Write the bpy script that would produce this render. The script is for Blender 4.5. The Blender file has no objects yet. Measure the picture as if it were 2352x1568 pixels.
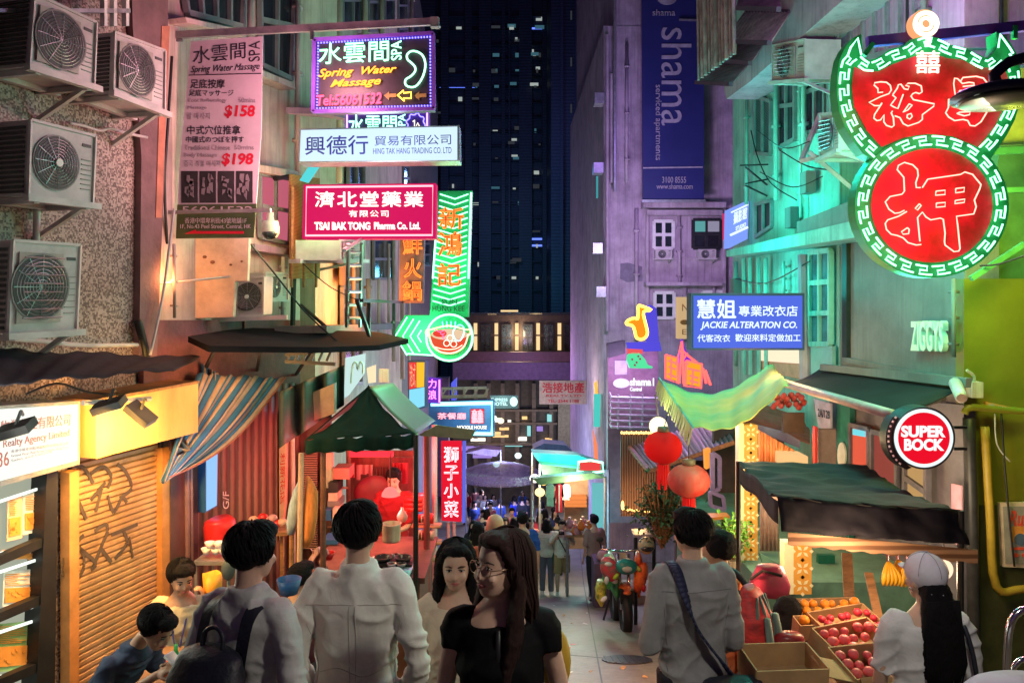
import bpy, bmesh, math, random
from mathutils import Vector, Matrix, noise
random.seed(7)
SC = bpy.context.scene
COL = SC.collection
R = math.radians
# ---------------------------------------------------------------- camera, sky, exposure
FPX = 1800.0                      # focal length in units of a 2352 px wide frame
cam = bpy.data.cameras.new('camera')
cam.sensor_width = 36.0
cam.lens = 36.0 * FPX / 2352
cam.shift_y = -94 / 2352
cam.clip_start = 0.05
cam.clip_end = 2000
co = bpy.data.objects.new('camera', cam)
co.location = (0, 0, 0)
co.rotation_euler = (R(90), 0, 0)
COL.objects.link(co)
SC.camera = co
wd = bpy.data.worlds.new('World')
SC.world = wd
wd.use_nodes = True
nt = wd.node_tree
bg = nt.nodes['Background']
sky = nt.nodes.new('ShaderNodeTexSky')
sky.sky_type = 'NISHITA'
sky.sun_disc = False
sky.sun_elevation = R(-2)
sky.sun_rotation = R(200)
tint = nt.nodes.new('ShaderNodeMix')
tint.data_type = 'RGBA'
tint.blend_type = 'MULTIPLY'
tint.inputs[0].default_value = 1
tint.inputs[7].default_value = (1.0, 0.55, 1.5, 1)
nt.links.new(sky.outputs[0], tint.inputs[6])
nt.links.new(tint.outputs[2], bg.inputs[0])
bg.inputs[1].default_value = 0.11
SC.view_settings.view_transform = 'Standard'
SC.view_settings.look = 'None'
SC.view_settings.exposure = 0.18
SC.view_settings.gamma = 1
SC.cycles.use_denoising = True
SC.cycles.max_bounces = 6
SC.cycles.diffuse_bounces = 3
SC.cycles.glossy_bounces = 2
SC.cycles.transparent_max_bounces = 6
SC.cycles.caustics_reflective = False
SC.cycles.caustics_refractive = False
SC.cycles.sample_clamp_indirect = 4

# ---------------------------------------------------------------- geometry helpers
def W(u, v, d):
    """a point at real depth d seen in the direction (u, v)"""
    return Vector(((u - 1176) / FPX * d, d, (690 - v) / FPX * d))

def gz(y):
    """height of the sloping street at distance y"""
    if y < 20:
        return -1.7125 - .275 * y
    return -7.2125 - .21 * (y - 20)

class Plane:
    def __init__(s, p, n):
        s.p = Vector(p)
        s.n = Vector(n).normalized()
    def __call__(s, u, v, o=0.0):
        d = Vector(((u - 1176) / FPX, 1, (690 - v) / FPX))
        t = (s.p.dot(s.n) + o) / d.dot(s.n)
        return d * t

def F(d, yaw=0, u=1176):
    return Plane(W(u, 690, d), (math.sin(R(yaw)), -math.cos(R(yaw)), 0))

SL = .291
L = Plane((-4.81, 0, 0), (1, -SL, 0))               # near left house line
L2 = Plane((-2.19, 9, 0), (1, .0567, 0))            # left house line further down
RW = Plane((4.2, 0, 0), (-1, -.0567, 0))            # right house line
G = lambda u, v: (lambda d: W(u, v, d))(min((1.7125) / max((v - 690) / FPX - .275, 1e-3), 400))

def tag(o, label=None, cat=None, group=None, kind=None):
    if label: o['label'] = label
    if cat: o['category'] = cat
    if group: o['group'] = group
    if kind: o['kind'] = kind
    return o

def thing(name, label, cat, loc=(0, 0, 0), group=None, kind=None):
    o = bpy.data.objects.new(name, None)
    o.empty_display_size = .1
    COL.objects.link(o)
    o.location = loc
    return tag(o, label, cat, group, kind)

def rootloc(p):
    v = Vector((0, 0, 0))
    while p:
        v += p.location
        p = p.parent
    return v

EACH = set('leg post lettering small_lettering red_lettering address_lettering shelf clamp rail plank tread arm red_character support pole red_neon hanger bracket orange_neon edge_board edge_mark zip_pull'.split())
class MB:
    def __init__(s):
        s.v = []; s.f = []; s.m = []; s.mi = 0; s.gs = []; s.lock = False
    def add(s, vs, fs):
        b = len(s.v)
        if not s.lock: s.gs.append((len(s.v), len(s.f)))
        s.v += [Vector(x) for x in vs]
        s.f += [tuple(b + i for i in f) for f in fs]
        s.m += [s.mi] * len(fs)
        return s
    def box(s, c, size, rz=0, M=None):
        x, y, z = [k / 2 for k in size]
        vs = [Vector(p) for p in ((-x, -y, -z), (x, -y, -z), (x, y, -z), (-x, y, -z), (-x, -y, z), (x, -y, z), (x, y, z), (-x, y, z))]
        m = M or Matrix.Rotation(rz, 3, 'Z')
        return s.add([Vector(c) + m @ p for p in vs], [(3, 2, 1, 0), (4, 5, 6, 7), (0, 1, 5, 4), (1, 2, 6, 5), (2, 3, 7, 6), (3, 0, 4, 7)])
    def prism(s, pts, vec):
        n = len(pts); vec = Vector(vec)
        a = [Vector(p) for p in pts]
        s.add(a + [p + vec for p in a], [tuple(range(n)), tuple(range(2 * n - 1, n - 1, -1))] + [(i, i + n, (i + 1) % n + n, (i + 1) % n) for i in range(n)])
        return s
    def quad(s, a, b, c, d):
        return s.add([a, b, c, d], [(0, 1, 2, 3)])
    def bar(s, a, b, w, h=None):
        a = Vector(a); b = Vector(b); h = h or w
        d = (b - a); l = d.length
        d.normalize()
        up = Vector((0, 0, 1)) if abs(d.z) < .95 else Vector((0, 1, 0))
        x = d.cross(up).normalized(); z = x.cross(d)
        M = Matrix((x, d, z)).transposed()
        return s.box((a + b) / 2, (w, l, h), M=M)
    def tube(s, pts, r, n=6, closed=False):
        pts = [Vector(p) for p in pts]; k = len(pts)
        if k < 2: return s
        rr = r if isinstance(r, (list, tuple)) else [r] * k
        vs = []; up = None
        for i, p in enumerate(pts):
            if closed:
                t = pts[(i + 1) % k] - pts[i - 1]
            else:
                t = pts[min(i + 1, k - 1)] - pts[max(i - 1, 0)]
            if t.length < 1e-9: t = Vector((0, 0, 1))
            t.normalize()
            if up is None:
                up = Vector((0, 0, 1)) if abs(t.z) < .9 else Vector((0, 1, 0))
            x = t.cross(up)
            if x.length < 1e-4: x = t.cross(Vector((1, .3, 0)))
            x.normalize(); y = x.cross(t).normalized(); up = y
            for j in range(n):
                a = 2 * math.pi * j / n
                vs.append(p + (x * math.cos(a) + y * math.sin(a)) * rr[i])
        fs = []
        for i in range(k if closed else k - 1):
            i2 = (i + 1) % k
            for j in range(n):
                fs.append((i * n + j, i * n + (j + 1) % n, i2 * n + (j + 1) % n, i2 * n + j))
        if not closed:
            fs += [tuple(range(n - 1, -1, -1)), tuple((k - 1) * n + j for j in range(n))]
        return s.add(vs, fs)
    def loft(s, rings, n=14, caps=True):
        """rings: (cx,cy,cz,rx,ry) horizontal ellipses"""
        vs = []
        for (cx, cy, cz, rx, ry) in rings:
            for j in range(n):
                a = 2 * math.pi * j / n
                vs.append((cx + rx * math.cos(a), cy + ry * math.sin(a), cz))
        k = len(rings); fs = []
        for i in range(k - 1):
            for j in range(n):
                fs.append((i * n + j, i * n + (j + 1) % n, (i + 1) * n + (j + 1) % n, (i + 1) * n + j))
        if caps:
            fs += [tuple(range(n - 1, -1, -1)), tuple((k - 1) * n + j for j in range(n))]
        return s.add(vs, fs)
    def lathe(s, c, prof, n=16):
        c = Vector(c)
        return s.loft([(c.x, c.y, c.z + z, r, r) for r, z in prof], n)
    def ell(s, c, r, nu=12, nv=8, M=None):
        c = Vector(c); vs = []; fs = []
        for i in range(nv + 1):
            th = math.pi * i / nv
            for j in range(nu):
                ph = 2 * math.pi * j / nu
                p = Vector((r[0] * math.sin(th) * math.cos(ph), r[1] * math.sin(th) * math.sin(ph), r[2] * math.cos(th)))
                vs.append(c + (M @ p if M else p))
        for i in range(nv):
            for j in range(nu):
                fs.append((i * nu + j, (i + 1) * nu + j, (i + 1) * nu + (j + 1) % nu, i * nu + (j + 1) % nu))
        return s.add(vs, fs)
    def grid(s, fn, nu, nv, th=None):
        vs = [Vector(fn(i / nu, j / nv)) for j in range(nv + 1) for i in range(nu + 1)]
        q = [(j * (nu + 1) + i, j * (nu + 1) + i + 1, (j + 1) * (nu + 1) + i + 1, (j + 1) * (nu + 1) + i) for j in range(nv) for i in range(nu)]
        s.add(vs, q)
        return s
    def build(s, name, mat, parent=None, smooth=False, solid=0):
        if parent is not None and len(s.gs) > 1 and name in EACH and not isinstance(mat, (list, tuple)):
            ends = s.gs[1:] + [(len(s.v), len(s.f))]      # every piece a part of its own
            for (a, b), (c, d) in zip(s.gs, ends):
                q = MB(); q.v = s.v[a:c]; q.f = [tuple(i - a for i in f) for f in s.f[b:d]]; q.m = s.m[b:d]; q.gs = [(0, 0)]
                o = q.build(name, mat, parent, smooth, solid)
            return o
        if parent is not None:
            o0 = rootloc(parent)
        else:
            lo = [min(p[i] for p in s.v) for i in range(3)]; hi = [max(p[i] for p in s.v) for i in range(3)]
            o0 = Vector(((lo[0] + hi[0]) / 2, (lo[1] + hi[1]) / 2, lo[2]))
        me = bpy.data.meshes.new(name)
        me.from_pydata([p - o0 for p in s.v], [], s.f)
        mats = mat if isinstance(mat, (list, tuple)) else [mat]
        for m in mats: me.materials.append(m)
        if len(mats) > 1: me.polygons.foreach_set('material_index', s.m)
        bm = bmesh.new(); bm.from_mesh(me)
        bmesh.ops.recalc_face_normals(bm, faces=bm.faces)
        if solid:
            bmesh.ops.solidify(bm, geom=bm.faces[:], thickness=solid)
        bm.to_mesh(me); bm.free()
        if smooth:
            me.polygons.foreach_set('use_smooth', [True] * len(me.polygons))
        me.update()
        o = bpy.data.objects.new(name, me)
        COL.objects.link(o)
        if parent is not None:
            o.parent = parent
        else:
            o.location = o0
        return o

def slab(name, P, uv, mat, th=.04, o=0.0, parent=None):
    """polygon traced on a plane, given thickness th behind the plane"""
    return MB().prism([P(u, v, o) for u, v in uv], P.n * -th).build(name, mat, parent)

def rect(u0, v0, u1, v1):
    return [(u0, v0), (u1, v0), (u1, v1), (u0, v1)]

def copy_tree(o, parent=None):
    c = o.copy(); COL.objects.link(c); c.parent = parent
    for ch in list(o.children):
        copy_tree(ch, c)
    return c

def smoothline(pts, k=5, closed=False):
    n = len(pts); out = []
    P = [Vector(p) for p in pts]
    for i in range(n if closed else n - 1):
        if closed:
            a, b, c, d = P[i - 1], P[i], P[(i + 1) % n], P[(i + 2) % n]
        else:
            a, b, c, d = P[max(i - 1, 0)], P[i], P[i + 1], P[min(i + 2, n - 1)]
        for j in range(k):
            t = j / k
            out.append(.5 * ((2 * b) + (c - a) * t + (2 * a - 5 * b + 4 * c - d) * t * t + (3 * b - a - 3 * c + d) * t ** 3))
    if not closed: out.append(P[-1])
    return out

# ---------------------------------------------------------------- lettering
_TC = {}
WORK = bpy.data.scenes.new('workbench')       # scratch scene: evaluates modifiers and letters, removed at the end
def evaluated(o):
    WORK.collection.objects.link(o)
    with bpy.context.temp_override(scene=WORK, view_layer=WORK.view_layers[0]):
        dg = bpy.context.evaluated_depsgraph_get()
        dg.update()
        me = bpy.data.meshes.new_from_object(o.evaluated_get(dg))
    WORK.collection.objects.unlink(o)
    return me
def glyphs(s, shear=0, bold=0, space=1.0):
    k = (s, shear, bold, space)
    if k not in _TC:
        cu = bpy.data.curves.new('lettering', 'FONT')
        cu.body = s; cu.shear = shear; cu.offset = bold; cu.space_character = space
        cu.resolution_u = 3
        o = bpy.data.objects.new('lettering', cu)
        me = evaluated(o)
        vs = [(v.co.x, v.co.y) for v in me.vertices]; fs = [tuple(p.vertices) for p in me.polygons]
        bpy.data.objects.remove(o); bpy.data.curves.remove(cu); bpy.data.meshes.remove(me)
        x0 = min(v[0] for v in vs); x1 = max(v[0] for v in vs); y0 = min(v[1] for v in vs); y1 = max(v[1] for v in vs)
        _TC[k] = ([((x - x0) / (x1 - x0), (y - y0) / (y1 - y0)) for x, y in vs], fs)
    return _TC[k]

def text(mb, s, P, box, o=.004, th=.003, rot=0, **kw):
    """letters filling the box (u0,v0,u1,v1) or four corners tl,tr,br,bl on plane P; rot 90 reads downwards, -90 upwards"""
    bold = kw.get('bold', 0)
    cjk = any(ord(c) > 0x2e00 for c in s)
    if cjk: kw['bold'] = 0
    vs, fs = glyphs(s, **kw)
    if len(box) == 4 and not isinstance(box[0], tuple):
        box = rect(*box)
    tl, tr, br, bl = [P(u, v, o) for u, v in box]
    if cjk and bold and not mb.lock:
        mb.gs.append((len(mb.v), len(mb.f))); mb.lock = True
        ex = (tr - tl).normalized() * (tl - bl).length * bold * .8; ez = (tl - bl) * bold * .8
        for k, (a, b) in enumerate(((1, 0), (-1, 0), (0, 1), (0, -1))):
            sh = [q + ex * a + ez * b - P.n * (.0008 * (k + 1)) for q in (tl, tr, br, bl)]
            o_ = [sh[3].lerp(sh[2], x).lerp(sh[0].lerp(sh[1], x), y) for x, y in ([(y, 1 - x) for x, y in vs] if rot == 90 else [(1 - y, x) for x, y in vs] if rot == -90 else vs)]
            mb.add(o_, fs)
        mb.lock = 'k'
    was = mb.lock
    if was != 'k': mb.gs.append((len(mb.v), len(mb.f)))
    mb.lock = True
    out = []
    for x, y in vs:
        if rot == 90: x, y = y, 1 - x
        elif rot == -90: x, y = 1 - y, x
        out.append(bl.lerp(br, x).lerp(tl.lerp(tr, x), y))
    n = len(out)
    mb.add(out, fs)
    # edge walls give the letters real thickness
    cnt = {}
    for f in fs:
        for i in range(len(f)):
            e = (f[i], f[(i + 1) % len(f)])
            cnt[e] = cnt.get(e, 0) + 1
    be = [e for e in cnt if (e[1], e[0]) not in cnt]
    back = [p - P.n * th for p in out]
    mb.add(out + back, [(a, b, b + n, a + n) for a, b in be])
    mb.lock = False
    return mb

def outline(mb, s, P, box, r, o=.03, n=5, **kw):
    """neon tube run round the outline of letters"""
    kw['bold'] = 0
    vs, fs = glyphs(s, **kw)
    tl, tr, br, bl = [P(u, v, o) for u, v in rect(*box)]
    pt = [bl.lerp(br, x).lerp(tl.lerp(tr, x), y) for x, y in vs]
    cnt = set()
    for f in fs:
        for i in range(len(f)): cnt.add((f[i], f[(i + 1) % len(f)]))
    nx = {a: b for a, b in cnt if (b, a) not in cnt}
    while nx:
        a, b = nx.popitem(); loop = [a]
        while b != a and b in nx:
            loop.append(b); b = nx.pop(b)
        L_ = [pt[i] for i in loop]
        K = [L_[0]]
        for p in L_[1:]:
            if (p - K[-1]).length > r * 1.2: K.append(p)
        if len(K) > 2: mb.tube(K, r, n, closed=True)
    return mb

# ---------------------------------------------------------------- materials
_MC = {}
def mat(name, col, rough=.65, metal=0, var=.3, scale=5, bump=0, stretch=(1, 1, 1), dark=None, spec=.4, alpha=1, trans=0):
    if name in _MC: return _MC[name]
    m = bpy.data.materials.new(name); m.use_nodes = True
    t = m.node_tree; N = t.nodes; K = t.links
    b = N['Principled BSDF']
    tc = N.new('ShaderNodeTexCoord'); mp = N.new('ShaderNodeMapping'); mp.inputs['Scale'].default_value = stretch
    K.new(tc.outputs['Object'], mp.inputs[0])
    nz = N.new('ShaderNodeTexNoise'); nz.inputs['Scale'].default_value = scale; nz.inputs['Detail'].default_value = 6; nz.inputs['Roughness'].default_value = .65
    K.new(mp.outputs[0], nz.inputs[0])
    cr = N.new('ShaderNodeValToRGB')
    c0 = dark or [c * (1 - var) for c in col]
    c1 = [min(1, c * (1 + var * .45)) for c in col]
    cr.color_ramp.elements[0].position = .32; cr.color_ramp.elements[0].color = (*c0, 1)
    cr.color_ramp.elements[1].position = .62; cr.color_ramp.elements[1].color = (*c1, 1)
    K.new(nz.outputs[0], cr.inputs[0]); K.new(cr.outputs[0], b.inputs['Base Color'])
    mr = N.new('ShaderNodeMapRange'); mr.inputs[3].default_value = max(.05, rough - .12); mr.inputs[4].default_value = min(1, rough + .12)
    K.new(nz.outputs[0], mr.inputs[0]); K.new(mr.outputs[0], b.inputs['Roughness'])
    b.inputs['Metallic'].default_value = metal
    b.inputs['Specular IOR Level'].default_value = spec
    b.inputs['Alpha'].default_value = alpha
    b.inputs['Transmission Weight'].default_value = trans
    if bump:
        n2 = N.new('ShaderNodeTexNoise'); n2.inputs['Scale'].default_value = scale * 6; n2.inputs['Detail'].default_value = 4
        K.new(mp.outputs[0], n2.inputs[0])
        bp = N.new('ShaderNodeBump'); bp.inputs['Strength'].default_value = bump; bp.inputs['Distance'].default_value = .02
        K.new(n2.outputs[0], bp.inputs['Height']); K.new(bp.outputs[0], b.inputs['Normal'])
    _MC[name] = m
    return m

def emit(name, col, s=1.0, base=None):
    if name in _MC: return _MC[name]
    m = bpy.data.materials.new(name); m.use_nodes = True
    b = m.node_tree.nodes['Principled BSDF']
    b.inputs['Base Color'].default_value = (*(base or [c * .04 for c in col]), 1)
    b.inputs['Emission Color'].default_value = (*col, 1)
    b.inputs['Emission Strength'].default_value = s
    b.inputs['Roughness'].default_value = .7
    b.inputs['Specular IOR Level'].default_value = .06
    _MC[name] = m
    return m

def wave(name, c0, c1, scale, axis='X', rough=.7, bump=.4, metal=0, sharp=.2):
    """two-tone bands across one object axis (corrugation, weave, louvres)"""
    m = bpy.data.materials.new(name); m.use_nodes = True
    t = m.node_tree; N = t.nodes; K = t.links; b = N['Principled BSDF']
    tc = N.new('ShaderNodeTexCoord'); w = N.new('ShaderNodeTexWave'); w.bands_direction = axis
    w.inputs['Scale'].default_value = scale; w.inputs['Distortion'].default_value = .6; w.inputs['Detail'].default_value = 2
    K.new(tc.outputs['Object'], w.inputs[0])
    cr = N.new('ShaderNodeValToRGB')
    cr.color_ramp.elements[0].position = .5 - sharp; cr.color_ramp.elements[0].color = (*c0, 1)
    cr.color_ramp.elements[1].position = .5 + sharp; cr.color_ramp.elements[1].color = (*c1, 1)
    K.new(w.outputs[0], cr.inputs[0])
    nz = N.new('ShaderNodeTexNoise'); nz.inputs['Scale'].default_value = 3; nz.inputs['Detail'].default_value = 5
    K.new(tc.outputs['Object'], nz.inputs[0])
    mx = N.new('ShaderNodeMix'); mx.data_type = 'RGBA'; mx.blend_type = 'MULTIPLY'; mx.inputs[0].default_value = .6
    K.new(cr.outputs[0], mx.inputs[6]); K.new(nz.outputs[0], mx.inputs[7]); K.new(mx.outputs[2], b.inputs['Base Color'])
    bp = N.new('ShaderNodeBump'); bp.inputs['Strength'].default_value = bump; bp.inputs['Distance'].default_value = .02
    K.new(w.outputs[0], bp.inputs['Height']); K.new(bp.outputs[0], b.inputs['Normal'])
    b.inputs['Roughness'].default_value = rough; b.inputs['Metallic'].default_value = metal
    return m

def cells(name, c0, c1, scale, rough=.6):
    """small random tesserae"""
    m = bpy.data.materials.new(name); m.use_nodes = True
    t = m.node_tree; N = t.nodes; K = t.links; b = N['Principled BSDF']
    tc = N.new('ShaderNodeTexCoord'); w = N.new('ShaderNodeTexVoronoi'); w.inputs['Scale'].default_value = scale
    w.inputs['Randomness'].default_value = .35
    K.new(tc.outputs['Object'], w.inputs[0])
    sp = N.new('ShaderNodeSeparateColor'); K.new(w.outputs['Color'], sp.inputs[0])
    cr = N.new('ShaderNodeValToRGB')
    cr.color_ramp.elements[0].position = .25; cr.color_ramp.elements[0].color = (*c0, 1)
    cr.color_ramp.elements[1].position = .75; cr.color_ramp.elements[1].color = (*c1, 1)
    K.new(sp.outputs[0], cr.inputs[0])
    nz = N.new('ShaderNodeTexNoise'); nz.inputs['Scale'].default_value = 1.6; nz.inputs['Detail'].default_value = 5
    K.new(tc.outputs['Object'], nz.inputs[0])
    mx = N.new('ShaderNodeMix'); mx.data_type = 'RGBA'; mx.blend_type = 'MULTIPLY'; mx.inputs[0].default_value = .7
    K.new(cr.outputs[0], mx.inputs[6]); K.new(nz.outputs[0], mx.inputs[7]); K.new(mx.outputs[2], b.inputs['Base Color'])
    bp = N.new('ShaderNodeBump'); bp.inputs['Strength'].default_value = .3; bp.inputs['Distance'].default_value = .006
    K.new(w.outputs['Distance'], bp.inputs['Height']); K.new(bp.outputs[0], b.inputs['Normal'])
    b.inputs['Roughness'].default_value = rough
    return m

LK = 1.95
def lamp(parent, loc, col, power, size=.15, kind='POINT', aim=None, spot=90):
    l = bpy.data.lights.new('lamp_or_fill', kind)
    l.color = col; l.energy = power * LK
    if kind == 'AREA': l.shape = 'DISK'; l.size = size
    else: l.shadow_soft_size = size
    if kind == 'SPOT': l.spot_size = R(spot); l.spot_blend = .6
    o = bpy.data.objects.new('lamp_or_fill', l); COL.objects.link(o)
    o.parent = parent
    o.location = Vector(loc) - (rootloc(parent) if parent else Vector())
    if aim is not None:
        o.rotation_euler = (Vector(aim) - Vector(loc)).to_track_quat('-Z', 'Y').to_euler()
    return o

def streaked(name, col, grime, rough=.8, scale=1.6):
    """old plaster: blotches, run-down streaks and hairline patches"""
    m = mat(name, col, rough, var=.3, scale=scale, bump=.25)
    t = m.node_tree; N = t.nodes; K = t.links; b = N['Principled BSDF']
    src = b.inputs['Base Color'].links[0].from_socket
    tc = N.new('ShaderNodeTexCoord'); last = src
    for st, sc, lo, hi, f in (((5, 5, .22), 2.2, .5, .72, .55), ((1, 1, .6), 1.1, .52, .66, .4), ((14, 14, .35), 2.4, .56, .7, .5)):
        mp = N.new('ShaderNodeMapping'); mp.inputs['Scale'].default_value = st; mp.inputs['Location'].default_value = (sc * 3, sc, 0)
        K.new(tc.outputs['Object'], mp.inputs[0]); nz = N.new('ShaderNodeTexNoise'); nz.inputs['Scale'].default_value = sc; nz.inputs['Detail'].default_value = 7; nz.inputs['Roughness'].default_value = .7
        K.new(mp.outputs[0], nz.inputs[0]); mr = N.new('ShaderNodeMapRange'); mr.inputs[1].default_value = lo; mr.inputs[2].default_value = hi; mr.inputs[4].default_value = f
        K.new(nz.outputs[0], mr.inputs[0]); mx = N.new('ShaderNodeMix'); mx.data_type = 'RGBA'; K.new(mr.outputs[0], mx.inputs[0]); K.new(last, mx.inputs[6]); mx.inputs[7].default_value = (*grime, 1); last = mx.outputs[2]
    K.new(last, b.inputs['Base Color'])
    return m
# shared materials
CONC = mat('concrete', (.22, .21, .2), .8, var=.35, scale=2, bump=.3)
PINKW = streaked('pale_plaster', (.5, .41, .39), (.13, .08, .07))
CREAM = streaked('cream_plaster', (.55, .47, .38), (.16, .11, .08))
GREYW = streaked('grey_plaster', (.16, .17, .17), (.1, .1, .1), .7)
MAUVE = streaked('mauve_plaster', (.38, .28, .36), (.1, .07, .1))
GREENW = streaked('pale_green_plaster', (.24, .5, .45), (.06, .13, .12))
OLIVE = mat('olive_paint', (.19, .18, .015), .5, var=.25, scale=1.2)
DARK = mat('dark_metal', (.03, .03, .035), .5, metal=.3, var=.4, scale=9)
BLACK = mat('black_rubber', (.012, .012, .014), .5, var=.4)
STEEL = mat('galvanised_steel', (.4, .4, .42), .4, metal=.7, var=.3, scale=8)
CHROME = mat('chrome', (.75, .75, .78), .15, metal=1, var=.1)
ACW = mat('aged_white_enamel', (.5, .46, .46), .45, var=.25, scale=4)
ACD = mat('dark_grille', (.06, .06, .065), .6, var=.4)
WHITE = mat('white_paint', (.75, .74, .72), .5, var=.15)
GLASSD = mat('dark_window_glass', (.02, .025, .035), .12, var=.5, scale=2, spec=.8)
FRAME = mat('grey_window_frame', (.2, .21, .22), .5, var=.3)
RED = mat('red_plastic', (.55, .02, .02), .4, var=.2)
BLUEP = mat('blue_plastic', (.03, .12, .3), .4, var=.2)
ORANGEP = mat('orange_plastic', (.7, .2, .02), .45, var=.2)
WOOD = mat('worn_wood', (.3, .15, .07), .7, var=.45, scale=4, stretch=(1, 6, 6), bump=.3)
CARD = mat('cardboard', (.42, .26, .13), .8, var=.25, scale=5)
RUST = mat('rusty_brown_metal', (.2, .1, .07), .7, var=.5, scale=5, bump=.3, metal=.2)
NG = emit('mint_neon_tube', (.3, 1, .58), 3.2)
NP = emit('pink_neon_tube', (1, .3, .36), 2.2)
NR = emit('coral_neon_tube', (1, .28, .2), 4.5)
NO = emit('orange_neon_tube', (1, .3, .03), 3)
NB = emit('blue_neon_tube', (.15, .12, 1), 5)
NW = emit('white_neon_tube', (1, .9, .7), 1.7)
NC = emit('cyan_neon_tube', (.2, .9, 1), 4)
NY = emit('amber_neon_tube', (1, .55, .06), 4)
# ================================================================ setting: ground
road = streaked('worn_concrete_road', (.2, .165, .14), (.04, .034, .03), .5, 1.4)
g = MB()
ys = [-3, 0, 2, 4, 6, 8, 10, 12, 14, 16, 18, 20, 24, 30, 40, 60, 90, 140, 250, 500]
xs = [-120, -20, -8, -5, -3, -1, 1, 3, 5, 8, 20, 120]
g.add([(x, y, gz(y)) for y in ys for x in xs], [(j * 12 + i, j * 12 + i + 1, (j + 1) * 12 + i + 1, (j + 1) * 12 + i) for j in range(len(ys) - 1) for i in range(11)])
tag(g.build('ground', road), kind='structure')
g = MB()
def gstrip(a, b, w):
    a = G(*a) if len(a) == 2 else Vector(a); b = G(*b) if len(b) == 2 else Vector(b)
    n = (b - a).cross(Vector((0, 0, 1))).normalized() * w / 2
    up = Vector((0, 0, .004)); k = 10
    for i in range(k):
        p = a.lerp(b, i / k) ; q = a.lerp(b, (i + 1) / k)
        for z in (p, q): z.z = gz(z.y)
        g.quad(p - n + up, q - n + up, q + n + up, p + n + up)
gstrip((1320, 1230), (1385, 1580), .018); gstrip((1280, 1238), (1495, 1256), .012)
gstrip((1530, 1430), (1590, 1568), .015); gstrip((1280, 1380), (1500, 1392), .012)
gstrip((1260, 1500), (1500, 1520), .014)
tag(g.build('road_joints', BLACK), kind='structure')
# kerb-like concrete steps on the right of the lane
st = thing('steps', 'low concrete steps beside the standing crowd at the teal shop row', 'steps', (2.3, 14, gz(14)), kind='structure')
s = MB()
for i in range(4):
    s.box((2.6, 15.5 + i * .5, gz(15.5 + i * .5) + .12), (1.6, .5, .24))
s.build('tread', CONC, st)

# ================================================================ helpers for facades
def window(parent, P, q, nx=2, ny=2, fr=.035, glass=None, fm=None, o=.02, depth=.05):
    if not isinstance(q[0], tuple): q = rect(*q)
    c = [P(u, v, o) for u, v in q]
    m = MB()
    def at(x, y): return c[3].lerp(c[2], x).lerp(c[0].lerp(c[1], x), y)
    for i in range(nx + 1): m.bar(at(i / nx, 0), at(i / nx, 1), fr, depth)
    for j in range(ny + 1): m.bar(at(0, j / ny) + P.n * .003, at(1, j / ny) + P.n * .003, depth, fr)
    f = m.build('window', fm or FRAME, parent)
    gl = MB().prism([p - P.n * .004 for p in c], P.n * -.02).build('pane', glass or GLASSD, f)
    return f

def box_on(name, P, q, mat_, th, o, parent=None):
    if not isinstance(q[0], tuple): q = rect(*q)
    return slab(name, P, q, mat_, th, o, parent)

def wallbox(name, a, b, z0, z1, depth, mat_, parent, side):
    """wall along the ground line a-b (x,y), going back by depth away from the street"""
    a = Vector((a[0], a[1], 0)); b = Vector((b[0], b[1], 0))
    n = (b - a).cross(Vector((0, 0, 1))).normalized() * depth * side
    return MB().prism([a + Vector((0, 0, z0)), b + Vector((0, 0, z0)), b + n + Vector((0, 0, z0)), a + n + Vector((0, 0, z0))], (0, 0, z1 - z0)).build(name, mat_, parent)

def Lx(y): return -4.81 + SL * y
def L2x(y): return -2.19 - .0567 * (y - 9)
def Rx(y): return 4.2 - .0567 * y

# ================================================================ far towers
TW = wave('tower_floors', (.03, .04, .075), (.075, .09, .15), 1.6, 'Z', .6, .2)
TW2 = wave('tower_cladding', (.02, .035, .06), (.05, .075, .12), .9, 'Z', .5, .2)
LW1 = emit('lit_far_window', (.75, .85, .8), .4)
LW2 = emit('blue_far_strip', (.12, .2, 1), 1.6)
LW3 = emit('dim_far_window', (.3, .34, .4), .08)
LWT = emit('teal_far_window', (.45, .8, .85), .5)
def tower(name, label, u0, u1, d, m, top=45, dep=20):
    t = thing(name, label, 'tower', W((u0 + u1) / 2, 690, d) * 1)
    t.location.z = gz(d)
    a = W(u0, 690, d); b = W(u1, 690, d)
    wallbox('wall', (a.x, d), (b.x, d), gz(d) - 2, top, dep, m, t, -1)
    return t
ta = tower('tower', 'dark blue high-rise filling the gap behind the pink and white signs', 940, 1262, 95, TW)
PA = F(94.95)
rr = random.Random(3)
for (u, v, w, h, k) in [(1238, 66, 34, 3, 2), (1050, 203, 80, 3, 2), (1240, 549, 38, 4, 2), (1238, 564, 38, 4, 2), (1057, 228, 9, 9, 1), (1181, 321, 12, 5, 1), (1208, 322, 12, 4, 1), (1238, 44, 14, 8, 1), (1054, 65, 12, 5, 1), (1110, 606, 26, 12, 1), (1182, 358, 14, 4, 1), (1200, 460, 16, 5, 1), (1222, 118, 8, 7, 1)]:
    m = MB().box(PA(u, v), (w / FPX * 95, .2, h / FPX * 95)); m.build('lit_window', [LW1, LW1, LW2][k], ta)
LW4 = emit('teal_dim_window', (.1, .3, .4), .3)
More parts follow.
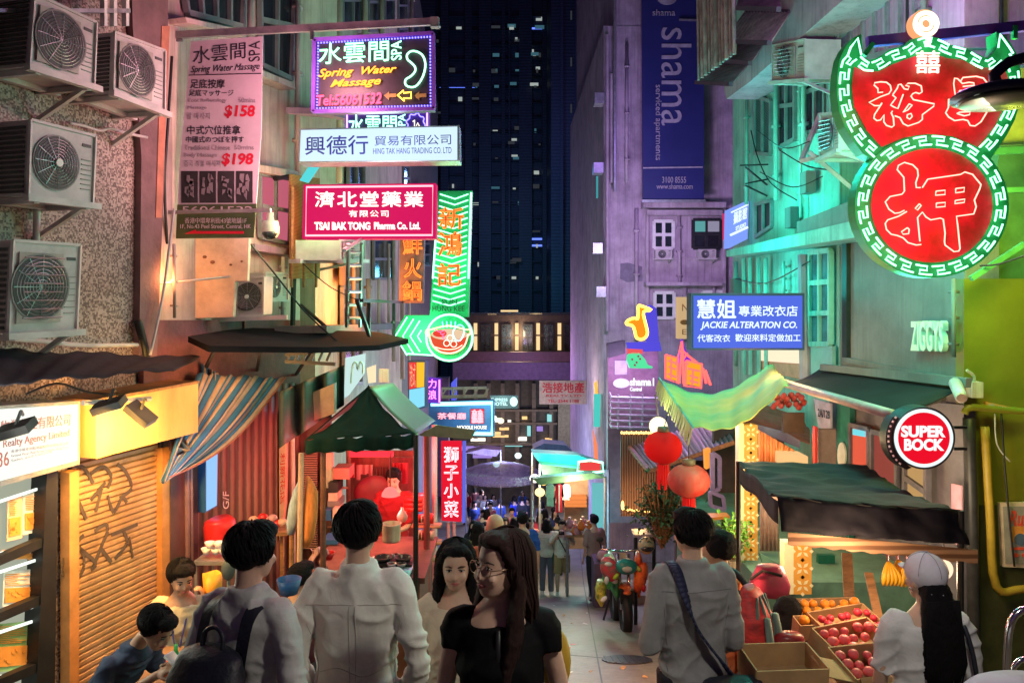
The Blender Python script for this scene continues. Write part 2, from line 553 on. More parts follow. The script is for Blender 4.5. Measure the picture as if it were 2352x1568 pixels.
for i in range(64):
    u = rr.choice([1008, 1040, 1052, 1092, 1138, 1142, 1178, 1184, 1188, 1230, 1236]) + rr.uniform(-4, 4); v = rr.choice([60, 92, 128, 160, 196, 230, 262, 298, 330, 352, 364, 398, 430, 466, 500, 534, 566, 600, 640]) + rr.uniform(-4, 4)
    MB().box(PA(u, v, .4 if i % 3 else 1.9), (rr.uniform(.2, 1.1), .2, rr.uniform(.15, .5))).build('lit_window', [LW3, LW4, LW3, LW1][i % 4] if i % 8 != 3 else LW1, ta)
for (u0, u1, dp) in ((962, 1000, .6), (1012, 1030, 1.4), (1068, 1084, .8), (1100, 1128, 1.8), (1152, 1160, .7), (1168, 1172, 1.2), (1192, 1222, 1.0), (1246, 1258, 1.8)):
    box_on('pier', PA, (u0, -300, u1, 1000), TW2, dp, dp, ta)
for i in range(20):
    v = 40 + i * 33
    MB().box(PA(1100, v, .3), (15, .7, .12)).build('floor_ledge', TW2, ta)
tb = tower('tower', 'darker high-rise with one straight column of lit stair windows', 1266, 1420, 82, TW2)
PB = F(81.95)
for k in range(12):
    v = 10 + 53.4 * k
    MB().box(PB(1337, v), (.55, .2, 1.0 if k < 11 else .7)).build('lit_window', LWT, tb)
    if k % 2 == 0: MB().box(PB(1312, v + 26), (.16, .2, .9)).build('lit_window', LW3, tb)
for u in (1290, 1324, 1352): MB().box((PB(u, 300).x, 81.9, 10), (.3, .5, 60)).build('rib', TW, tb)

# ================================================================ bar building with column lights and footbridge
bb = thing('building', 'low dark building with a row of amber column lights under the towers', 'building', (0, 46, gz(46)))
wallbox('wall', (W(1060, 690, 46).x, 46), (W(1420, 690, 46).x, 46), W(0, 866, 46).z, W(0, 722, 46).z, 6, mat('brown_stone', (.06, .04, .035), .6), bb, -1)
box_on('roof_edge', F(45.8), (1060, 718, 1400, 724), DARK, .6, 0, bb)
CL = emit('amber_column_light', (1, .68, .34), .95)
for u in (1092, 1140, 1187, 1236, 1285):
    box_on('column_light', F(45.9), (u - 4, 742, u + 4, 768), CL, .12, .1, bb)
    box_on('column_light', F(45.9), (u - 4, 772, u + 4, 804), CL, .12, .1, bb)
for (u0, v0, u1, v1) in [(1150, 712, 1190, 716), (1216, 719, 1245, 722), (1120, 720, 1140, 723)]:
    box_on('roof_light', F(45.9), (u0, v0, u1, v1), CL, .1, .1, bb)
for u in range(1105, 1300, 48): window(bb, F(45.9), (u, 745, u + 22, 805), 2, 2, .06, GLASSD, DARK, .05)
lamp(bb, W(1190, 770, 45.2), (1, .7, .4), 120, .5)
fb = thing('footbridge', 'mauve footbridge deck crossing the end of the street', 'footbridge', (0, 43, gz(43)))
BRM = mat('mauve_bridge_paint', (.16, .11, .17), .6)
box_on('deck', F(42), (1040, 832, 1412, 872), BRM, 2.5, 0, fb)
box_on('parapet', F(42), (1040, 808, 1412, 830), mat('brown_parapet', (.14, .06, .06), .5), .2, -.1, fb)
for u in (1000, 1380): box_on('pier', F(42.5), (u, 868, u + 30, 1140), BRM, 1, 0, fb)
lamp(fb, W(1200, 850, 38), (.7, .4, 1), 160, .6)

# ================================================================ left buildings
MOS = cells('mosaic_tile', (.17, .1, .09), (.6, .45, .4), 78)
bl1 = thing('building', 'near left building faced in speckled mosaic tiles behind the air conditioners', 'building', (Lx(5) - .5, 5, gz(5)))
wallbox('wall', (Lx(2.2), 2.2), (Lx(6.24), 6.24), -4.2, 3.2, 3, MOS, bl1, -1)
PIL = mat('maroon_pilaster', (.2, .11, .12), .7, var=.3, bump=.2)
box_on('pilaster', L, [(300, -120), (386, -120), (386, 60), (378, 400), (360, 830), (320, 830), (325, 360), (305, 60)], PIL, .4, .06, bl1)
box_on('edge_strip', L, [(372, 60), (390, 60), (372, 500), (358, 500)], mat('orange_edge_paint', (.5, .2, .13), .6), .3, .068, bl1)
box_on('opening', L, [(-60, -40), (64, -20), (60, 160), (-60, 120)], BLACK, .02, .004, bl1)
box_on('window_rail', L, [(-60, 20), (300, 20), (300, 30), (-60, 28)], STEEL, .05, .3, bl1)
for u in (240, 262, 290): box_on('white_post', L, (u, -40, u + 7, 60), WHITE, .04, .3, bl1)
# pipe work over the mosaic
for pts, r in (([(160, 283), (195, 290), (228, 300), (252, 296), (290, 306), (338, 316)], .012), ([(0, 775), (100, 784), (200, 793), (315, 792)], .018), ([(85, 480), (83, 560)], .025), ([(316, 735), (330, 790), (336, 826)], .035)):
    MB().tube(smoothline([L(u, v, .06) for u, v in pts], 5), r, 6).build('pipe', ACW if r < .03 else BLACK, bl1, True)

bl2 = thing('building', 'second left building of pink plaster behind the hanging price banner', 'building', (Lx(7.7) - .5, 7.7, gz(7.7)))
wallbox('wall', (Lx(6.26) - .02, 6.26), (Lx(8.6) - .02, 8.6), gz(9) - .5, 3.8, 3, PINKW, bl2, -1)
box_on('corner_pillar', L, [(690, -140), (775, -140), (772, 430), (690, 430)], CREAM, .5, .04, bl2)
window(bl2, L, [(418, -60), (560, -60), (556, 62), (430, 30)], 4, 1, .05)
window(bl2, L, [(596, -60), (676, -60), (668, 182), (600, 150)], 2, 2, .05)
box_on('sill', L, [(425, 40), (556, 70), (562, 84), (430, 52)], PINKW, .25, .16, bl2)
box_on('sill', L, [(592, 158), (674, 190), (680, 206), (596, 172)], PINKW, .25, .16, bl2)
window(bl2, L, [(596, 400), (668, 412), (664, 560), (598, 545)], 2, 2, .04, glass=emit('pink_lit_pane', (.9, .2, .3), .5))
box_on('cornice', L, [(560, 372), (690, 395), (690, 412), (560, 388)], PINKW, .25, .12, bl2)
box_on('cornice', L, [(586, 560), (690, 575), (690, 590), (586, 575)], MAUVE, .2, .1, bl2)
PF = F(6.95)
box_on('side_panel', PF, [(372, 560), (400, 548), (572, 548), (568, 645), (540, 645), (535, 728), (372, 732)], mat('stained_cream_panel', (.6, .5, .42), .75, var=.35, scale=3, bump=.2), .06, 0, bl2)
s = MB()
for (u, v, r) in [(385, 570, .012), (412, 575, .008), (470, 590, .014), (488, 602, .016), (530, 608, .01), (555, 600, .008), (470, 640, .008), (420, 660, .01), (412, 712, .009), (378, 590, .01)]:
    s.ell(PF(u, v, .004), (r * 1.4, .006, r), 8, 4)
s.build('rust_stain', RUST, bl2)
box_on('maroon_wall', L, [(330, 735), (690, 735), (690, 880), (330, 880)], mat('maroon_paint', (.2, .07, .08), .7, var=.4, bump=.2), .05, .05, bl2)
CORB = wave('brown_corrugated_sheet', (.07, .04, .03), (.25, .15, .105), 9, 'X', .6, .8)
box_on('corrugated_hoarding', L, [(372, 880), (700, 880), (700, 1380), (372, 1560)], CORB, .04, .09, bl2)
box_on('doorway', L, [(392, 940), (455, 925), (455, 1330), (392, 1370)], mat('door_maroon', (.13, .06, .06), .7), .03, .13, bl2)
for u in (428, 436, 672): MB().tube([L(u, 880, .2), L(u + 4, 1400, .2)], .02, 6).build('pipe', PIL if u < 600 else ACW, bl2)
MB().tube(smoothline([L(u, v, .12) for u, v in [(400, 480), (390, 560), (372, 690), (345, 815)]], 4), .012, 6).build('pipe', ACW, bl2)
MB().tube(smoothline([L(u, v, .1) for u, v in [(632, 410), (676, 405), (684, 440), (680, 520), (675, 640), (672, 760)]], 4), .03, 6).build('pipe', BLACK, bl2)
text(MB(), 'G/F', L, (512, 1128, 526, 1168), o=.1, rot=-90).build('lettering', WHITE, bl2)

# third left building, lit by the signs
bl3 = thing('building', 'tall left building with cluttered windows behind the stacked shop signs', 'building', (L2x(14) - .5, 14, gz(14)))
wallbox('wall', (L2x(8.9) - .05, 8.9), (L2x(20), 20), gz(20) - 1, 9, 4, CREAM, bl3, -1)
for (u0, v0, u1, v1, nx, ny) in [(786, -60, 830, 60, 2, 2), (846, -60, 872, 70, 1, 2), (884, -60, 905, 60, 1, 2), (915, -40, 935, 120, 1, 3), (800, 380, 836, 425, 2, 1), (786, 660, 806, 745, 2, 2), (858, 550, 900, 640, 2, 2), (790, 790, 830, 880, 2, 1)]:
    window(bl3, L2, (u0, v0, u1, v1), nx, ny, .05)
box_on('ledge', L2, [(750, 248), (950, 300), (950, 312), (750, 262)], MAUVE, .4, .25, bl3)
box_on('ledge', L2, [(750, 748), (920, 742), (920, 755), (750, 765)], GREYW, .5, .3, bl3)
for (u, v0, v1, r) in [(905, 480, 830, .05), (925, 480, 870, .06), (940, 480, 880, .04), (893, 560, 740, .03), (870, 640, 760, .03)]:
    MB().tube([L2(u, v0, .1), L2(u, v1, .1)], r, 6).build('pipe', CREAM, bl3)
NET = wave('orange_glow_net', (.3, .12, .03), (.6, .34, .1), 22, 'Z', .8, .3)  # orange neon glow on the green netting is put into its colour
sc = thing('scaffold', 'bamboo scaffold with orange glow painted into its netting beside the pink pharmacy sign', 'scaffold', L(700, 640, .2))
box_on('net', L, [(668, 400), (735, 410), (735, 640), (668, 640)], NET, .02, .25, sc)
box_on('net', L2, [(782, 440), (840, 440), (830, 650), (782, 655)], NET, .02, .06, sc)
for u in (672, 700, 728): MB().tube([L(u, 430, .3), L(u - 2, 660, .3)], .015, 6).build('pole', WOOD, sc)
lamp(sc, L(720, 480, .9), (.5, 1, .3), 10, .1)
lamp(sc, L(700, 560, .7), (1, .45, .1), 14, .1)
for (u, v, uu, vv) in [(800, 690, 806, 700), ]:
    pass
LADD = MB()
for u in (800, 830): LADD.tube([L2(u, 560, .6), L2(u - 4, 750, .5)], .02, 5)
for v in range(580, 750, 30): LADD.tube([L2(800, v, .58), L2(828, v, .58)], .015, 5)
LADD.tube([L2(790, 575, .6), L2(846, 540, .6)], .02, 5)
tag(LADD.build('wall_bracket', STEEL), 'galvanised ladder-like bracket frame below the pink pharmacy sign', 'bracket')
MB2 = MB()
for a, b in [((830, 690), (925, 694)), ((848, 690), (846, 760)), ((905, 694), (905, 780)), ((900, 740), (985, 745)), ((820, 690), (848, 770))]:
    MB2.bar(L2(*a, .8), L2(*b, .8), .03)
tag(MB2.build('wall_bracket', DARK), 'black iron bracket frame left of the green noodle sign', 'bracket')

# green-grey tarpaulin hoarding over the ground floor and shop board
tp = thing('tarpaulin', 'grey green tarpaulin stretched over the shop front under the black canopy', 'tarpaulin', L(700, 960, .3))
def tarp(i, j):
    u = 640 + 150 * i; v0 = 900 - 62 * i; v1 = 1030 - 100 * i
    return L(u, v0 + (v1 - v0) * j, .45 + .06 * math.sin(i * 19) + .05 * j)
MB().grid(tarp, 40, 8).build('sheet', mat('grey_green_tarp', (.07, .085, .08), .6, var=.4), tp, True, .004)
sb = thing('shop', 'peach lit shop fascia with white pole beside the dark green stall roof', 'shop front', L2(760, 980, .3))
PEACH = mat('peach_panel', (.62, .4, .3), .6, var=.2)
PS = F(8.0)
box_on('fascia', PS, [(697, 910), (768, 880), (768, 950), (700, 972)], PEACH, .1, 0, sb)
box_on('fascia', PS, [(648, 960), (697, 912), (697, 935), (652, 965)], PEACH, .1, 0, sb)
box_on('post', PS, [(640, 950), (658, 948), (654, 1160), (642, 1240)], PEACH, .1, .02, sb)
box_on('lit_screen', PS, [(663, 945), (694, 938), (692, 958), (666, 965)], emit('blue_screen', (.1, .45, .9), 1), .02, .02, sb)
box_on('dark_recess', F(8.4), [(655, 960), (760, 940), (760, 1300), (655, 1300)], mat('dark_brown', (.1, .045, .04), .7), .05, 0, sb)
slat = wave('louvred_shutter', (.15, .06, .05), (.5, .3, .25), 13, 'Z', .5, .7)
box_on('louvre', F(8.2), [(695, 1040), (728, 1040), (728, 1260), (695, 1260)], slat, .04, 0, sb)
box_on('cream_panel', F(8.2), [(738, 1040), (764, 1040), (764, 1120), (738, 1120)], CREAM, .04, 0, sb)
text(MB(), '利新花店', F(7.98), [(643, 1040), (656, 1040), (654, 1150), (643, 1160)], rot=90, o=.03).build('lettering', RED, sb)

# fourth left block further down
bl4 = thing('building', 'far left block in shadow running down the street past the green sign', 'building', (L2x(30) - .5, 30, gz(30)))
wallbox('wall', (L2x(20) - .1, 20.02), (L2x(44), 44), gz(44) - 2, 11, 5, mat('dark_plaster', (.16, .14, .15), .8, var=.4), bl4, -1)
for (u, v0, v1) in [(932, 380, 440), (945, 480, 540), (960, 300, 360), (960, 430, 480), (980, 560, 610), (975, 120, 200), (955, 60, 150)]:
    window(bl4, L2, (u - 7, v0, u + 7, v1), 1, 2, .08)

# ================================================================ right buildings
br1 = thing('building', 'grey bar building on the right with an olive side wall', 'building', (Rx(7.7) + .5, 7.7, gz(7.7)))
wallbox('wall', (Rx(6.62), 6.62), (Rx(8.83), 8.83), gz(9) - .6, W(0, 505, 7.5).z, .3, GREYW, br1, 1)
PO = F(6.62)
box_on('side_wall', PO, [(2214, 640), (2560, 640), (2560, 1800), (2214, 1800)], OLIVE, .3, 0, br1)
box_on('side_wall_top', PO, [(2300, 330), (2560, 330), (2560, 640), (2240, 640)], mat('green_slats', (.07, .16, .05), .6), .3, -.05, br1)
box_on('dark_base', PO, [(2252, 1160), (2560, 1160), (2560, 1800), (2252, 1800)], mat('dark_olive', (.05, .055, .02), .5, var=.4), .05, .02, br1)
box_on('upper_wall', RW, [(1900, -160), (2215, -160), (2215, 110), (1900, 190)], MAUVE, .3, .02, br1)
box_on('upper_side', PO, [(2214, -160), (2560, -160), (2560, 150), (2214, 150)], MAUVE, .3, 0, br1)
for u in (2080, 2300): box_on('wall_joint', PO if u > 2214 else RW, (u, -160, u + 5, 110), DARK, .02, .03, br1)
window(br1, RW, [(1985, -160), (2105, -160), (2105, 105), (1985, 135)], 4, 1, .06)
box_on('panel_frame', RW, [(1936, 820), (2214, 872), (2214, 884), (1936, 832)], GREYW, .06, .05, br1)
box_on('panel_frame', RW, [(1934, 560), (1944, 560), (1944, 822), (1934, 820)], DARK, .06, .05, br1)
text(MB(), 'ZIGGYS', RW, [(2091, 737), (2166, 736), (2166, 808), (2091, 806)], o=.09, th=.05, bold=.03).build('lettering', mat('cream_letters', (.75, .72, .6), .5, var=.1), br1)
# shop front below the awning
SHF = mat('purple_grey_shopfront', (.13, .12, .15), .5, var=.3)
box_on('shop_front', RW, [(1905, 900), (2214, 930), (2214, 1560), (1905, 1300)], SHF, .1, .03, br1)
box_on('teal_post', RW, [(1922, 900), (1952, 905), (1950, 1260), (1922, 1240)], mat('teal_wood', (.03, .2, .17), .5), .06, .1, br1)
box_on('oval_plate', RW, [(1932 + 9 * math.cos(a * .4), 1045 + 30 * math.sin(a * .4)) for a in range(16)], WHITE, .02, .13, br1)
RPOS = emit('red_lit_display', (.85, .12, .06), .8)
window(br1, RW, [(1955, 975), (1998, 985), (1998, 1090), (1955, 1075)], 1, 1, .05, RPOS, SHF, .1)
window(br1, RW, [(2004, 990), (2062, 1005), (2062, 1150), (2004, 1110)], 1, 1, .05, emit('dim_red_display', (.4, .08, .06), .6), SHF, .1)
window(br1, RW, [(2080, 1010), (2130, 1020), (2130, 1240), (2080, 1180)], 1, 2, .05, emit('amber_door_glass', (.7, .42, .16), .6), SHF, .1)
box_on('lit_top', RW, [(1958, 984), (1986, 990), (1986, 1003), (1958, 998)], emit('cyan_display', (.2, .8, .9), .8), .01, .16, br1)
box_on('notice', RW, [(2185, 1110), (2208, 1115), (2208, 1260), (2185, 1240)], mat('pink_notice', (.5, .22, .3), .6), .01, .14, br1)
# pipes and meters on the olive wall
for pts, r, m in (([(2262, 980), (2274, 1180), (2288, 1345), (2352, 1352), (2460, 1355)], .035, mat('ochre_pipe', (.3, .2, .02), .5)), ([(2225, 960), (2235, 1300), (2238, 1568)], .05, DARK), ([(2215, 950), (2235, 935), (2352, 945), (2460, 950)], .03, OLIVE), ([(2300, 950), (2310, 1100), (2330, 1300)], .008, BLACK), ([(2285, 950), (2290, 1020), (2320, 1060)], .006, ACW)):
    MB().tube(smoothline([PO(u, v, .09) for u, v in pts], 4), r, 8).build('pipe', m, br1, True)
lamp(br1, W(2160, 1180, 6.1), (1, .75, .45), 16, .15)

# teal building
br2 = thing('building', 'pale building on the right washed teal by the pawn shop neon', 'building', (Rx(10.5) + .5, 10.5, gz(10.5)))
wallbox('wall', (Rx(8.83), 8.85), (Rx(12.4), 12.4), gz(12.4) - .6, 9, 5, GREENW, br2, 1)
window(br2, RW, [(1734, 222), (1771, 232), (1770, 355), (1734, 352)], 2, 1, .05, wave('louvre_glass', (.02, .05, .06), (.1, .16, .17), 14, 'Z', .3))
window(br2, RW, [(1788, 150), (1826, 160), (1826, 320), (1788, 340)], 2, 2, .05)
window(br2, RW, [(1850, 120), (1895, 95), (1895, 300), (1850, 305)], 2, 2, .05)
window(br2, RW, [(1905, 90), (1955, 70), (1955, 300), (1905, 305)], 2, 2, .05)
window(br2, RW, [(1736, 470), (1773, 460), (1773, 520), (1736, 545)], 2, 1, .05, BLACK)
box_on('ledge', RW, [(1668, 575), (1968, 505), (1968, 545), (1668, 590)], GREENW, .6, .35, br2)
box_on('dark_ledge', RW, [(1830, 510), (1968, 455), (1968, 520), (1830, 545)], GREYW, .5, .34, br2)
window(br2, RW, [(1862, 580), (1908, 575), (1908, 790), (1862, 790)], 2, 3, .06, mat('blue_glass', (.05, .16, .2), .2, var=.4), GREENW, .06)
box_on('door_panel', RW, [(1862, 792), (1912, 795), (1912, 880), (1862, 870)], wave('white_louvre_panel', (.2, .4, .4), (.5, .7, .7), 25, 'Z', .5), .04, .08, br2)
for u in (1708, 1722, 1742, 1758): MB().tube([RW(u, 592, .12), RW(u + 2, 860, .12)], .03, 6).build('pipe', GREENW, br2)
MB().tube([RW(1845, 585, .1), RW(1850, 900, .1)], .07, 8).build('drain_pipe', MAUVE, br2)
MB().tube([RW(1905, 20, .12), RW(1910, 320, .12)], .03, 6).build('pipe', GREENW, br2)
box_on('eave', RW, [(1640, 90), (1960, -160), (2000, -160), (1960, -20), (1720, 190), (1668, 228)], MAUVE, .5, .5, br2)
# cream lit panel under the blue sign
box_on('lit_window', RW, [(1745, 800), (1836, 800), (1836, 835), (1745, 828)], emit('cream_lit_panel', (1, .85, .6), .9), .04, .1, br2)
box_on('salmon_panel', RW, [(1740, 828), (1836, 836), (1836, 870), (1740, 850)], mat('salmon_paint', (.6, .25, .16), .6), .04, .09, br2)

# purple block facing up the street
br3 = thing('building', 'mauve apartment block facing up the street behind the tall blue banner', 'building', (5, 25, gz(25)))
PM = F(24.4)
a = PM(1387, 690); b = PM(1760, 690)
PURP = streaked('lilac_plaster', (.44, .36, .43), (.13, .09, .13))
wallbox('wall', (a.x, a.y), (b.x, b.y), gz(24) - 1, W(0, 60, 24.4).z, 14, PURP, br3, -1)
wallbox('upper_wall', (PM(1410, 690).x, a.y + .02), (b.x, b.y + .02), W(0, 60, 24.4).z, 24, 14, PURP, br3, -1)
for (u0, v0, u1, v1) in [(1502, 508, 1546, 570), (1504, 672, 1548, 730), (1614, 670, 1660, 730)]: window(br3, PM, (u0, v0, u1, v1), 2, 2, .1, GLASSD, WHITE, .03)
window(br3, PM, (1592, 505, 1654, 570), 2, 2, .1, GLASSD, DARK, .03)
box_on('lit_pane', PM, (1597, 508, 1620, 532), emit('teal_room_glow', (.15, .5, .5), .6), .03, .06, br3)
box_on('lit_pane', PM, (1626, 508, 1652, 532), emit('grey_room_glow', (.45, .42, .6), .5), .03, .06, br3)
for (u0, v0, u1, v1, o) in [(1478, 464, 1668, 476, .5), (1486, 482, 1660, 494, .3), (1484, 648, 1660, 656, .4), (1484, 590, 1660, 592, .05)]:
    box_on('cornice', PM, (u0, v0, u1, v1), PURP, .6, o, br3)
for (u, v0, v1) in [(1405, 170, 420), (1487, 480, 790), (1395, 80, 760), (1664, 480, 680)]:
    MB().tube([PM(u, v0, .15), PM(u, v1, .15)], .06, 6).build('drain_pipe', PURP, br3)
MB().tube([PM(1412, 0, .3), PM(1412, 440, .3)], .05, 6).build('drain_pipe', STEEL, br3)
for u, v in ((1380, 225), (1378, 385), (1384, 670), (1376, 570)): box_on('balcony', PM, (u - 14, v - 12, u + 8, v + 12), STEEL, .5, .3, br3)
st_ = MB()
for (u0, v0, u1, v1) in [(1424, 612, 1475, 640)]: st_.prism([PM(u, v, .006) for u, v in [(1425, 605), (1442, 603), (1475, 612), (1476, 645), (1440, 648), (1424, 640)]], (0, .02, 0))
st_.build('patched_plaster', mat('grey_patch', (.2, .17, .23), .8), br3)
lamp(br3, W(1490, 560, 20), (.75, .52, 1), 250, .4)
lamp(br3, W(1440, 240, 20.5), (.45, .2, 1), 60, .4)
# right side continuing down the hill
br4 = thing('building', 'far right block of shuttered shops running down to the footbridge', 'building', (Rx(34) + .5, 34, gz(34)))
wallbox('wall', (Rx(25) + 1.7, 25.2), (Rx(44) + 1.7, 44), gz(44) - 2, -.6, 5, MAUVE, br4, 1)
RW4 = Plane((5.9, 0, 0), (-1, -.0567, 0))
for (u0, v0, u1, v1) in [(1342, 740, 1354, 800), (1366, 720, 1380, 790), (1338, 930, 1350, 1000), (1362, 880, 1376, 960)]: window(br4, RW4, (u0, v0, u1, v1), 1, 2, .1)

for (q, nm, c_, s_) in (([(793, 822), (838, 812), (836, 858), (800, 908), (790, 915)], 'pale_lit_poster', (.62, .85, .82), .85), ([(842, 845), (862, 838), (862, 878), (846, 880)], 'warm_lit_poster', (1, .8, .5), .9)):
    box_on('lit_poster', F(9.05), q, emit(nm, c_, s_), .05, 0, bl3)
m = MB().tube(smoothline([F(9.05)(u, v, .02) for u, v in [(806, 880), (810, 840), (818, 832), (822, 850), (828, 830), (834, 840), (833, 858)]], 3), .012, 5); m.build('poster_mark', WHITE, bl3)
box_on('vent_grille', F(9.3), (870, 848, 892, 878), CREAM, .06, 0, bl3)

lamp(ta, W(1120, 420, 74), (.2, .4, 1), 800, 1); lamp(tb, W(1340, 120, 66), (.25, .25, 1), 350, 1); lamp(ta, W(1200, 640, 74), (.1, .5, .8), 500, 1)  # fill lights added in mid-air to lift the dark tower fronts
# end of the street below the footbridge
fb2 = thing('building', 'dark shop block closing the street below the footbridge with scattered lit shopfronts', 'building', (0, 62, gz(62)))
PQ = F(60)
wallbox('wall', (W(1040, 690, 60).x, 60.1), (W(1420, 690, 60).x, 60.1), gz(60) - 3, W(0, 800, 60).z, 4, mat('far_stone', (.1, .09, .09), .7), fb2, -1)
box_on('grey_column', PQ, (1282, 925, 1332, 1050), mat('far_grey_column', (.3, .28, .26), .6), .5, .6, fb2)
rr = random.Random(8)
cols = [('far_amber_a', (1, .62, .25), 1.1), ('far_cyan_b', (.35, .85, .85), .8), ('far_white_c', (1, .93, .8), 1.2), ('far_violet_d', (.45, .3, .9), .7), ('far_red_e', (.9, .15, .1), .9)]
for (u, v, w, h, k) in [(1105, 978, 48, 5, 0), (1120, 995, 60, 5, 0), (1098, 1010, 34, 6, 2), (1150, 1002, 36, 4, 0), (1142, 965, 10, 9, 2), (1170, 968, 8, 6, 2), (1134, 932, 7, 7, 2), (1125, 946, 8, 8, 1), (1158, 985, 22, 5, 0), (1090, 1030, 60, 9, 3), (1108, 1048, 44, 7, 3), (1180, 1022, 40, 6, 1), (1200, 1008, 20, 8, 2), (1215, 990, 8, 22, 1), (1345, 960, 6, 40, 2), (1352, 1010, 10, 20, 4), (1260, 1010, 16, 6, 0), (1240, 985, 14, 10, 3), (1262, 960, 10, 16, 1), (1205, 960, 12, 6, 0)]:
    box_on('lit_window', PQ, (u - w / 2, v - h / 2, u + w / 2, v + h / 2), emit(*cols[k]), .3, .35, fb2)
for u in (1088, 1118, 1150, 1184, 1222, 1262): box_on('pilaster', PQ, (u, 880, u + 9, 1120), mat('far_stone_b', (.2, .17, .17), .7), .3, .3, fb2)
for v in (940, 970, 1018): box_on('shop_ledge', PQ, (1060, v, 1280, v + 5), mat('far_stone_b', (.2, .17, .17)), .5, .5, fb2)
lamp(fb2, W(1150, 1000, 56), (1, .7, .45), 120, .5); lamp(fb2, W(1310, 980, 56), (.9, .85, .8), 90, .5); lamp(fb2, W(1150, 1090, 44), (.7, .72, 1), 420, .5)
# extra pipes, conduits and meter boxes on the old walls
def clutter(P, root, spots, mt):
    for k, (u, v0, v1, r) in enumerate(spots):
        m = MB().tube([P(u, v0, .1), P(u + (k % 3) - 1, v1, .1)], r, 6)
        for j in range(3): m.box(P(u, v0 + (v1 - v0) * (j + .5) / 3, .08), (r * 3.2, r * 3.2, r * 1.2))
        m.build('pipe', mt, root, True)
clutter(RW, br2, [(1715, 230, 470, .025), (1782, 120, 460, .03), (1838, 150, 500, .02), (1846, 60, 330, .03), (1690, 600, 840, .03), (1800, 600, 680, .02)], GREENW)
clutter(RW, br1, [(1925, -100, 160, .03), (2120, -160, 60, .03), (2190, 640, 820, .02)], GREYW)
clutter(PM, br3, [(1440, 100, 420, .05), (1462, 480, 780, .06), (1560, 495, 660, .05), (1574, 660, 780, .05), (1640, 660, 780, .05)], PURP)
clutter(L2, bl3, [(780, -100, 420, .04), (838, -80, 250, .05), (876, -60, 260, .05), (946, -60, 300, .05), (812, 430, 760, .03), (846, 640, 760, .04)], CREAM)
clutter(L, bl2, [(575, -100, 380, .03), (684, -60, 400, .03), (400, 560, 730, .015), (650, 590, 730, .02)], PINKW)
m = MB()
for pts in ([(1690, 640), (1760, 650), (1860, 600)], [(1725, 300), (1740, 360), (1770, 420), (1830, 460)], [(1790, 345), (1850, 380), (1900, 390)]): m.tube(smoothline([RW(u, v, .14) for u, v in pts], 5), .009, 4)
m.build('wall_cable', BLACK, br2)
for i, (u, v) in enumerate([(1820, 500), (1690, 660), (1855, 420)]): MB().box(RW(u, v, .1), (.12, .2, .26)).build('meter_box', GREYW, br2)

mh = MB(); c = G(1440, 1515); mh.lathe(c + Vector((0, 0, -.02)), [(.3, 0), (.3, .03)], 28)
for k in range(7): mh.box(c + Vector((-.24 + k * .08, 0, .012)), (.03, .44, .006))
mo = mh.build('manhole_cover', DARK); tag(mo, 'dark iron manhole cover set in the pavement near the grey shirted man', 'manhole cover'); mo.rotation_euler.x = -math.atan(.275)
rr = random.Random(31)
for i in range(14):
    p = G(rr.uniform(1270, 1490), rr.uniform(1370, 1560)); M_ = Matrix.Rotation(rr.uniform(0, 6), 3, 'Z') @ Matrix.Rotation(rr.uniform(-.2, .2), 3, 'X')
    w_ = rr.uniform(.02, .05); o = MB().add([p + Vector((0, 0, .012)) + M_ @ Vector(q) for q in ((-w_, -w_ * .6, 0), (w_, -w_ * .5, .006), (w_ * .8, w_ * .6, 0), (-w_ * .7, w_ * .5, .008))], [(0, 1, 2, 3)]).build('paper_scrap', [WHITE, CARD, RED][i % 3], None, False, .002)
    tag(o, 'small scrap of litter lying on the pavement', 'litter', 'litter on the pavement')

lamp(bl2, W(392, 640, 6.5), (1, .34, .1), 7, .1); lamp(bl2, W(560, 860, 6.6), (1, .45, .15), 6, .1)
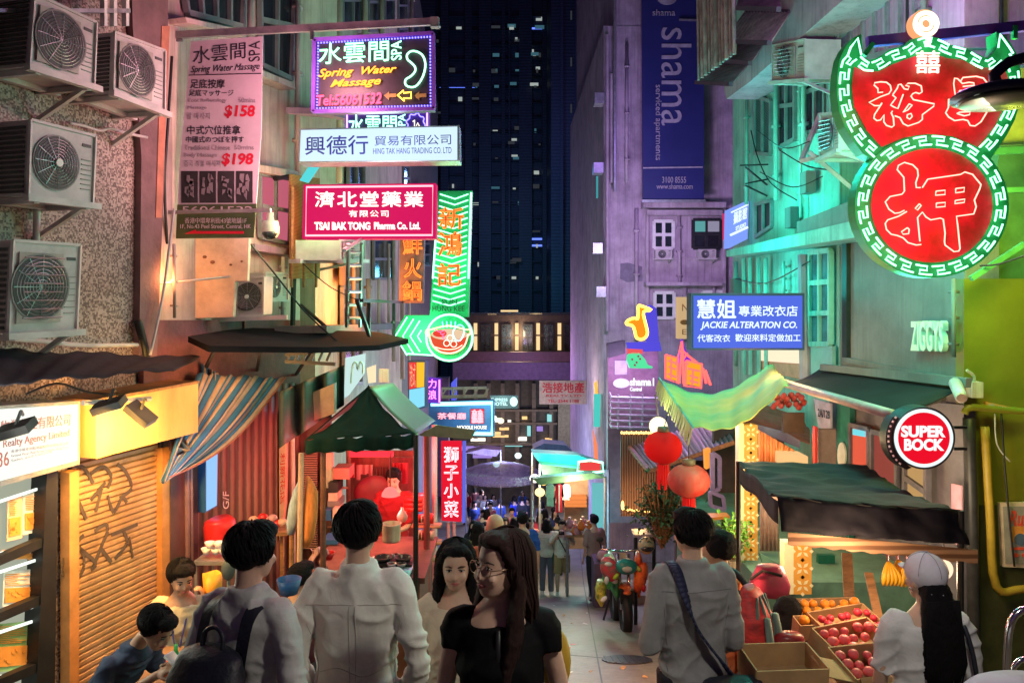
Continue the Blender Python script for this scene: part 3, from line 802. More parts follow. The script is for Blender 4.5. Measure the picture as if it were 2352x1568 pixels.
# ================================================================ air conditioners
def disc(P, u, v, r, n=32, ry=None): return [(u + r * math.cos(2 * math.pi * i / n), v + (ry or r) * math.sin(2 * math.pi * i / n)) for i in range(n)]
def aircon(q, o, th, label, style, group='air conditioner units on the mosaic wall', P=L, shelf=True, side=True):
    c = [P(u, v, o) for u, v in q]
    t = thing('air_conditioner', label, 'air conditioner', (c[2] + c[3]) / 2, group)
    n = P.n
    def at(x, y, k=0): return c[3].lerp(c[2], x).lerp(c[0].lerp(c[1], x), y) + n * k
    w = (c[1] - c[0]).length; h = (c[0] - c[3]).length
    MB().prism(c, n * -th).build('casing', ACW, t)
    m = MB()
    for a, b in ((at(0, 0, .003), at(1, 0, .003)), (at(0, 1, .003), at(1, 1, .003)), (at(0, 0, .004), at(0, 1, .004)), (at(1, 0, .004), at(1, 1, .004))):
        m.bar(a, b, .018)
    m.build('casing_edge', ACW, t)
    cx, r = (.4, .36) if style != 'wide' else (.42, .4)
    def disc(rr, k, n_=28): return [at(cx + rr * h / w * math.cos(2 * math.pi * i / n_), .5 + rr * math.sin(2 * math.pi * i / n_), k) for i in range(n_)]
    if h / w < .7: r = .42
    if style in ('rect', 'wide'):
        MB().prism([at(.08, .1, .006), at(.72, .1, .006), at(.72, .88, .006), at(.08, .88, .006)], n * .01).build('grille_frame', mat('grille_beige', (.36, .33, .3), .6), t)
    k0 = .018 if style in ('rect', 'wide') else .006
    MB().prism(disc(r, k0), n * .006).build('fan_opening', ACD, t)
    m = MB()
    for i in range(1, 9): m.tube(disc(r * i / 9, k0 + .012, 24), .0018, 3, closed=True)
    for i in range(12):
        a = 2 * math.pi * i / 12
        m.tube([at(cx, .5, k0 + .012), at(cx + r * h / w * math.cos(a), .5 + r * math.sin(a), k0 + .012)], .0018, 3)
    if style == 'rect':
        for i in range(8): m.tube([at(.12, .16 + i * .095, k0 + .02), at(.7, .16 + i * .095, k0 + .02)], .004, 4)
    m.build('fan_grille', STEEL, t)
    m = MB().prism(disc(r * 1.06, k0 - .001), n * .004)
    m.build('fan_ring', mat('fan_ring_grey', (.22, .2, .2), .5), t)
    if style == 'round': MB().prism(disc(.055, k0 + .016, 16), n * .01).build('fan_hub', WHITE, t)
    m = MB()
    for i in range(7): m.bar(at(.79, .2 + i * .07, .004), at(.95, .2 + i * .07, .004), .006)
    m.build('panel_groove', mat('groove_grey', (.25, .24, .23), .6), t)
    m = MB()
    text(m, 'INVERTER', P, (0, 0, 1, 1)) if False else None
    m.bar(at(.8, .83, .003), at(.94, .83, .003), .004, .02)
    m.build('name_plate', ACD, t)
    if side:
        m = MB(); e = (c[0] - c[1]).normalized()
        for i in range(14):
            z = .06 + i * .065
            a = at(0, z) + e * .006 - n * .03; b = at(0, z) + e * .006 - n * (th - .03)
            m.bar(a, b, .012, h * .035)
        m.build('side_fin', ACD, t)
    if shelf:
        m = MB()
        for k in (.02, -th + .04):
            m.bar(at(-.06, -.03, k), at(1.08, -.03, k), .05, .04)
        m.bar(at(.1, -.05, .02), at(.1, -.05, -o), .035, .035); m.bar(at(.9, -.05, .02), at(.9, -.05, -o), .035, .035)
        m.bar(at(.9, -.05, -.02), at(.9, -.5, -o), .03)
        m.build('shelf_bracket', ACW, t)
    return t
aircon([(78, -14), (220, 52), (214, 199), (66, 152)], .42, .38, 'large air conditioner topmost on the mosaic wall, cut by the picture edge', 'wide')
aircon([(262, 74), (378, 117), (376, 258), (258, 213)], .42, .34, 'rust streaked air conditioner beside the hanging price banner', 'wide')
aircon([(69, 275), (218, 313), (211, 469), (63, 450)], .42, .38, 'air conditioner with a white fan hub midway down the mosaic wall', 'round')
aircon([(29, 552), (183, 563), (174, 757), (18, 766)], .42, .38, 'lowest air conditioner with a square wire grille above the shop sign', 'rect')
PG = F(7.2)
aircon([(546, 640), (606, 635), (604, 722), (544, 726)], .0, .28, 'small air conditioner on a bracket before the stained cream panel', 'round', 'small air conditioners further down', P=PG, shelf=False)
t = thing('bracket', 'white angle bracket carrying the small air conditioner over the black canopy', 'bracket', PG(540, 740))
MB().bar(PG(470, 660, -.1), PG(540, 735, -.1), .04).bar(PG(480, 735, .02), PG(660, 728, .02), .04).build('arm', ACW, t)
aircon([(608, 626), (660, 628), (660, 690), (608, 692)], .25, .25, 'dim air conditioner in the niche behind the small bracketed one', 'round', 'small air conditioners further down', shelf=False, side=False)
aircon([(780, 552), (836, 552), (836, 598), (780, 598)], .5, .4, 'dark air conditioner on a shelf below the pink pharmacy sign', 'rect', 'small air conditioners further down', P=L2, side=False)
for (u0, v0, u1, v1, lb) in [(1506, 573, 1543, 594, 'left of two small air conditioners on the mauve block'), (1604, 573, 1644, 594, 'right of two small air conditioners on the mauve block, over a rust stain')]:
    aircon([(u0, v0), (u1, v0), (u1, v1), (u0, v1)], .3, .3, lb, 'round', 'air conditioners on the mauve block', P=PM, side=False)
aircon([(1884, 262), (1928, 258), (1928, 345), (1884, 365)], .6, .5, 'caged window air conditioner beside the pawn shop neon', 'rect', 'window units on the teal building', P=RW, side=False)
aircon([(1775, 105), (1850, 90), (1850, 182), (1775, 188)], .5, .4, 'mauve boxed window unit under the bamboo rack', 'rect', 'window units on the teal building', P=RW, side=False)
m = MB()
for a, b in (((1840, 370), (1965, 340)), ((1860, 350), (1960, 435)), ((1840, 370), (1884, 262))): m.bar(RW(*a, .62), RW(*b, .3), .04)
tag(m.build('bracket', mat('pink_bracket', (.5, .35, .36), .6)), 'rusty pink bracket under the caged window air conditioner', 'bracket')

# bamboo drying rack on the right
t = thing('balcony_rack', 'rack of bamboo poles and wires jutting out above the teal windows', 'rack', RW(1700, 190, .8))
X3 = lambda x, y: (1148.7 + x * .2747, y * .2747)
m = MB(); rl = MB()
def lp(a, b, k): return (a[0] + (b[0] - a[0]) * k, a[1] + (b[1] - a[1]) * k)
for (a0, a1, b0, b1) in (((2020, -140), (2330, -130), (1990, 70), (2330, 80)), ((2060, 95), (2420, 100), (1880, 345), (2250, 360)), ((1850, 375), (2190, 375), (1770, 495), (2090, 530)), ((1800, 540), (2060, 545), (1640, 690), (1930, 705))):
    for k in range(15):
        p = X3(*lp(a0, a1, k / 14)); q = X3(*lp(b0, b1, k / 14)); m.bar(RW(*p, .5), RW(*q, 1.0), .035, .02)
    for c0, c1, o in ((a0, a1, .5), (b0, b1, 1.02)): rl.bar(RW(*X3(*c0), o), RW(*X3(*c1), o), .05, .05)
for k in range(11):
    u, v = X3(1650 + k * 30, -80); m.tube([RW(u, -60, 1.05), RW(u + 3, 185 - k * 6, 1.05)], .02 + .008 * (k % 3), 5)
MBAM = mat('bleached_bamboo', (.42, .3, .34), .7, var=.5)
q_ = MB(); q_.add(m.v, m.f); q_.build('slat', MBAM, t)
q_ = MB(); q_.add(rl.v, rl.f); q_.build('rail_frame', mat('dark_rail', (.07, .045, .09), .6), t)
# small folded brackets on the teal wall
m = MB()
for dv in (0, 42):
    m.bar(RW(1700 + dv * .3, 380 + dv, .5), RW(1764, 378 + dv * .8, .1), .02).bar(RW(1712, 384 + dv, .4), RW(1762, 425 + dv * .6, .05), .02)
tag(m.build('bracket', DARK), 'empty black iron brackets folded on the teal wall', 'bracket')

# ================================================================ signs on the left
t = thing('sign_pole', 'long grey steel pole carrying the spa sign and price banner', 'pole', W(390, 90, 6.7))
PS1 = F(6.72)
MB().bar(PS1(386, 82), PS1(1000, 50), .035, .06).build('pole', STEEL, t)
MB().bar(PS1(384, 70), PS1(384, 130), .12, .1).bar(PS1(999, 42), PS1(999, 64), .07).bar(PS1(717, 62), PS1(717, 92), .03).bar(PS1(394, 95), PS1(420, 92), .02).build('clamp', FRAME, t)
for i, (u, v) in enumerate([(600, 218), (560, 485)]):
    pass
# price banner
t = thing('banner_sign', 'tall white massage price banner hanging from the steel pole', 'banner', W(500, 545, 6.7))
PBn = F(6.68)
banner = [(438, 95), (603, 84), (600, 300), (583, 545), (405, 545), (412, 380)]
BW = mat('banner_vinyl', (.5, .47, .55), .55, var=.18, scale=2)
slab('sheet', PBn, banner, BW, .015, 0, t)
slab('green_panel', PBn, [(407, 470), (589, 468), (583, 546), (404, 548)], mat('banner_green', (.06, .1, .045), .5), .01, .004, t)
INK = mat('banner_ink', (.03, .03, .05), .6)
GRN = mat('banner_grey_ink', (.3, .27, .33), .6)
REDI = mat('banner_red_ink', (.5, .01, .04), .5)
m = MB()
text(m, '水雲間', PBn, [(443, 108), (564, 96), (564, 134), (443, 148)])
text(m, 'SPA', PBn, [(571, 96), (597, 94), (597, 140), (571, 143)], rot=-90)
text(m, '足底按摩', PBn, (437, 182, 516, 203), bold=.02)
text(m, '中式穴位推拿', PBn, (430, 288, 552, 309), bold=.02)
text(m, '足底マッサージ', PBn, (434, 206, 536, 221)); text(m, '中國式のつぼを押す', PBn, (427, 313, 560, 328))
m.bar(PBn(434, 173, .005), PBn(600, 169, .005), .004, .008)
text(m, 'Spring Water Massage', PBn, [(438, 152), (597, 144), (596, 164), (438, 172)], shear=.35)
m.build('lettering', INK, t)
m = MB()
for s_, b in (('Foot Reflexology', (433, 226, 520, 237)), ('Massage', (431, 243, 474, 253)), ('50mins', (548, 224, 586, 236)), ('발 마사지', (429, 259, 482, 274)), ('Traditional Chinese', (424, 333, 528, 345)), ('50mins', (538, 333, 583, 344)), ('Body Massage', (422, 351, 498, 363)), ('중국 경혈 마사지', (422, 368, 506, 383))):
    text(m, s_, PBn, b)
m.build('small_lettering', GRN, t)
m = MB()
text(m, '$158', PBn, (515, 242, 586, 272), bold=.03, shear=.12); text(m, '$198', PBn, (509, 352, 582, 382), bold=.03, shear=.12)
m.prism([PBn(u, v, .009) for u, v in [(424, 537), (450, 527), (450, 531), (560, 531), (560, 537)]], (0, -.004, 0))
m.build('red_lettering', REDI, t)
m = MB()
text(m, '56061532', PBn, (418, 474, 580, 489), o=.008); text(m, '香港中環卑利街43號地舖1F', PBn, (424, 500, 566, 513), o=.008); text(m, '1F, No.43 Peel Street, Central, HK', PBn, (414, 515, 576, 526), o=.008)
m.build('address_lettering', BW, t)
for i, u in enumerate((414, 456, 498, 540)):
    ph = slab('photo_print', PBn, rect(u + 2, 393, u + 40, 466), mat('print_dark', (.03, .03, .035), .5), .006, .004, t)
    m = MB(); rr = random.Random(i)
    for k in range(7):
        a, b = rr.uniform(u + 4, u + 28), rr.uniform(398, 440)
        m.prism([PBn(x, y, .009) for x, y in [(a, b), (a + rr.uniform(3, 11), b + rr.uniform(-4, 4)), (a + rr.uniform(3, 9), b + rr.uniform(6, 24)), (a - 1, b + 12)]], (0, -.003, 0))
    m.build('print_shape', mat('print_grey', (.2, .19, .22), .5), ph)
m = MB().bar(PBn(372, 488, .05), PBn(622, 483, .05), .03)
tag(m.build('sign_bar', STEEL), 'thin steel stay bar crossing the foot of the price banner', 'bar')

# neon spa sign
t = thing('neon_sign', 'neon spa sign with green characters, blue dotted border and a footprint outline', 'sign', W(858, 256, 6.6))
P1 = F(6.55)
slab('panel', P1, [(722, 92), (995, 77), (997, 250), (719, 257)], mat('sign_black_panel', (.02, .022, .03), .4), .14, 0, t)
edge = [(722, 92), (995, 77), (997, 250), (719, 257)]
m = MB()
for i in range(4): m.bar(P1(*edge[i], .008), P1(*edge[(i + 1) % 4], .008), .03, .03)
m.build('border', mat('violet_border_paint', (.12, .06, .4), .4), t)
m = MB()
inn = [(731, 99), (988, 85), (989, 243), (728, 249)]
for i in range(4):
    a, b = inn[i], inn[(i + 1) % 4]; k = 38 if i % 2 == 0 else 22
    for j in range(k):
        p = P1(a[0] + (b[0] - a[0]) * j / k, a[1] + (b[1] - a[1]) * j / k, .02); m.box(p, (.011, .01, .011))
m.build('border_bulb', NB, t)
m = MB()
text(m, '水雲間', P1, [(733, 101), (893, 92), (893, 140), (731, 148)], o=.03, th=.01)
text(m, 'SPA', P1, [(898, 96), (922, 93), (922, 136), (898, 139)], rot=-90, o=.03, th=.01)
foot = [(935, 126), (945, 118), (960, 120), (972, 130), (977, 148), (974, 168), (966, 186), (954, 199), (940, 200), (931, 194), (932, 183), (943, 176), (953, 165), (953, 154), (944, 144), (936, 137)]
m.tube(smoothline([P1(u, v, .03) for u, v in foot], 3, True), .008, 6, closed=True)
m.build('green_neon', NG, t)
m = MB()
text(m, 'Spring  Water', P1, [(731, 159), (911, 149), (909, 171), (731, 183)], o=.03, th=.01, shear=.35, bold=.012)
text(m, 'Massage', P1, [(760, 184), (875, 176), (874, 199), (758, 205)], o=.03, th=.01, shear=.35, bold=.012)
m.build('orange_neon', NO, t)
m = MB()
text(m, 'Tel:56061532', P1, [(727, 219), (876, 212), (875, 238), (726, 243)], o=.03, th=.01, shear=.1, bold=.01)
m.build('red_neon', emit('crimson_neon_tube', (1, .06, .14), 4), t)
m = MB()
ar = [(913, 219), (927, 208), (927, 214), (944, 212), (944, 226), (927, 226), (929, 232)]
m.tube([P1(u, v, .03) for u, v in ar], .007, 5, closed=True)
m.build('arrow_neon', NY, t)
m = MB()
for x in (882, 951): m.prism([P1(u, v, .006) for u, v in [(x, 220), (x + 12, 211), (x + 12, 216), (x + 28, 215), (x + 28, 224), (x + 12, 224), (x + 12, 231)]], (0, -.006, 0))
m.build('dark_arrow', mat('olive_arrow', (.25, .22, .06), .5), t)
lamp(t, W(760, 160, 6.1), (1, .36, .42), 34, .2)

t = thing('neon_sign', 'smaller spa neon half hidden above the white trading company sign', 'sign', W(890, 310, 8.5))
P2 = F(8.4)
slab('panel', P2, [(793, 258), (985, 252), (985, 330), (793, 330)], mat('sign_violet_panel', (.05, .03, .14), .4), .14, 0, t)
m = MB()
for a, b in (((797, 262), (981, 256)), ((797, 262), (797, 328)), ((981, 256), (981, 328))): m.tube([P2(*a, .03), P2(*b, .03)], .009, 6)
m.build('violet_neon', emit('violet_neon_tube', (.6, .2, 1), 4), t)
m = MB(); text(m, '水雲間', P2, (800, 264, 911, 312), o=.03, th=.01); text(m, 'SPA', P2, (914, 262, 931, 300), rot=-90, o=.03, th=.01)
m.build('green_neon', NG, t)
m = MB(); m.tube([P2(955 + (20 + 2.5 * math.sin(i * 1.6)) * math.cos(i * .2), 284 + (22 + 2.5 * math.sin(i * 1.6)) * math.sin(i * .2), .03) for i in range(32)], .007, 5, closed=True)
m.build('blue_neon', NB, t)
m = MB().tube([P2(u, v, .03) for u, v in [(948, 280), (952, 276), (952, 296), (960, 282), (963, 290)]], .006, 5); m.build('white_neon', NW, t)

# white light box
t = thing('sign_box', 'long white light box with blue trading company lettering', 'sign', W(870, 372, 7.5))
P3 = F(7.4)
q3 = [(691, 299), (1050, 291), (1050, 367), (688, 370)]
slab('casing', P3, [(687, 296), (1055, 288), (1056, 370), (685, 374)], STEEL, .25, -.01, t)
slab('lit_face', P3, q3, emit('white_lit_face', (.66, .86, 1), .95), .02, .005, t)
m = MB()
text(m, '興德行', P3, [(701, 314), (845, 310), (846, 354), (701, 356)], o=.01, bold=.012)
text(m, '貿易有限公司', P3, [(860, 313), (1036, 308), (1036, 332), (860, 335)], o=.01)
text(m, 'HING TAK HANG TRADING CO. LTD', P3, [(857, 341), (1037, 338), (1037, 352), (857, 354)], o=.01)
m.build('lettering', mat('indigo_letters', (.03, .03, .3), .5), t)
lamp(t, W(870, 330, 6.9), (.75, .9, 1), 9, .3)
t = thing('cyan_sign', 'slanting cyan panel tucked between the white and pink signs', 'sign', W(712, 420, 8))
slab('lit_face', F(7.8), [(714, 374), (737, 374), (706, 419), (688, 414)], emit('cyan_lit_face', (.1, .75, .8), .8), .05, 0, t)

# pink pharmacy sign
t = thing('neon_sign', 'crimson pharmacy light box with a pink neon border and silver letters', 'sign', W(848, 548, 8))
P4 = F(7.9)
slab('panel', P4, [(697, 424), (1001, 421), (1001, 548), (694, 548)], emit('crimson_lit_face', (.6, .006, .1), .95), .2, 0, t)
m = MB(); bq = [(704, 430), (994, 427), (993, 540), (702, 541)]
m.tube([P4(u, v, .035) for u, v in bq], .011, 6, closed=True); m.build('border_tube', NP, t)
m = MB()
text(m, '濟北堂藥業', P4, (724, 440, 972, 475), o=.02, th=.015, bold=.025, space=1.15)
text(m, '有限公司', P4, (801, 483, 892, 498), o=.02, th=.015, space=1.2)
text(m, 'TSAI BAK TONG', P4, (722, 510, 850, 528), o=.02, th=.015, bold=.03)
text(m, 'Pharma Co. Ltd.', P4, (859, 510, 965, 527), o=.02, th=.015, bold=.03)
m.build('lettering', emit('silver_letters', (.75, .85, .85), .75, (.6, .6, .6)), t)
lamp(t, W(800, 480, 7.3), (1, .16, .28), 16, .3)
lamp(t, W(690, 450, 6.3), (1, .4, .4), 24, .3, 'SPOT', L(430, 250), 120)

# green noodle shop neon
t = thing('neon_sign', 'tall green chevron neon with red characters above a bowl and arrow', 'sign', W(1035, 830, 9.5))
P5 = F(9.4)
GP = mat('green_sign_paint', (.015, .34, .13), .4, var=.2)
slab('panel', P5, [(1007, 439), (1085, 438), (1076, 728), (987, 728)], GP, .16, 0, t)
slab('arrow_panel', P5, [(901, 772), (930, 724), (1024, 724), (1030, 818), (938, 816)], GP, .16, .002, t)
def disc(P, u, v, r, n=32, ry=None): return [(u + r * math.cos(2 * math.pi * i / n), v + (ry or r) * math.sin(2 * math.pi * i / n)) for i in range(n)]
slab('bowl_panel', P5, disc(P5, 1032, 775, 56), GP, .16, .012, t)
m = MB()
def lx(v): return 1007 - 20 * (v - 439) / 289
def rx(v): return 1085 - 9 * (v - 439) / 289
for k in range(20):
    v = 446 + k * 13.6
    if v > 700: break
    a = lx(v) + 4; b = rx(v) - 9; mid = (a + b) / 2 + 2
    m.tube([P5(a, v, .03), P5(mid, v + 11, .03), P5(b, v, .03)], .008, 5)
m.tube([P5(rx(442) - 3, 442, .03), P5(rx(640) - 3, 640, .03)], .012, 5); m.tube([P5(lx(540) + 1, 540, .03), P5(lx(640) + 1, 640, .03)], .012, 5)
for k in range(4):
    x = 908 + k * 17; w_ = [44, 40, 36, 14][k]
    m.tube([P5(x + w_ * .62, 772 - w_, .03), P5(x, 772, .03), P5(x + w_ * .62, 772 + w_, .03)], .009, 5)
m.tube([P5(936, 812, .03), P5(1000, 816, .03)], .009, 5)
m.tube([P5(u, v, .04) for u, v in disc(P5, 1032, 775, 53)], .012, 6, closed=True)
m.build('green_neon', NG, t)
m = MB()
for ch, b in (('新', (1009, 477, 1065, 525)), ('鴻', (1006, 533, 1061, 587)), ('記', (1005, 605, 1058, 656))): text(m, ch, P5, b, o=.05, th=.02, bold=.035)
m.build('red_character', emit('red_lit_character', (.85, .03, .015), .9), t)
m = MB()
for ch, b in (('新', (1009, 477, 1065, 525)), ('鴻', (1006, 533, 1061, 587)), ('記', (1005, 605, 1058, 656))): outline(m, ch, P5, b, .0055, .06, 4)
ORT = emit('orange_red_tube', (1, .2, .03), 2.2)
m.build('character_tube', ORT, t)
m = MB(); text(m, 'SUN', P5, (1014, 687, 1050, 698), o=.05, th=.01, bold=.02); text(m, 'HUNG KEE', P5, (993, 702, 1067, 715), o=.05, th=.01, bold=.02)
m.build('lettering', mat('dark_green_letters', (.01, .05, .02), .5), t)
m = MB()
m.tube(smoothline([P5(u, v, .05) for u, v in [(984, 760), (992, 790), (1012, 808), (1042, 810), (1066, 795), (1076, 766)]], 4), .009, 5)
m.tube(smoothline([P5(u, v, .05) for u, v in [(986, 770), (978, 766), (980, 758), (988, 757), (1030, 748), (1070, 757), (1079, 756), (1080, 766), (1072, 772)]], 3), .007, 5)
m.tube(smoothline([P5(u, v, .05) for u, v in [(998, 796), (1020, 802), (1046, 801), (1062, 792)]], 3), .006, 5)
m.build('bowl_tube', NR, t)
slab('bowl_fill', P5, [(988, 772), (1076, 772), (1070, 792), (1050, 806), (1032, 809), (1012, 806), (994, 792)], emit('bowl_red_face', (.75, .07, .03), .9), .01, .03, t)
slab('broth_fill', P5, disc(P5, 1032, 768, 42, 24, 13), emit('broth_cream_face', (.9, .6, .4), .8), .01, .034, t)
slab('meat_fill', P5, disc(P5, 1010, 766, 16, 16, 8), emit('meat_red_face', (.8, .04, .03), .9), .01, .04, t)
m = MB()
for k in range(4): m.tube(smoothline([P5(998 + k * 5 + 10 * math.sin(k), 756 + k * 6, .05), P5(1010 + k * 4, 762 + k * 6, .05), P5(1022, 758 + k * 7, .05)], 3), .006, 5)
m.build('red_tube', emit('crimson_neon_tube', (1, .06, .14), 4), t)
m = MB()
for k in range(4): m.tube([P5(1018 + k * 9, 752, .05), P5(1016 + k * 10, 738, .05)], .005, 5)
m.tube(smoothline([P5(u, v, .05) for u, v in [(1046, 780), (1040, 764), (1048, 750), (1058, 746), (1066, 754), (1064, 770), (1056, 782)]], 3, True), .006, 5, closed=True)
m.build('cyan_tube', NC, t)
m = MB()
for (u, v) in ((1026, 788), (1042, 790), (1034, 776)): m.tube([P5(*p, .05) for p in disc(P5, u, v, 7, 10)], .005, 5, closed=True)
m.build('white_tube', NW, t)
lamp(t, W(1035, 600, 8.9), (.1, 1, .4), 9, .3)
lamp(t, W(960, 770, 8.9), (.2, 1, .5), 16, .2)

# hot pot characters
t = thing('neon_sign', 'column of three orange hot pot characters hanging left of the green sign', 'sign', W(948, 690, 10.5))
P6 = F(10.4)
slab('panel', P6, [(918, 540), (975, 540), (972, 696), (916, 696)], mat('mauve_sign_back', (.2, .13, .15), .6), .12, 0, t)
m = MB(); m2 = MB()
for ch, b in (('鮮', (926, 540, 970, 584)), ('火', (928, 594, 968, 638)), ('鍋', (925, 646, 968, 690))):
    text(m, ch, P6, b, o=.04, th=.02, bold=.03); outline(m2, ch, P6, b, .0065, .05, 4)
m.build('red_character', emit('red_lit_character', (.85, .03, .015), .9), t); m2.build('character_tube', ORT, t)
lamp(t, W(850, 700, 9.9), (1, .28, .05), 42, .3)

# smaller shop signs lower down
t = thing('sign_box', 'upright red, yellow and cyan light box above the stall roof', 'sign', W(956, 945, 11))
P7 = F(10.8, -18, 955)
slab('casing', P7, [(936, 828), (976, 828), (976, 936), (938, 948)], BLUEP, .12, -.01, t)
slab('red_face', P7, [(939, 832), (956, 832), (956, 890), (940, 894)], emit('red_lit_face', (.8, .05, .05), .9), .02, .006, t)
slab('yellow_face', P7, [(957, 832), (974, 832), (973, 888), (957, 890)], emit('yellow_lit_face', (1, .5, .03), 1), .02, .006, t)
slab('cyan_face', P7, [(940, 895), (974, 889), (974, 932), (940, 943)], emit('cyan_box_face', (.25, .75, .95), .9), .02, .006, t)
m = MB(); text(m, '港式', P7, (941, 836, 954, 888), rot=0, o=.012); m.build('lettering', WHITE, t)
t = thing('neon_sign', 'small violet neon with two pink characters beyond the tricolour box', 'sign', W(995, 926, 13))
P8 = F(13)
slab('panel', P8, [(978, 866), (1012, 870), (1011, 927), (978, 926)], emit('violet_lit_face', (.16, .04, .6), .8), .1, 0, t)
m = MB(); text(m, '力', P8, (984, 871, 1002, 891), o=.04, th=.02); text(m, '浪', P8, (984, 896, 1002, 917), o=.04, th=.02)
m.tube([P8(1009, 872, .04), P8(1009, 924, .04)], .012, 5); m.build('pink_neon', emit('magenta_neon_tube', (1, .15, .5), 4), t)
t = thing('neon_sign', 'navy sign with a thick cyan neon frame and a red seal', 'sign', W(1070, 1002, 14))
P9 = F(14)
slab('panel', P9, [(985, 924), (1136, 918), (1136, 1002), (985, 996)], mat('navy_sign_panel', (.02, .05, .14), .5), .15, 0, t)
m = MB(); m.tube([P9(u, v, .05) for u, v in [(990, 928), (1130, 925), (1130, 996), (1020, 994)]], .035, 8); m.build('cyan_neon', NC, t)
m = MB(); m.prism([P9(u, v, .03) for u, v in rect(1081, 939, 1112, 972)], (0, -.02, 0)); m.build('seal', emit('red_seal', (.8, .02, .04), 1), t)
m = MB(); outline(m, '囍', P9, (1083, 941, 1110, 970), .012, .07, 4); text(m, '茶餐廳', P9, (1005, 948, 1070, 962), o=.04, th=.02, bold=.03); m.build('red_neon', NP, t)
m = MB(); text(m, 'NOODLE HOUSE', P9, (1050, 977, 1118, 985), o=.04, bold=.02); m.build('lettering', NW, t)
lamp(t, W(1100, 960, 13.2), (.3, .9, 1), 40, .3)
t = thing('truss', 'small pale steel truss above the cyan framed sign', 'truss', W(1066, 912, 15))
PT = F(15)
m = MB().bar(PT(1014, 892), PT(1118, 890), .05).bar(PT(1014, 911), PT(1118, 909), .06)
for k in range(5): m.bar(PT(1014 + k * 26, 892), PT(1014 + k * 26, 910), .04); m.bar(PT(1014 + k * 24, 910), PT(1026 + k * 24, 892), .03)
m.build('bars', CREAM, t)
t = thing('sign_box', 'glowing blue upright box beside the pale truss', 'sign', W(1042, 920, 15.2))
slab('lit_face', F(15.2), [(1036, 880), (1048, 868), (1048, 918), (1036, 924)], emit('blue_lit_face', (.1, .12, .8), .9), .2, .1, t)
t = thing('sign_box', 'row of white lit letters with a round clock far down the street', 'sign', W(1160, 934, 24))
P10 = F(24)
slab('back', P10, rect(1126, 908, 1190, 938), DARK, .1, 0, t)
m = MB(); text(m, 'EXPRESS', P10, (1128, 914, 1166, 921), o=.04, bold=.03); text(m, 'HOTEL', P10, (1130, 923, 1166, 931), o=.04, bold=.03); m.prism([P10(u, v, .03) for u, v in disc(P10, 1180, 922, 9, 20, 11)], (0, -.02, 0))
m.build('lettering', emit('ice_white_letters', (.6, .95, .95), 1.3), t)
lamp(t, W(1150, 930, 23), (.5, 1, .95), 60, .3)
t = thing('signboard', 'faded pink estate agent board hanging over the far street', 'sign', W(1294, 930, 30))
P11 = F(30)
slab('board', P11, rect(1239, 874, 1347, 928), mat('pink_board', (.5, .38, .36), .6), .15, 0, t)
m = MB(); text(m, '浩接地產', P11, (1246, 878, 1342, 902), o=.03, bold=.03); text(m, 'TEL: 2544 1188', P11, (1258, 917, 1330, 924), o=.03, bold=.02); text(m, 'REALTY LTD', P11, (1254, 906, 1336, 911), o=.03, bold=.02)
m.build('lettering', REDI, t)
lamp(t, W(1290, 900, 27), (1, .8, .75), 50, .3)
t = thing('sign_banner', 'narrow red vertical sign with pink outlined characters on a post', 'sign', W(1037, 1290, 9.5))
P12 = F(9.5)
slab('panel', P12, [(1013, 1014), (1060, 1014), (1059, 1198), (1014, 1195)], emit('scarlet_lit_face', (.72, .008, .03), .85), .08, 0, t)
m = MB()
for ch, b in (('獅', (1020, 1026, 1053, 1061)), ('子', (1020, 1069, 1053, 1102)), ('小', (1020, 1110, 1053, 1142)), ('菜', (1020, 1150, 1053, 1187))): outline(m, ch, P12, b, .004, .03, 4)
m.build('character_tube', emit('pale_pink_tube', (1, .55, .6), 2.2), t)
m = MB()
for u in (1030, 1043): m.tube([P12(u, 1198, -.05), Vector((P12(u, 1198).x, 9.55, gz(9.5)))], .02, 6)
m.build('post', ACW, t)
slab('blue_edge', P12, [(1062, 1014), (1070, 1014), (1068, 1200), (1061, 1200)], emit('blue_edge_light', (.12, .15, .75), .8), .06, -.05, t)
lamp(t, W(1037, 1100, 9.0), (1, .1, .12), 20, .2)

# shop signs near the camera on the left
t = thing('shop_sign', 'white lit estate agent fascia sign above the glass shop front', 'sign', L(80, 1100, .3))
RQ = [(-40, 942), (180, 928), (179, 1057), (-40, 1115)]
slab('casing', L, [(-40, 934), (184, 920), (183, 1066), (-40, 1128)], STEEL, .25, .27, t)
slab('lit_face', L, RQ, emit('warm_white_face', (.95, 1, .88), .92), .015, .275, t)
m = MB()
text(m, '物業代理有限公司', L, [(2, 966), (162, 950), (161, 976), (2, 994)], o=.28); text(m, 'Realty Agency Limited', L, [(8, 1010), (160, 985), (159, 1005), (8, 1033)], o=.28)
text(m, '136', L, [(-14, 1040), (21, 1036), (21, 1068), (-14, 1076)], o=.28)
m.build('lettering', mat('brick_red_letters', (.35, .1, .09), .5), t)
m = MB()
for i in range(3): text(m, ['香港中環卑利街地舖物業買賣租賃按揭', 'Ground Floor, Peel Street, Central, Hong Kong', 'Sales and Leasing'][i], L, [(26, 1033 + i * 11), ((158, 158, 120)[i], 1014 + i * 10), ((158, 158, 120)[i], 1020 + i * 10), (26, 1040 + i * 11)], o=.28)
m.build('small_lettering', GRN, t)
lamp(t, L(60, 1010, .9), (.95, 1, .85), 9, .3)
t = thing('shutter_box', 'orange yellow shutter housing box between the agency sign and the striped tarp', 'shutter box', L(330, 1050, .2))
YEL = mat('yellow_fascia_paint', (.6, .36, .13), .55, var=.25, scale=3, stretch=(1, 1, .3))
slab('housing', L, [(220, 922), (455, 878), (455, 992), (220, 1053)], YEL, .4, .34, t)
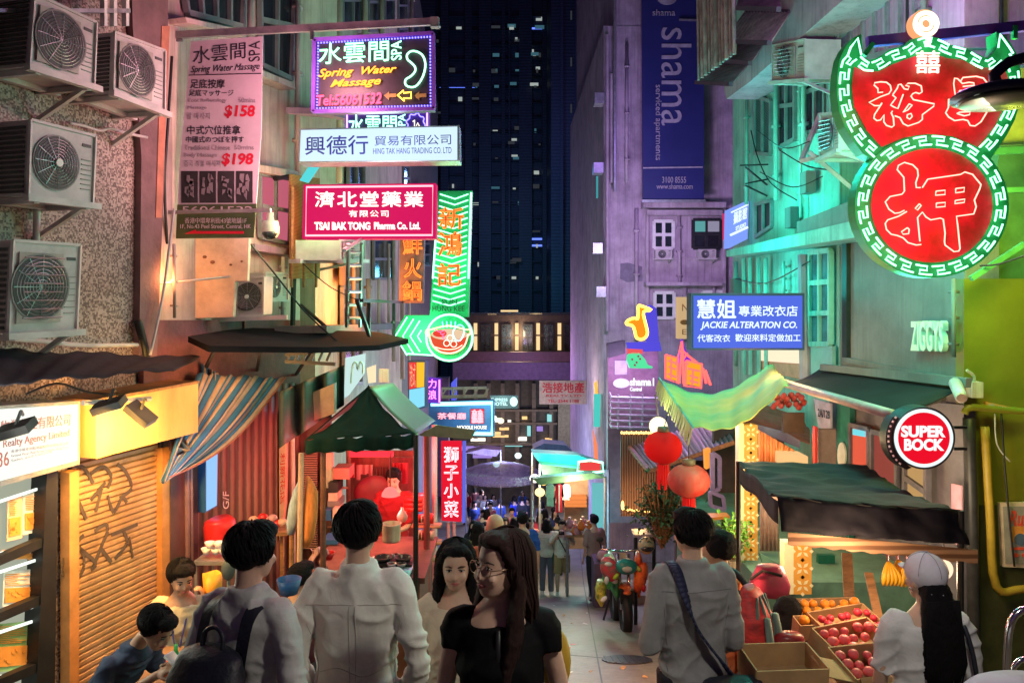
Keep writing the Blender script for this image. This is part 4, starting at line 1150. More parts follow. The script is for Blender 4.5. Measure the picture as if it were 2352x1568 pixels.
slab('flashing', L, [(216, 918), (458, 874), (458, 880), (216, 925)], WOOD, .4, .36, t)
sh = thing('roller_shutter', 'graffitied orange roller shutter under the yellow housing box', 'shutter', L(240, 1500, .05))
SHM = mat('galvanised_shutter', (.55, .32, .16), .55, var=.4, scale=3, stretch=(1, 1, .5))
y0, y1 = 5.58, 6.4
m = MB(); prof = []
zz = gz(6.2) + .05
while zz < W(0, 1000, 6).z:
    prof += [(zz, 0), (zz + .006, .026), (zz + .034, .03), (zz + .041, .0)]; zz += .046
def shp(i, j):
    z, o = prof[min(int(round(j * (len(prof) - 1))), len(prof) - 1)]
    y = y0 + (y1 - y0) * i
    return Vector((Lx(y), y, z)) + L.n * (.04 + o)
m.grid(shp, 6, len(prof) - 1); m.build('slats', SHM, sh)
m = MB()
for y in (y0 - .03, y1 + .03):
    for z0 in (gz(6.6),): m.prism([Vector((Lx(y - .04), y - .04, z0)) + L.n * .04, Vector((Lx(y + .04), y + .04, z0)) + L.n * .04, Vector((Lx(y + .04), y + .04, -1.2)) + L.n * .04, Vector((Lx(y - .04), y - .04, -1.2)) + L.n * .04], L.n * .08)
m.build('guide_rail', mat('orange_rail', (.55, .25, .08), .5), sh)
GRA = mat('graffiti_spray', (.09, .065, .05), .7)
m = MB()
T5 = lambda x, y: (x * .2747, 1137.2 + y * .2747)
for pl in ([(560, 40), (640, 60), (650, 180)], [(640, 10), (720, 200)], [(850, -60), (800, 140)], [(900, 0), (950, 140), (1020, 20), (1060, 60)], [(560, 470), (560, 600), (640, 690), (700, 600), (690, 480), (600, 360), (640, 340)], [(700, 330), (650, 420), (800, 560), (760, 620)], [(790, 300), (880, 240), (900, 300), (850, 420), (780, 600)], [(850, 450), (930, 560)], [(930, 330), (1150, 240)], [(1030, 290), (1060, 400), (960, 530)], [(1080, 350), (1110, 520)], [(600, -250), (700, -230), (780, -100)], [(760, -180), (860, -240), (930, -160), (900, -60)], [(980, -260), (1050, -200), (1100, -60), (1000, 20)], [(540, 520), (520, 640), (600, 700)], [(880, -110), (760, 40)]):
    pp = smoothline([L(*T5(*p), .072) for p in pl], 4)
    for a, b in zip(pp[:-1], pp[1:]):
        if (b - a).length > 1e-4: m.bar(a, b, .004, .028)
m.build('graffiti', GRA, sh)
for i, (u, v, lb) in enumerate([(250, 930, 'black flood lamp on a thin arm in front of the yellow housing box'), (323, 950, 'tilted black flood lamp with a looped cable beside the first one'), (35, 985, 'black flood lamp hanging in front of the white agency sign')]):
    f = thing('flood_lamp', lb, 'lamp', L(u, v, .6), 'flood lamps over the left shop fronts')
    c = L(u, v, .62)
    M3 = Matrix.Rotation(R(-16 if i != 1 else 40), 3, 'Y') @ Matrix.Rotation(R(20), 3, 'X')
    MB().box(c, (.2, .12, .05), M=M3).build('housing', BLACK, f)
    MB().box(c + M3 @ Vector((0, 0, -.028)), (.17, .1, .006), M=M3).build('lens', emit('flood_lens', (1, .9, .6), 1.0), f)
    MB().tube([c + Vector((0, 0, .02)), c + Vector((.02, .02, .1)), L(u + 20, v - 28, .05)], .01, 5).build('arm', BLACK, f)
    if i < 2: lamp(f, c + Vector((.05, -.05, -.08)), (1, .5, .1), 62, .1, 'SPOT', L(u - 10, v + 190, 0), 160)
    else: lamp(f, c + Vector((0, 0, -.05)), (1, .95, .8), 6, .1)
m = MB().tube(smoothline([L(u, v, .5) for u, v in [(60, 905), (130, 880), (200, 900), (265, 906)]], 4), .008, 5)
tag(m.build('cable', BLACK), 'black cable sagging in front of the mosaic building over the yellow box', 'cable')
m = MB().tube([L(190, 925, .5), L(345, 915, .5)], .018, 6)
tag(m.build('lamp_rail', ACW), 'white conduit rail behind the two flood lamps', 'rail')
# glazed shop front
gf = thing('shop_window', 'black framed agency shop window with lit property posters', 'shop window', L(60, 1500, .1))
slab('backing', L, [(-60, 1090), (128, 1085), (118, 1700), (-60, 1750)], emit('lit_shop_interior', (.75, .8, .62), .42), .02, .03, gf)
m = MB()
for u0, u1 in ((86, 130), (-60, -42)): m.prism([L(u, v, .16) for u, v in [(u0 + 22, 1085), (u1 + 4, 1080), (u1 - 6, 1700), (u0 - 8, 1700)]], L.n * -.14)
for v in (1278, 1408, 1560): m.bar(L(-60, v + 30, .12), L(106, v - 40, .12), .06)
m.build('frame', BLACK, gf)
pc = [mat('poster_peach', (.75, .45, .3), .5), mat('poster_white', (.8, .8, .75), .5), mat('poster_green', (.3, .45, .15), .5), mat('poster_orange', (.75, .3, .06), .5)]
GL = emit('tube_light_strip', (.9, 1, .9), 1.2)
for (u0, v0, u1, v1, k) in [(18, 1140, 52, 1240, 0), (54, 1132, 95, 1225, 1), (5, 1260, 90, 1285, 0), (8, 1310, 84, 1390, 1), (-5, 1430, 72, 1540, 2)]:
    p = slab('poster', L, [(u0, v0 + 3), (u1, v0 - 5), (u1 - 1, v1 - 5), (u0 - 2, v1 + 3)], pc[k], .006, .06, gf)
    m = MB(); rr = random.Random(u0)
    hh = v1 - v0
    m.prism([L(x, y, .064) for x, y in [(u0 + 3, v0 + hh * .5), (u1 - 5, v0 + hh * .46), (u1 - 5, v0 + hh * .86), (u0 + 3, v0 + hh * .92)]], L.n * .003)
    for i in range(int(hh / 9)):
        a, b = u0 + 4, v0 + 8 + i * 4.2; e = a + (u1 - u0 - 10) * rr.uniform(.35, .95)
        if b < v0 + hh * .44: m.prism([L(x, y, .064) for x, y in [(a, b), (e, b - (e - a) * .06), (e, b + 1.6 - (e - a) * .06), (a, b + 1.6)]], L.n * .003)
    for i in range(7):
        a, b = rr.uniform(u0 + 8, u1 - 10), rr.uniform(v0 + hh * .55, v0 + hh * .82); m.prism([L(*q, .068) for q in disc(L, a, b, rr.uniform(2, 6), 10)], L.n * .003)
    m.build('print_shape', pc[3 if k != 3 else 1], p)
for v in (1128, 1248, 1290, 1395, 1428, 1530): slab('light_strip', L, [(0, v + 20), (86, v - 8), (86, v - 2), (0, v + 27)], GL, .01, .1, gf)
lamp(gf, L(60, 1300, .8), (.9, 1, .8), 8, .2)
# narrow blue light sign and small letters
t = thing('sign_box', 'narrow pale blue lit panel on the brown corrugated hoarding', 'sign', L(488, 1175, .2))
slab('casing', L, [(472, 1018), (501, 1008), (499, 1162), (472, 1177)], BLUEP, .1, .2, t)
slab('lit_face', L, [(475, 1018), (500, 1010), (498, 1160), (475, 1173)], emit('sky_blue_face', (.28, .56, .95), .95), .01, .206, t)
lamp(t, L(490, 1100, .6), (.4, .7, 1), 2, .1)
# ================================================================ pawn shop neon
t = thing('neon_sign', 'huge pawn shop neon shaped like a bat over a coin, red with green key border', 'sign', W(2140, 640, 5.5))
PP = F(5.45)
K4 = lambda x, y: (1720.2 + x * .2747, y * .2747)
K8 = lambda x, y: (1720.2 + x * .2747, 373.3 + y * .2747)
bat = [K4(*p) for p in [(1060, 1345), (960, 1290), (880, 1190), (800, 1065), (752, 920), (733, 760), (742, 600), (765, 480), (805, 395), (860, 325), (938, 285), (950, 400), (952, 470), (1000, 505), (1060, 492), (1120, 455), (1180, 415), (1300, 385), (1345, 335), (1420, 315), (1500, 308), (1580, 318), (1680, 375), (1800, 398), (1900, 450), (1990, 488), (2060, 430), (2075, 380), (2068, 268), (2110, 285), (2185, 355), (2243, 460), (2275, 600), (2270, 760), (2255, 900), (2225, 1000), (2155, 1135), (2085, 1235), (2010, 1345)]]
GBD = mat('green_board_paint', (.02, .4, .12), .45, var=.25)
RBD = mat('red_board_paint', (.85, .03, .06), .55, var=.22, scale=5, dark=(.4, .06, .02))
slab('bat_board', PP, bat, GBD, .12, 0, t)
CX, CY = 2140.5, 472; RX, RY = 177, 166
slab('coin_board', PP, disc(PP, CX, CY, RX, 56, RY), GBD, .12, .006, t)
redb = [K4(*p) for p in [(1110, 1230), (985, 1090), (880, 890), (860, 720), (880, 560), (960, 590), (1080, 600), (1200, 540), (1330, 490), (1500, 440), (1670, 490), (1780, 500), (1900, 560), (2030, 570), (2110, 500), (2170, 660), (2150, 860), (2060, 1050), (1920, 1230), (1700, 1140), (1500, 1120), (1300, 1150)]]
slab('red_field', PP, redb, RBD, .004, .008, t)
slab('red_field', PP, disc(PP, CX, CY, RX * .79, 48, RY * .79), RBD, .004, .014, t)
def keyband(mb, path, w, r, o, unit):
    """Greek key neon following a path of (u,v); w is the band width"""
    P_ = [Vector((u, v)) for u, v in path]; S_ = [0]
    for a, b in zip(P_[:-1], P_[1:]): S_.append(S_[-1] + (b - a).length)
    n = max(1, round(S_[-1] / unit)); un = S_[-1] / n
    def at(s, tt):
        s = max(0, min(S_[-1], s)); i = 0
        while i < len(S_) - 2 and S_[i + 1] < s: i += 1
        d = (P_[i + 1] - P_[i]); q = P_[i] + d * ((s - S_[i]) / max(d.length, 1e-6)); d.normalize()
        q += Vector((-d.y, d.x)) * (tt - .5) * w
        return PP(q.x, q.y, o)
    for k in range(n):
        pl = [(0, 0), (.3, 0), (.68, 0), (.68, .48), (.28, .48), (.28, 1), (.6, 1), (.98, 1)]
        mb.tube([at((k + x) * un, y) for x, y in pl], r, 6)
m = MB()
keyband(m, [(CX + (RX * .9) * math.cos(a), CY + (RY * .9) * math.sin(a)) for a in [2 * math.pi * i / 80 for i in range(81)]], 19, .007, .045, 40)
lft = smoothline([Vector((*K4(*p), 0)) for p in [(880, 470), (820, 520), (800, 620), (795, 760), (815, 900), (870, 1040), (950, 1170), (1075, 1290)]], 6)
rgt = smoothline([Vector((*K4(*p), 0)) for p in [(2150, 470), (2205, 560), (2225, 680), (2215, 800), (2180, 930), (2110, 1060), (2030, 1180), (1950, 1260)]], 6)
top = smoothline([Vector((*K4(*p), 0)) for p in [(910, 500), (990, 560), (1090, 540), (1200, 470), (1330, 430), (1400, 380), (1500, 350), (1600, 380), (1680, 420), (1800, 450), (1920, 520), (2010, 545), (2090, 480)]], 6)
for q, un in ((lft, 38), (rgt, 38), (top, 42)): keyband(m, [(p.x, p.y) for p in q], 19, .007, .045, un)
for q in ([(825, 470), (850, 400), (910, 320), (940, 460)], [(2085, 400), (2100, 290), (2180, 400), (2210, 450)]): m.tube([PP(*K4(*p), .045) for p in q], .007, 6)
m.build('key_border_tube', NG, t)
m = MB()
rr_ = .0048
for q in ([(1120, 772), (1080, 776), (1078, 742), (1046, 712), (1052, 694), (1100, 686), (1150, 690), (1182, 716), (1190, 755), (1170, 785), (1100, 810), (1005, 858), (1050, 885), (1095, 885), (1112, 862)],
          [(1112, 865), (1050, 960), (1045, 990), (1070, 1010), (1100, 1005), (1130, 960), (1128, 1020), (1150, 1050), (1195, 1065), (1213, 1050), (1208, 985), (1190, 945), (1200, 930)],
          [(1200, 795), (1230, 820), (1200, 860), (1185, 880), (1210, 895), (1245, 910), (1290, 790)],
          [(1205, 790), (1240, 740), (1250, 710), (1270, 705), (1300, 745), (1330, 750), (1340, 725), (1310, 715), (1330, 698), (1390, 698), (1440, 720), (1448, 770), (1425, 785), (1395, 775), (1370, 785), (1355, 805), (1375, 835), (1550, 870), (1545, 890), (1450, 960), (1450, 1000), (1420, 1025), (1330, 1055), (1290, 1035), (1262, 985), (1220, 970)],
          [(1340, 870), (1365, 880), (1330, 920), (1290, 940), (1340, 870)], [(1325, 960), (1355, 950), (1365, 975), (1345, 998), (1322, 985), (1325, 960)],
          [(1725, 800), (1712, 700), (1720, 655), (1745, 660), (1785, 700), (1840, 690), (1880, 695), (1885, 715), (1790, 725)], [(1770, 680), (1790, 650), (1900, 640), (1960, 655), (2000, 705), (1990, 790)], [(1760, 760), (1960, 750), (1960, 820), (1770, 830), (1760, 760)],
          [(1730, 880), (1690, 830), (1670, 830), (1668, 900), (1645, 945), (1670, 980), (1720, 1010), (1790, 1000), (1830, 1010), (1850, 1050), (1890, 1055), (1940, 1020), (1995, 930), (1995, 890), (1970, 865)], [(1750, 890), (1770, 880), (1860, 875), (1875, 895), (1790, 905), (1750, 890)], [(1740, 950), (1760, 940), (1850, 935), (1845, 960), (1800, 970), (1740, 950)]):
    m.tube([PP(*K4(*p), .04) for p in q], rr_, 6)
m.build('character_tube', emit('salmon_neon_tube', (1, .4, .3), 2.4), t); m = MB()
for q in ([(1435, 210), (1400, 210), (1395, 170), (1415, 110), (1410, 60), (1370, 20), (1300, 0), (1250, 25), (1240, 60), (1295, 125), (1300, 240), (1280, 265), (1180, 285), (1140, 330), (1170, 390), (1220, 425), (1260, 420), (1300, 400)],
          [(1450, 210), (1495, 140), (1530, 135), (1770, 100), (1805, 80), (1870, 100), (1940, 185), (1930, 220), (1885, 315), (1900, 370), (1880, 430), (1735, 450), (1745, 520), (1765, 720), (1755, 740), (1715, 745), (1640, 690), (1635, 660), (1640, 590), (1625, 475), (1600, 465), (1520, 480), (1480, 455), (1450, 415), (1410, 460), (1430, 660)],
          [(1320, 410), (1250, 450), (1160, 480), (1140, 510), (1150, 560), (1190, 600), (1240, 610), (1290, 630), (1330, 670), (1400, 690), (1440, 685)], [(1325, 545), (1340, 560), (1335, 595), (1290, 600), (1275, 580), (1325, 545)],
          [(1565, 240), (1640, 232), (1640, 268), (1560, 274), (1565, 240)], [(1730, 218), (1802, 210), (1798, 245), (1728, 254), (1730, 218)], [(1568, 340), (1642, 334), (1640, 368), (1566, 374), (1568, 340)], [(1726, 318), (1805, 306), (1800, 334), (1722, 344), (1726, 318)], [(1425, 346), (1440, 360), (1410, 398), (1390, 385), (1425, 346)]):
    m.tube([PP(*K8(*p), .045) for p in q], rr_, 6)
m.build('character_tube', emit('salmon_neon_tube', (1, .4, .3), 2.4), t)
m = MB(); text(m, '囍', PP, [K4(*p) for p in ((1400, 425), (1600, 425), (1600, 610), (1400, 610))], o=.05, th=.012); m.build('double_joy_tube', NW, t)
slab('orange_disc', PP, disc(PP, 2124, 55, 33), emit('orange_disc_glow', (1, .42, .18), .9), .06, .0, t)
m = MB(); m.tube([PP(*p, .03) for p in disc(PP, 2127, 55, 25)], .016, 8, closed=True); m.tube([PP(*p, .03) for p in disc(PP, 2127, 55, 13)], .013, 8, closed=True); m.bar(PP(2129, 86, .03), PP(2129, 104, .03), .012); m.bar(PP(2135, 86, .03), PP(2135, 104, .03), .012)
m.build('ring_tube', NW, t)
VIO = mat('violet_pole_paint', (.16, .05, .5), .4)
MB().bar(PP(1992, 97, -.1), PP(2480, 48, -.1), .05, .07).build('support_pole', VIO, t)
m = MB().bar(PP(2005, 100, -.08), PP(1985, 128, -.08), .03).bar(PP(2330, 60, -.08), PP(2330, 90, -.08), .03); m.build('hanger', GBD, t)
lamp(t, W(2140, 470, 4.7), (1, .2, .24), 4, .3)
for (u, v) in ((2030, 235), (2215, 235), (2100, 460), (2180, 480), (2130, 350), (2130, 560)): lamp(t, W(u, v, 5.2), (1, .12, .12), 1.0, .05)
lamp(t, W(1930, 400, 6.3), (.02, 1, .72), 72, .3)
lamp(t, W(2100, 690, 5.9), (.1, 1, .5), 14, .2)
lamp(t, W(2040, -120, 6.0), (.85, .3, 1), 40, .2)  # unseen violet fill added above the sign to tint the upper walls
lamp(t, W(2340, 480, 5.7), (.85, 1, .1), 46, .2)

# LED street lamp in front of it
t = thing('street_lamp', 'dark domed street lamp head in front of the pawn shop neon', 'lamp', W(2300, 215, 2.0))
c = W(2306, 226, 2.0)
MB().lathe(c, [(.123, 0), (.122, .009), (.107, .021), (.07, .032), (.03, .037), (.022, .04)], 28).build('housing', mat('navy_lamp_housing', (.03, .03, .07), .4), t, True)
MB().lathe(c + Vector((0, 0, -.012)), [(.1, 0), (.107, .004), (.107, .008)], 28).build('lens', mat('grey_lens', (.1, .12, .09), .3), t, True)
MB().tube(smoothline([c + Vector((-.015, 0, .03)), c + Vector((-.015, 0, .07)), c + Vector((.12, 0, .11)), c + Vector((.8, .1, .14))], 4), .014, 8).build('arm', mat('navy_lamp_housing', (.03, .03, .07)), t, True)
lamp(t, c + Vector((0, 0, -.03)), (1, .93, .8), 17, .2, 'AREA', c + Vector((-.7, .6, -1.6)))

# ================================================================ other right-hand signs
t = thing('sign_box', 'blue alteration shop light box with white lettering', 'sign', W(1718, 803, 9))
P13 = F(8.95)
slab('casing', P13, rect(1587, 673, 1848, 804), mat('sign_casing_blue', (.03, .05, .1), .5), .22, -.01, t)
slab('lit_face', P13, rect(1593, 679, 1843, 799), emit('cobalt_lit_face', (.08, .14, .72), .95), .02, .003, t)
m = MB()
text(m, '慧姐', P13, (1602, 688, 1690, 731), o=.012, bold=.03); text(m, '專業改衣店', P13, (1697, 702, 1832, 726), o=.012, bold=.02)
text(m, 'JACKIE ALTERATION CO.', P13, (1609, 738, 1831, 758), o=.012, shear=.2, bold=.02)
text(m, '代客改衣', P13, (1602, 768, 1677, 785), o=.012, bold=.02); text(m, '歡迎來料定做加工', P13, (1689, 767, 1839, 784), o=.012, bold=.02)
m.build('lettering', emit('white_lit_letters', (.8, .95, 1), 1.0), t)
lamp(t, W(1718, 745, 8.4), (.3, .4, 1), 6, .3)
t = thing('sign_box', 'cream upright sign peeking out left of the blue alteration box', 'sign', W(1572, 778, 9.4))
P14 = F(9.4)
slab('lit_face', P14, rect(1558, 682, 1588, 778), emit('cream_sign_face', (.75, .5, .26), .7), .15, 0, t)
m = MB(); text(m, 'N', P14, (1567, 698, 1580, 714), o=.01); m.prism([P14(u, v, .01) for u, v in disc(P14, 1572, 740, 10, 16, 6)], (0, -.004, 0)); text(m, 'E', P14, (1567, 756, 1577, 768), o=.01)
m.build('lettering', mat('brown_letters', (.3, .1, .05), .5), t)
t = thing('sign_box', 'slanting blue and white light box under the teal ledge', 'sign', RW(1697, 570, .6))
P15 = F(11.5, 25, 1697)
slab('lit_face', P15, [(1675, 483), (1720, 462), (1717, 549), (1673, 571)], emit('sky_lit_face', (.22, .34, .95), .9), .1, 0, t)
m = MB(); text(m, '攝影館', P15, [(1686, 489), (1716, 474), (1715, 502), (1685, 516)], o=.02, bold=.03); m.bar(P15(1678, 540, .02), P15(1717, 522, .02), .03); m.bar(P15(1680, 488, .02), P15(1718, 470, .02), .02); text(m, 'STUDIO', P15, [(1690, 521), (1714, 510), (1713, 520), (1690, 530)], o=.02, bold=.03)
m.build('lettering', emit('white_lit_letters', (.8, .95, 1), 1.0), t)
lamp(t, W(1655, 440, 9.6), (0, 1, .72), 44, .2); lamp(t, W(1640, 640, 10), (0, .9, .8), 30, .2)
# saxophone and neighbours
t = thing('neon_sign', 'orange saxophone neon beside a blue lit upright board', 'sign', W(1478, 800, 19))
P16 = F(19)
slab('blue_board', P16, [(1484, 702), (1496, 700), (1508, 708), (1514, 785), (1486, 785)], emit('ultramarine_face', (.1, .08, .75), .8), .15, 0, t)
slab('blue_base', P16, [(1440, 787), (1516, 785), (1520, 806), (1446, 808)], emit('ultramarine_face', (.1, .08, .75), .8), .2, .03, t)
sax = [(1466, 704), (1471, 702), (1496, 712), (1478, 716), (1482, 740), (1487, 762), (1483, 774), (1473, 779), (1462, 775), (1458, 760), (1453, 748), (1439, 744), (1442, 736), (1458, 730), (1464, 733), (1466, 718)]
slab('sax_shape', P16, sax, emit('sax_orange_face', (1, .3, .01), .9), .05, .1, t)
m = MB().tube(smoothline([P16(u, v, .16) for u, v in sax], 3, True), .035, 6, closed=True); m.build('yellow_tube', NY, t)
lamp(t, W(1470, 800, 17), (.35, .2, 1), 50, .3)
t = thing('neon_sign', 'green shell shaped lit sign with a red top under the saxophone', 'sign', W(1462, 845, 18.5))
P17 = F(18.5)
slab('green_face', P17, [(1442, 815), (1452, 809), (1468, 810), (1482, 825), (1488, 838), (1500, 842), (1498, 846), (1446, 845), (1440, 828)], emit('shell_green_face', (.1, .8, .35), .9), .12, 0, t)
slab('red_face', P17, [(1441, 801), (1477, 803), (1476, 812), (1442, 812)], emit('shell_red_face', (.85, .1, .1), .9), .12, 0, t)
m = MB()
for (u, v) in ((1452, 825), (1462, 832), (1470, 824), (1458, 838), (1466, 818)): m.prism([P17(*p, .01) for p in disc(P17, u, v, 2.5, 8)], (0, -.02, 0))
m.build('dot', REDI, t)
t = thing('neon_sign', 'red and yellow temple shaped neon left of the blue alteration box', 'sign', W(1570, 890, 15))
P18 = F(15)
slab('left_face', P18, [(1530, 816), (1554, 822), (1556, 876), (1530, 866)], emit('amber_lit_face', (1, .36, .02), 1), .1, 0, t)
slab('right_face', P18, [(1578, 830), (1610, 838), (1608, 888), (1576, 882)], emit('amber_lit_face', (1, .36, .02), 1), .1, 0, t)
m = MB()
for q in ([(1529, 815), (1556, 822), (1557, 880), (1529, 868), (1529, 815)], [(1576, 828), (1612, 836), (1610, 891), (1575, 886), (1576, 828)], [(1552, 838), (1566, 784), (1572, 886)], [(1560, 880), (1566, 800), (1598, 834)], [(1534, 828), (1553, 834)], [(1534, 858), (1553, 866)], [(1580, 846), (1607, 852)], [(1614, 845), (1622, 880)], [(1620, 850), (1632, 884)], [(1584, 862), (1604, 868)], [(1584, 874), (1604, 879)], [(1592, 846), (1590, 884)], [(1536, 842), (1552, 848)], [(1542, 822), (1541, 868)], [(1568, 800), (1570, 880)], [(1574, 812), (1600, 832)], [(1562, 806), (1578, 812), (1566, 830), (1582, 836)]):
    m.tube([P18(u, v, .06) for u, v in q], .022, 6)
m.build('red_neon', emit('scarlet_neon_tube', (1, .06, .05), 3.5), t)
slab('violet_spire', P18, [(1566, 772), (1574, 800), (1590, 834), (1560, 834)], emit('violet_lit_face', (.16, .04, .6), .8), .08, -.06, t)
lamp(t, W(1570, 850, 14.2), (1, .15, .08), 18, .3)
# tall blue banner and hotel fascia
t = thing('banner_sign', 'tall navy banner with vertical serviced apartment lettering on the mauve block', 'banner', W(1546, 462, 24))
P19 = F(23.6)
slab('sheet', P19, [(1474, -90), (1599, -90), (1602, 100), (1617, 100), (1617, 462), (1477, 462)], mat('navy_banner', (.02, .025, .13), .5, var=.2, scale=.4), .12, 0, t)
m = MB()
text(m, 'shama', P19, (1519, 64, 1588, 288), rot=90, o=.03, th=.02); text(m, 'serviced apartments', P19, (1502, 195, 1520, 368), rot=90, o=.03, th=.02)
text(m, 'shama', P19, (1499, 22, 1551, 36), o=.03, th=.02); text(m, '3100 8555', P19, (1521, 406, 1576, 420), o=.03, th=.02); text(m, 'www.shama.com', P19, (1508, 422, 1591, 434), o=.03, th=.02)
m.bar(P19(1477, 386, .01), P19(1614, 384, .01), .03, .04); m.prism([P19(*p, .03) for p in disc(P19, 1532, -2, 22, 16, 14)], (0, -.02, 0))
m.build('lettering', mat('grey_banner_letters', (.36, .34, .38), .5), t)
m = MB().bar(P19(1474, 462, .05), P19(1620, 462, .05), .08).bar(P19(1560, 46, .05), P19(1605, 47, .05), .05); m.build('rail', STEEL, t)
lamp(t, W(1545, 380, 20), (.5, .4, 1), 25, .3)
t = thing('shop', 'mauve hotel entrance with an oval plate and white letters under balcony rails', 'shop front', W(1450, 985, 20))
P20 = F(20)
slab('wall', P20, rect(1396, 800, 1512, 1000), mat('plum_panel', (.24, .13, .2), .6), .3, 0, t)
slab('oval_plate', P20, disc(P20, 1427, 880, 19, 20, 11), WHITE, .04, .05, t)
slab('blank_board', P20, rect(1412, 828, 1440, 860), mat('pale_lilac_board', (.45, .42, .55), .6), .05, .04, t)
slab('dark_hood', P20, [(1396, 790), (1436, 782), (1436, 812), (1398, 822)], DARK, .4, .3, t)
m = MB(); text(m, 'shama', P20, (1447, 868, 1496, 886), o=.05, th=.03, bold=.03); text(m, 'Central', P20, (1447, 889, 1474, 898), o=.05, th=.03, bold=.03); m.bar(P20(1501, 868, .05), P20(1501, 886, .05), .03)
m.build('lettering', emit('hotel_white_letters', (.9, .92, 1), 1.2), t)
m = MB()
for k, v in enumerate((912, 924, 938, 952, 966, 980)): m.tube([P20(1400, v - 10, .4), P20(1404, v, .5), P20(1512, v + 3, .5)], .035, 6)
for u in (1420, 1448, 1476): m.tube([P20(u, 905, .5), P20(u, 985, .5)], .025, 6)
m.build('rail', STEEL, t)
slab('stair_wall', P20, rect(1396, 985, 1512, 1200), mat('plum_dark', (.12, .07, .11), .7), .3, .02, t)
lamp(t, W(1450, 850, 18.8), (.8, .5, 1), 60, .3)
# small lit strips on the right kerb side
for (q, c_, s_, d, lb, nm) in (([(1366, 880), (1371, 874), (1374, 930), (1368, 926)], (1, .5, .03), 1.1, 26, 'small amber vertical sign above the far teal awning', 'amber_strip_face'), ([(1365, 905), (1380, 905), (1378, 980), (1364, 980)], (.1, .75, .65), .7, 25, 'turquoise vertical sign right of the far estate board', 'turquoise_face'), ([(1362, 985), (1372, 1020), (1374, 1060), (1366, 1060)], (1, .25, .1), .9, 24, 'orange feather shaped flag sign over the teal awning', 'flag_orange_face'), ([(1370, 405), (1386, 400), (1386, 450), (1370, 455)], (.1, .55, .6), .5, 26, 'dim teal box sign high on the mauve block edge', 'dim_teal_face'), ([(1662, 490), (1672, 490), (1672, 550), (1662, 550)], (.9, .05, .2), .6, 22, 'dim crimson strip light beside the slanting blue box', 'dim_crimson_face'), ([(1620, 1035), (1632, 1030), (1634, 1072), (1622, 1078)], (1, .35, .05), .9, 9.5, 'small red and amber lit strip beside the lower lantern', 'amber_red_face')):
    t = thing('sign_box', lb, 'sign', W(*q[2], d)); slab('lit_face', F(d), q, emit(nm, c_, s_), .12, 0, t)
# round beer sign
t = thing('round_sign', 'round red and white illuminated beer sign on the bar corner', 'sign', W(2122, 1080, 5.7))
P21 = F(5.65)
slab('casing', P21, disc(P21, 2122.6, 1006, 71.5, 48), BLACK, .16, -.01, t)
slab('white_ring', P21, disc(P21, 2122.6, 1006, 67, 48), emit('white_ring_face', (.85, .97, 1), .95), .02, .004, t)
slab('red_face', P21, disc(P21, 2122.6, 1006, 59, 48), emit('beer_red_face', (.78, .004, .02), .95), .01, .01, t)
m = MB(); text(m, 'SUPER', P21, (2070, 977, 2172, 1004), o=.016, bold=.045); text(m, 'BOCK', P21, (2077, 1007, 2169, 1035), o=.016, bold=.045)
m.build('lettering', emit('beer_white_letters', (.9, .97, 1), .95), t)
slab('black_crescent', P21, [(2122.6 + 76 * math.cos(a) - 12, 1006 + 78 * math.sin(a)) for a in [math.pi * .62 + i * .09 for i in range(22)]] + [(2122.6 + 70 * math.cos(a) - 2, 1006 + 72 * math.sin(a)) for a in [math.pi * .62 + i * .09 for i in range(21, -1, -1)]], BLACK, .1, -.03, t)
m = MB()
for k in range(11):
    a = math.pi * (.72 + k * .05); m.prism([P21(2122.6 + r_ * math.cos(a + da) - 9, 1006 + r_ * math.sin(a + da) * 1.02, .0) for r_, da in ((72, -.03), (75.5, -.03), (75.5, .03), (72, .03))], (0, -.006, 0))
m.build('edge_mark', WHITE, t)
m = MB().bar(P21(2190, 981, -.1), P21(2220, 981, -.1), .02).bar(P21(2190, 1030, -.1), P21(2220, 1030, -.1), .02); m.build('bracket', BLACK, t)
lamp(t, W(2100, 1000, 5.2), (1, .35, .35), 4, .2)
# poster
t = thing('poster', 'cream framed drink poster on the olive side wall', 'poster', PO(2330, 1302, .1))
slab('frame', PO, [(2297, 1155), (2400, 1153), (2402, 1306), (2304, 1301)], mat('cream_frame', (.65, .5, .4), .5), .04, .06, t)
slab('paper', PO, [(2304, 1163), (2396, 1162), (2398, 1298), (2310, 1293)], mat('grey_poster_paper', (.3, .28, .26), .6), .01, .066, t)
m = MB(); text(m, 'Rum', PO, (2318, 1172, 2372, 1208), o=.07, shear=.3, bold=.02); m.build('lettering', mat('poster_red', (.7, .08, .05), .5), t)
m = MB().prism([PO(u, v, .07) for u, v in [(2324, 1208), (2376, 1208), (2376, 1244), (2324, 1244)]], (0, -.003, 0)); m.build('orange_block', mat('poster_orange', (.75, .3, .06), .5), t)
m = MB().prism([PO(*p, .071) for p in disc(PO, 2343, 1238, 14, 18)], (0, -.004, 0)); m.build('blue_disc', mat('poster_blue', (.08, .12, .2), .5), t)
m = MB().prism([PO(u, v, .07) for u, v in [(2322, 1256), (2380, 1256), (2380, 1262), (2322, 1262)]], (0, -.003, 0)).prism([PO(*p, .07) for p in disc(PO, 2332, 1274, 8, 12, 5)], (0, -.003, 0)).prism([PO(*p, .07) for p in disc(PO, 2354, 1274, 8, 12, 5)], (0, -.003, 0)); m.build('print_shape', mat('poster_red', (.7, .08, .05)), t)
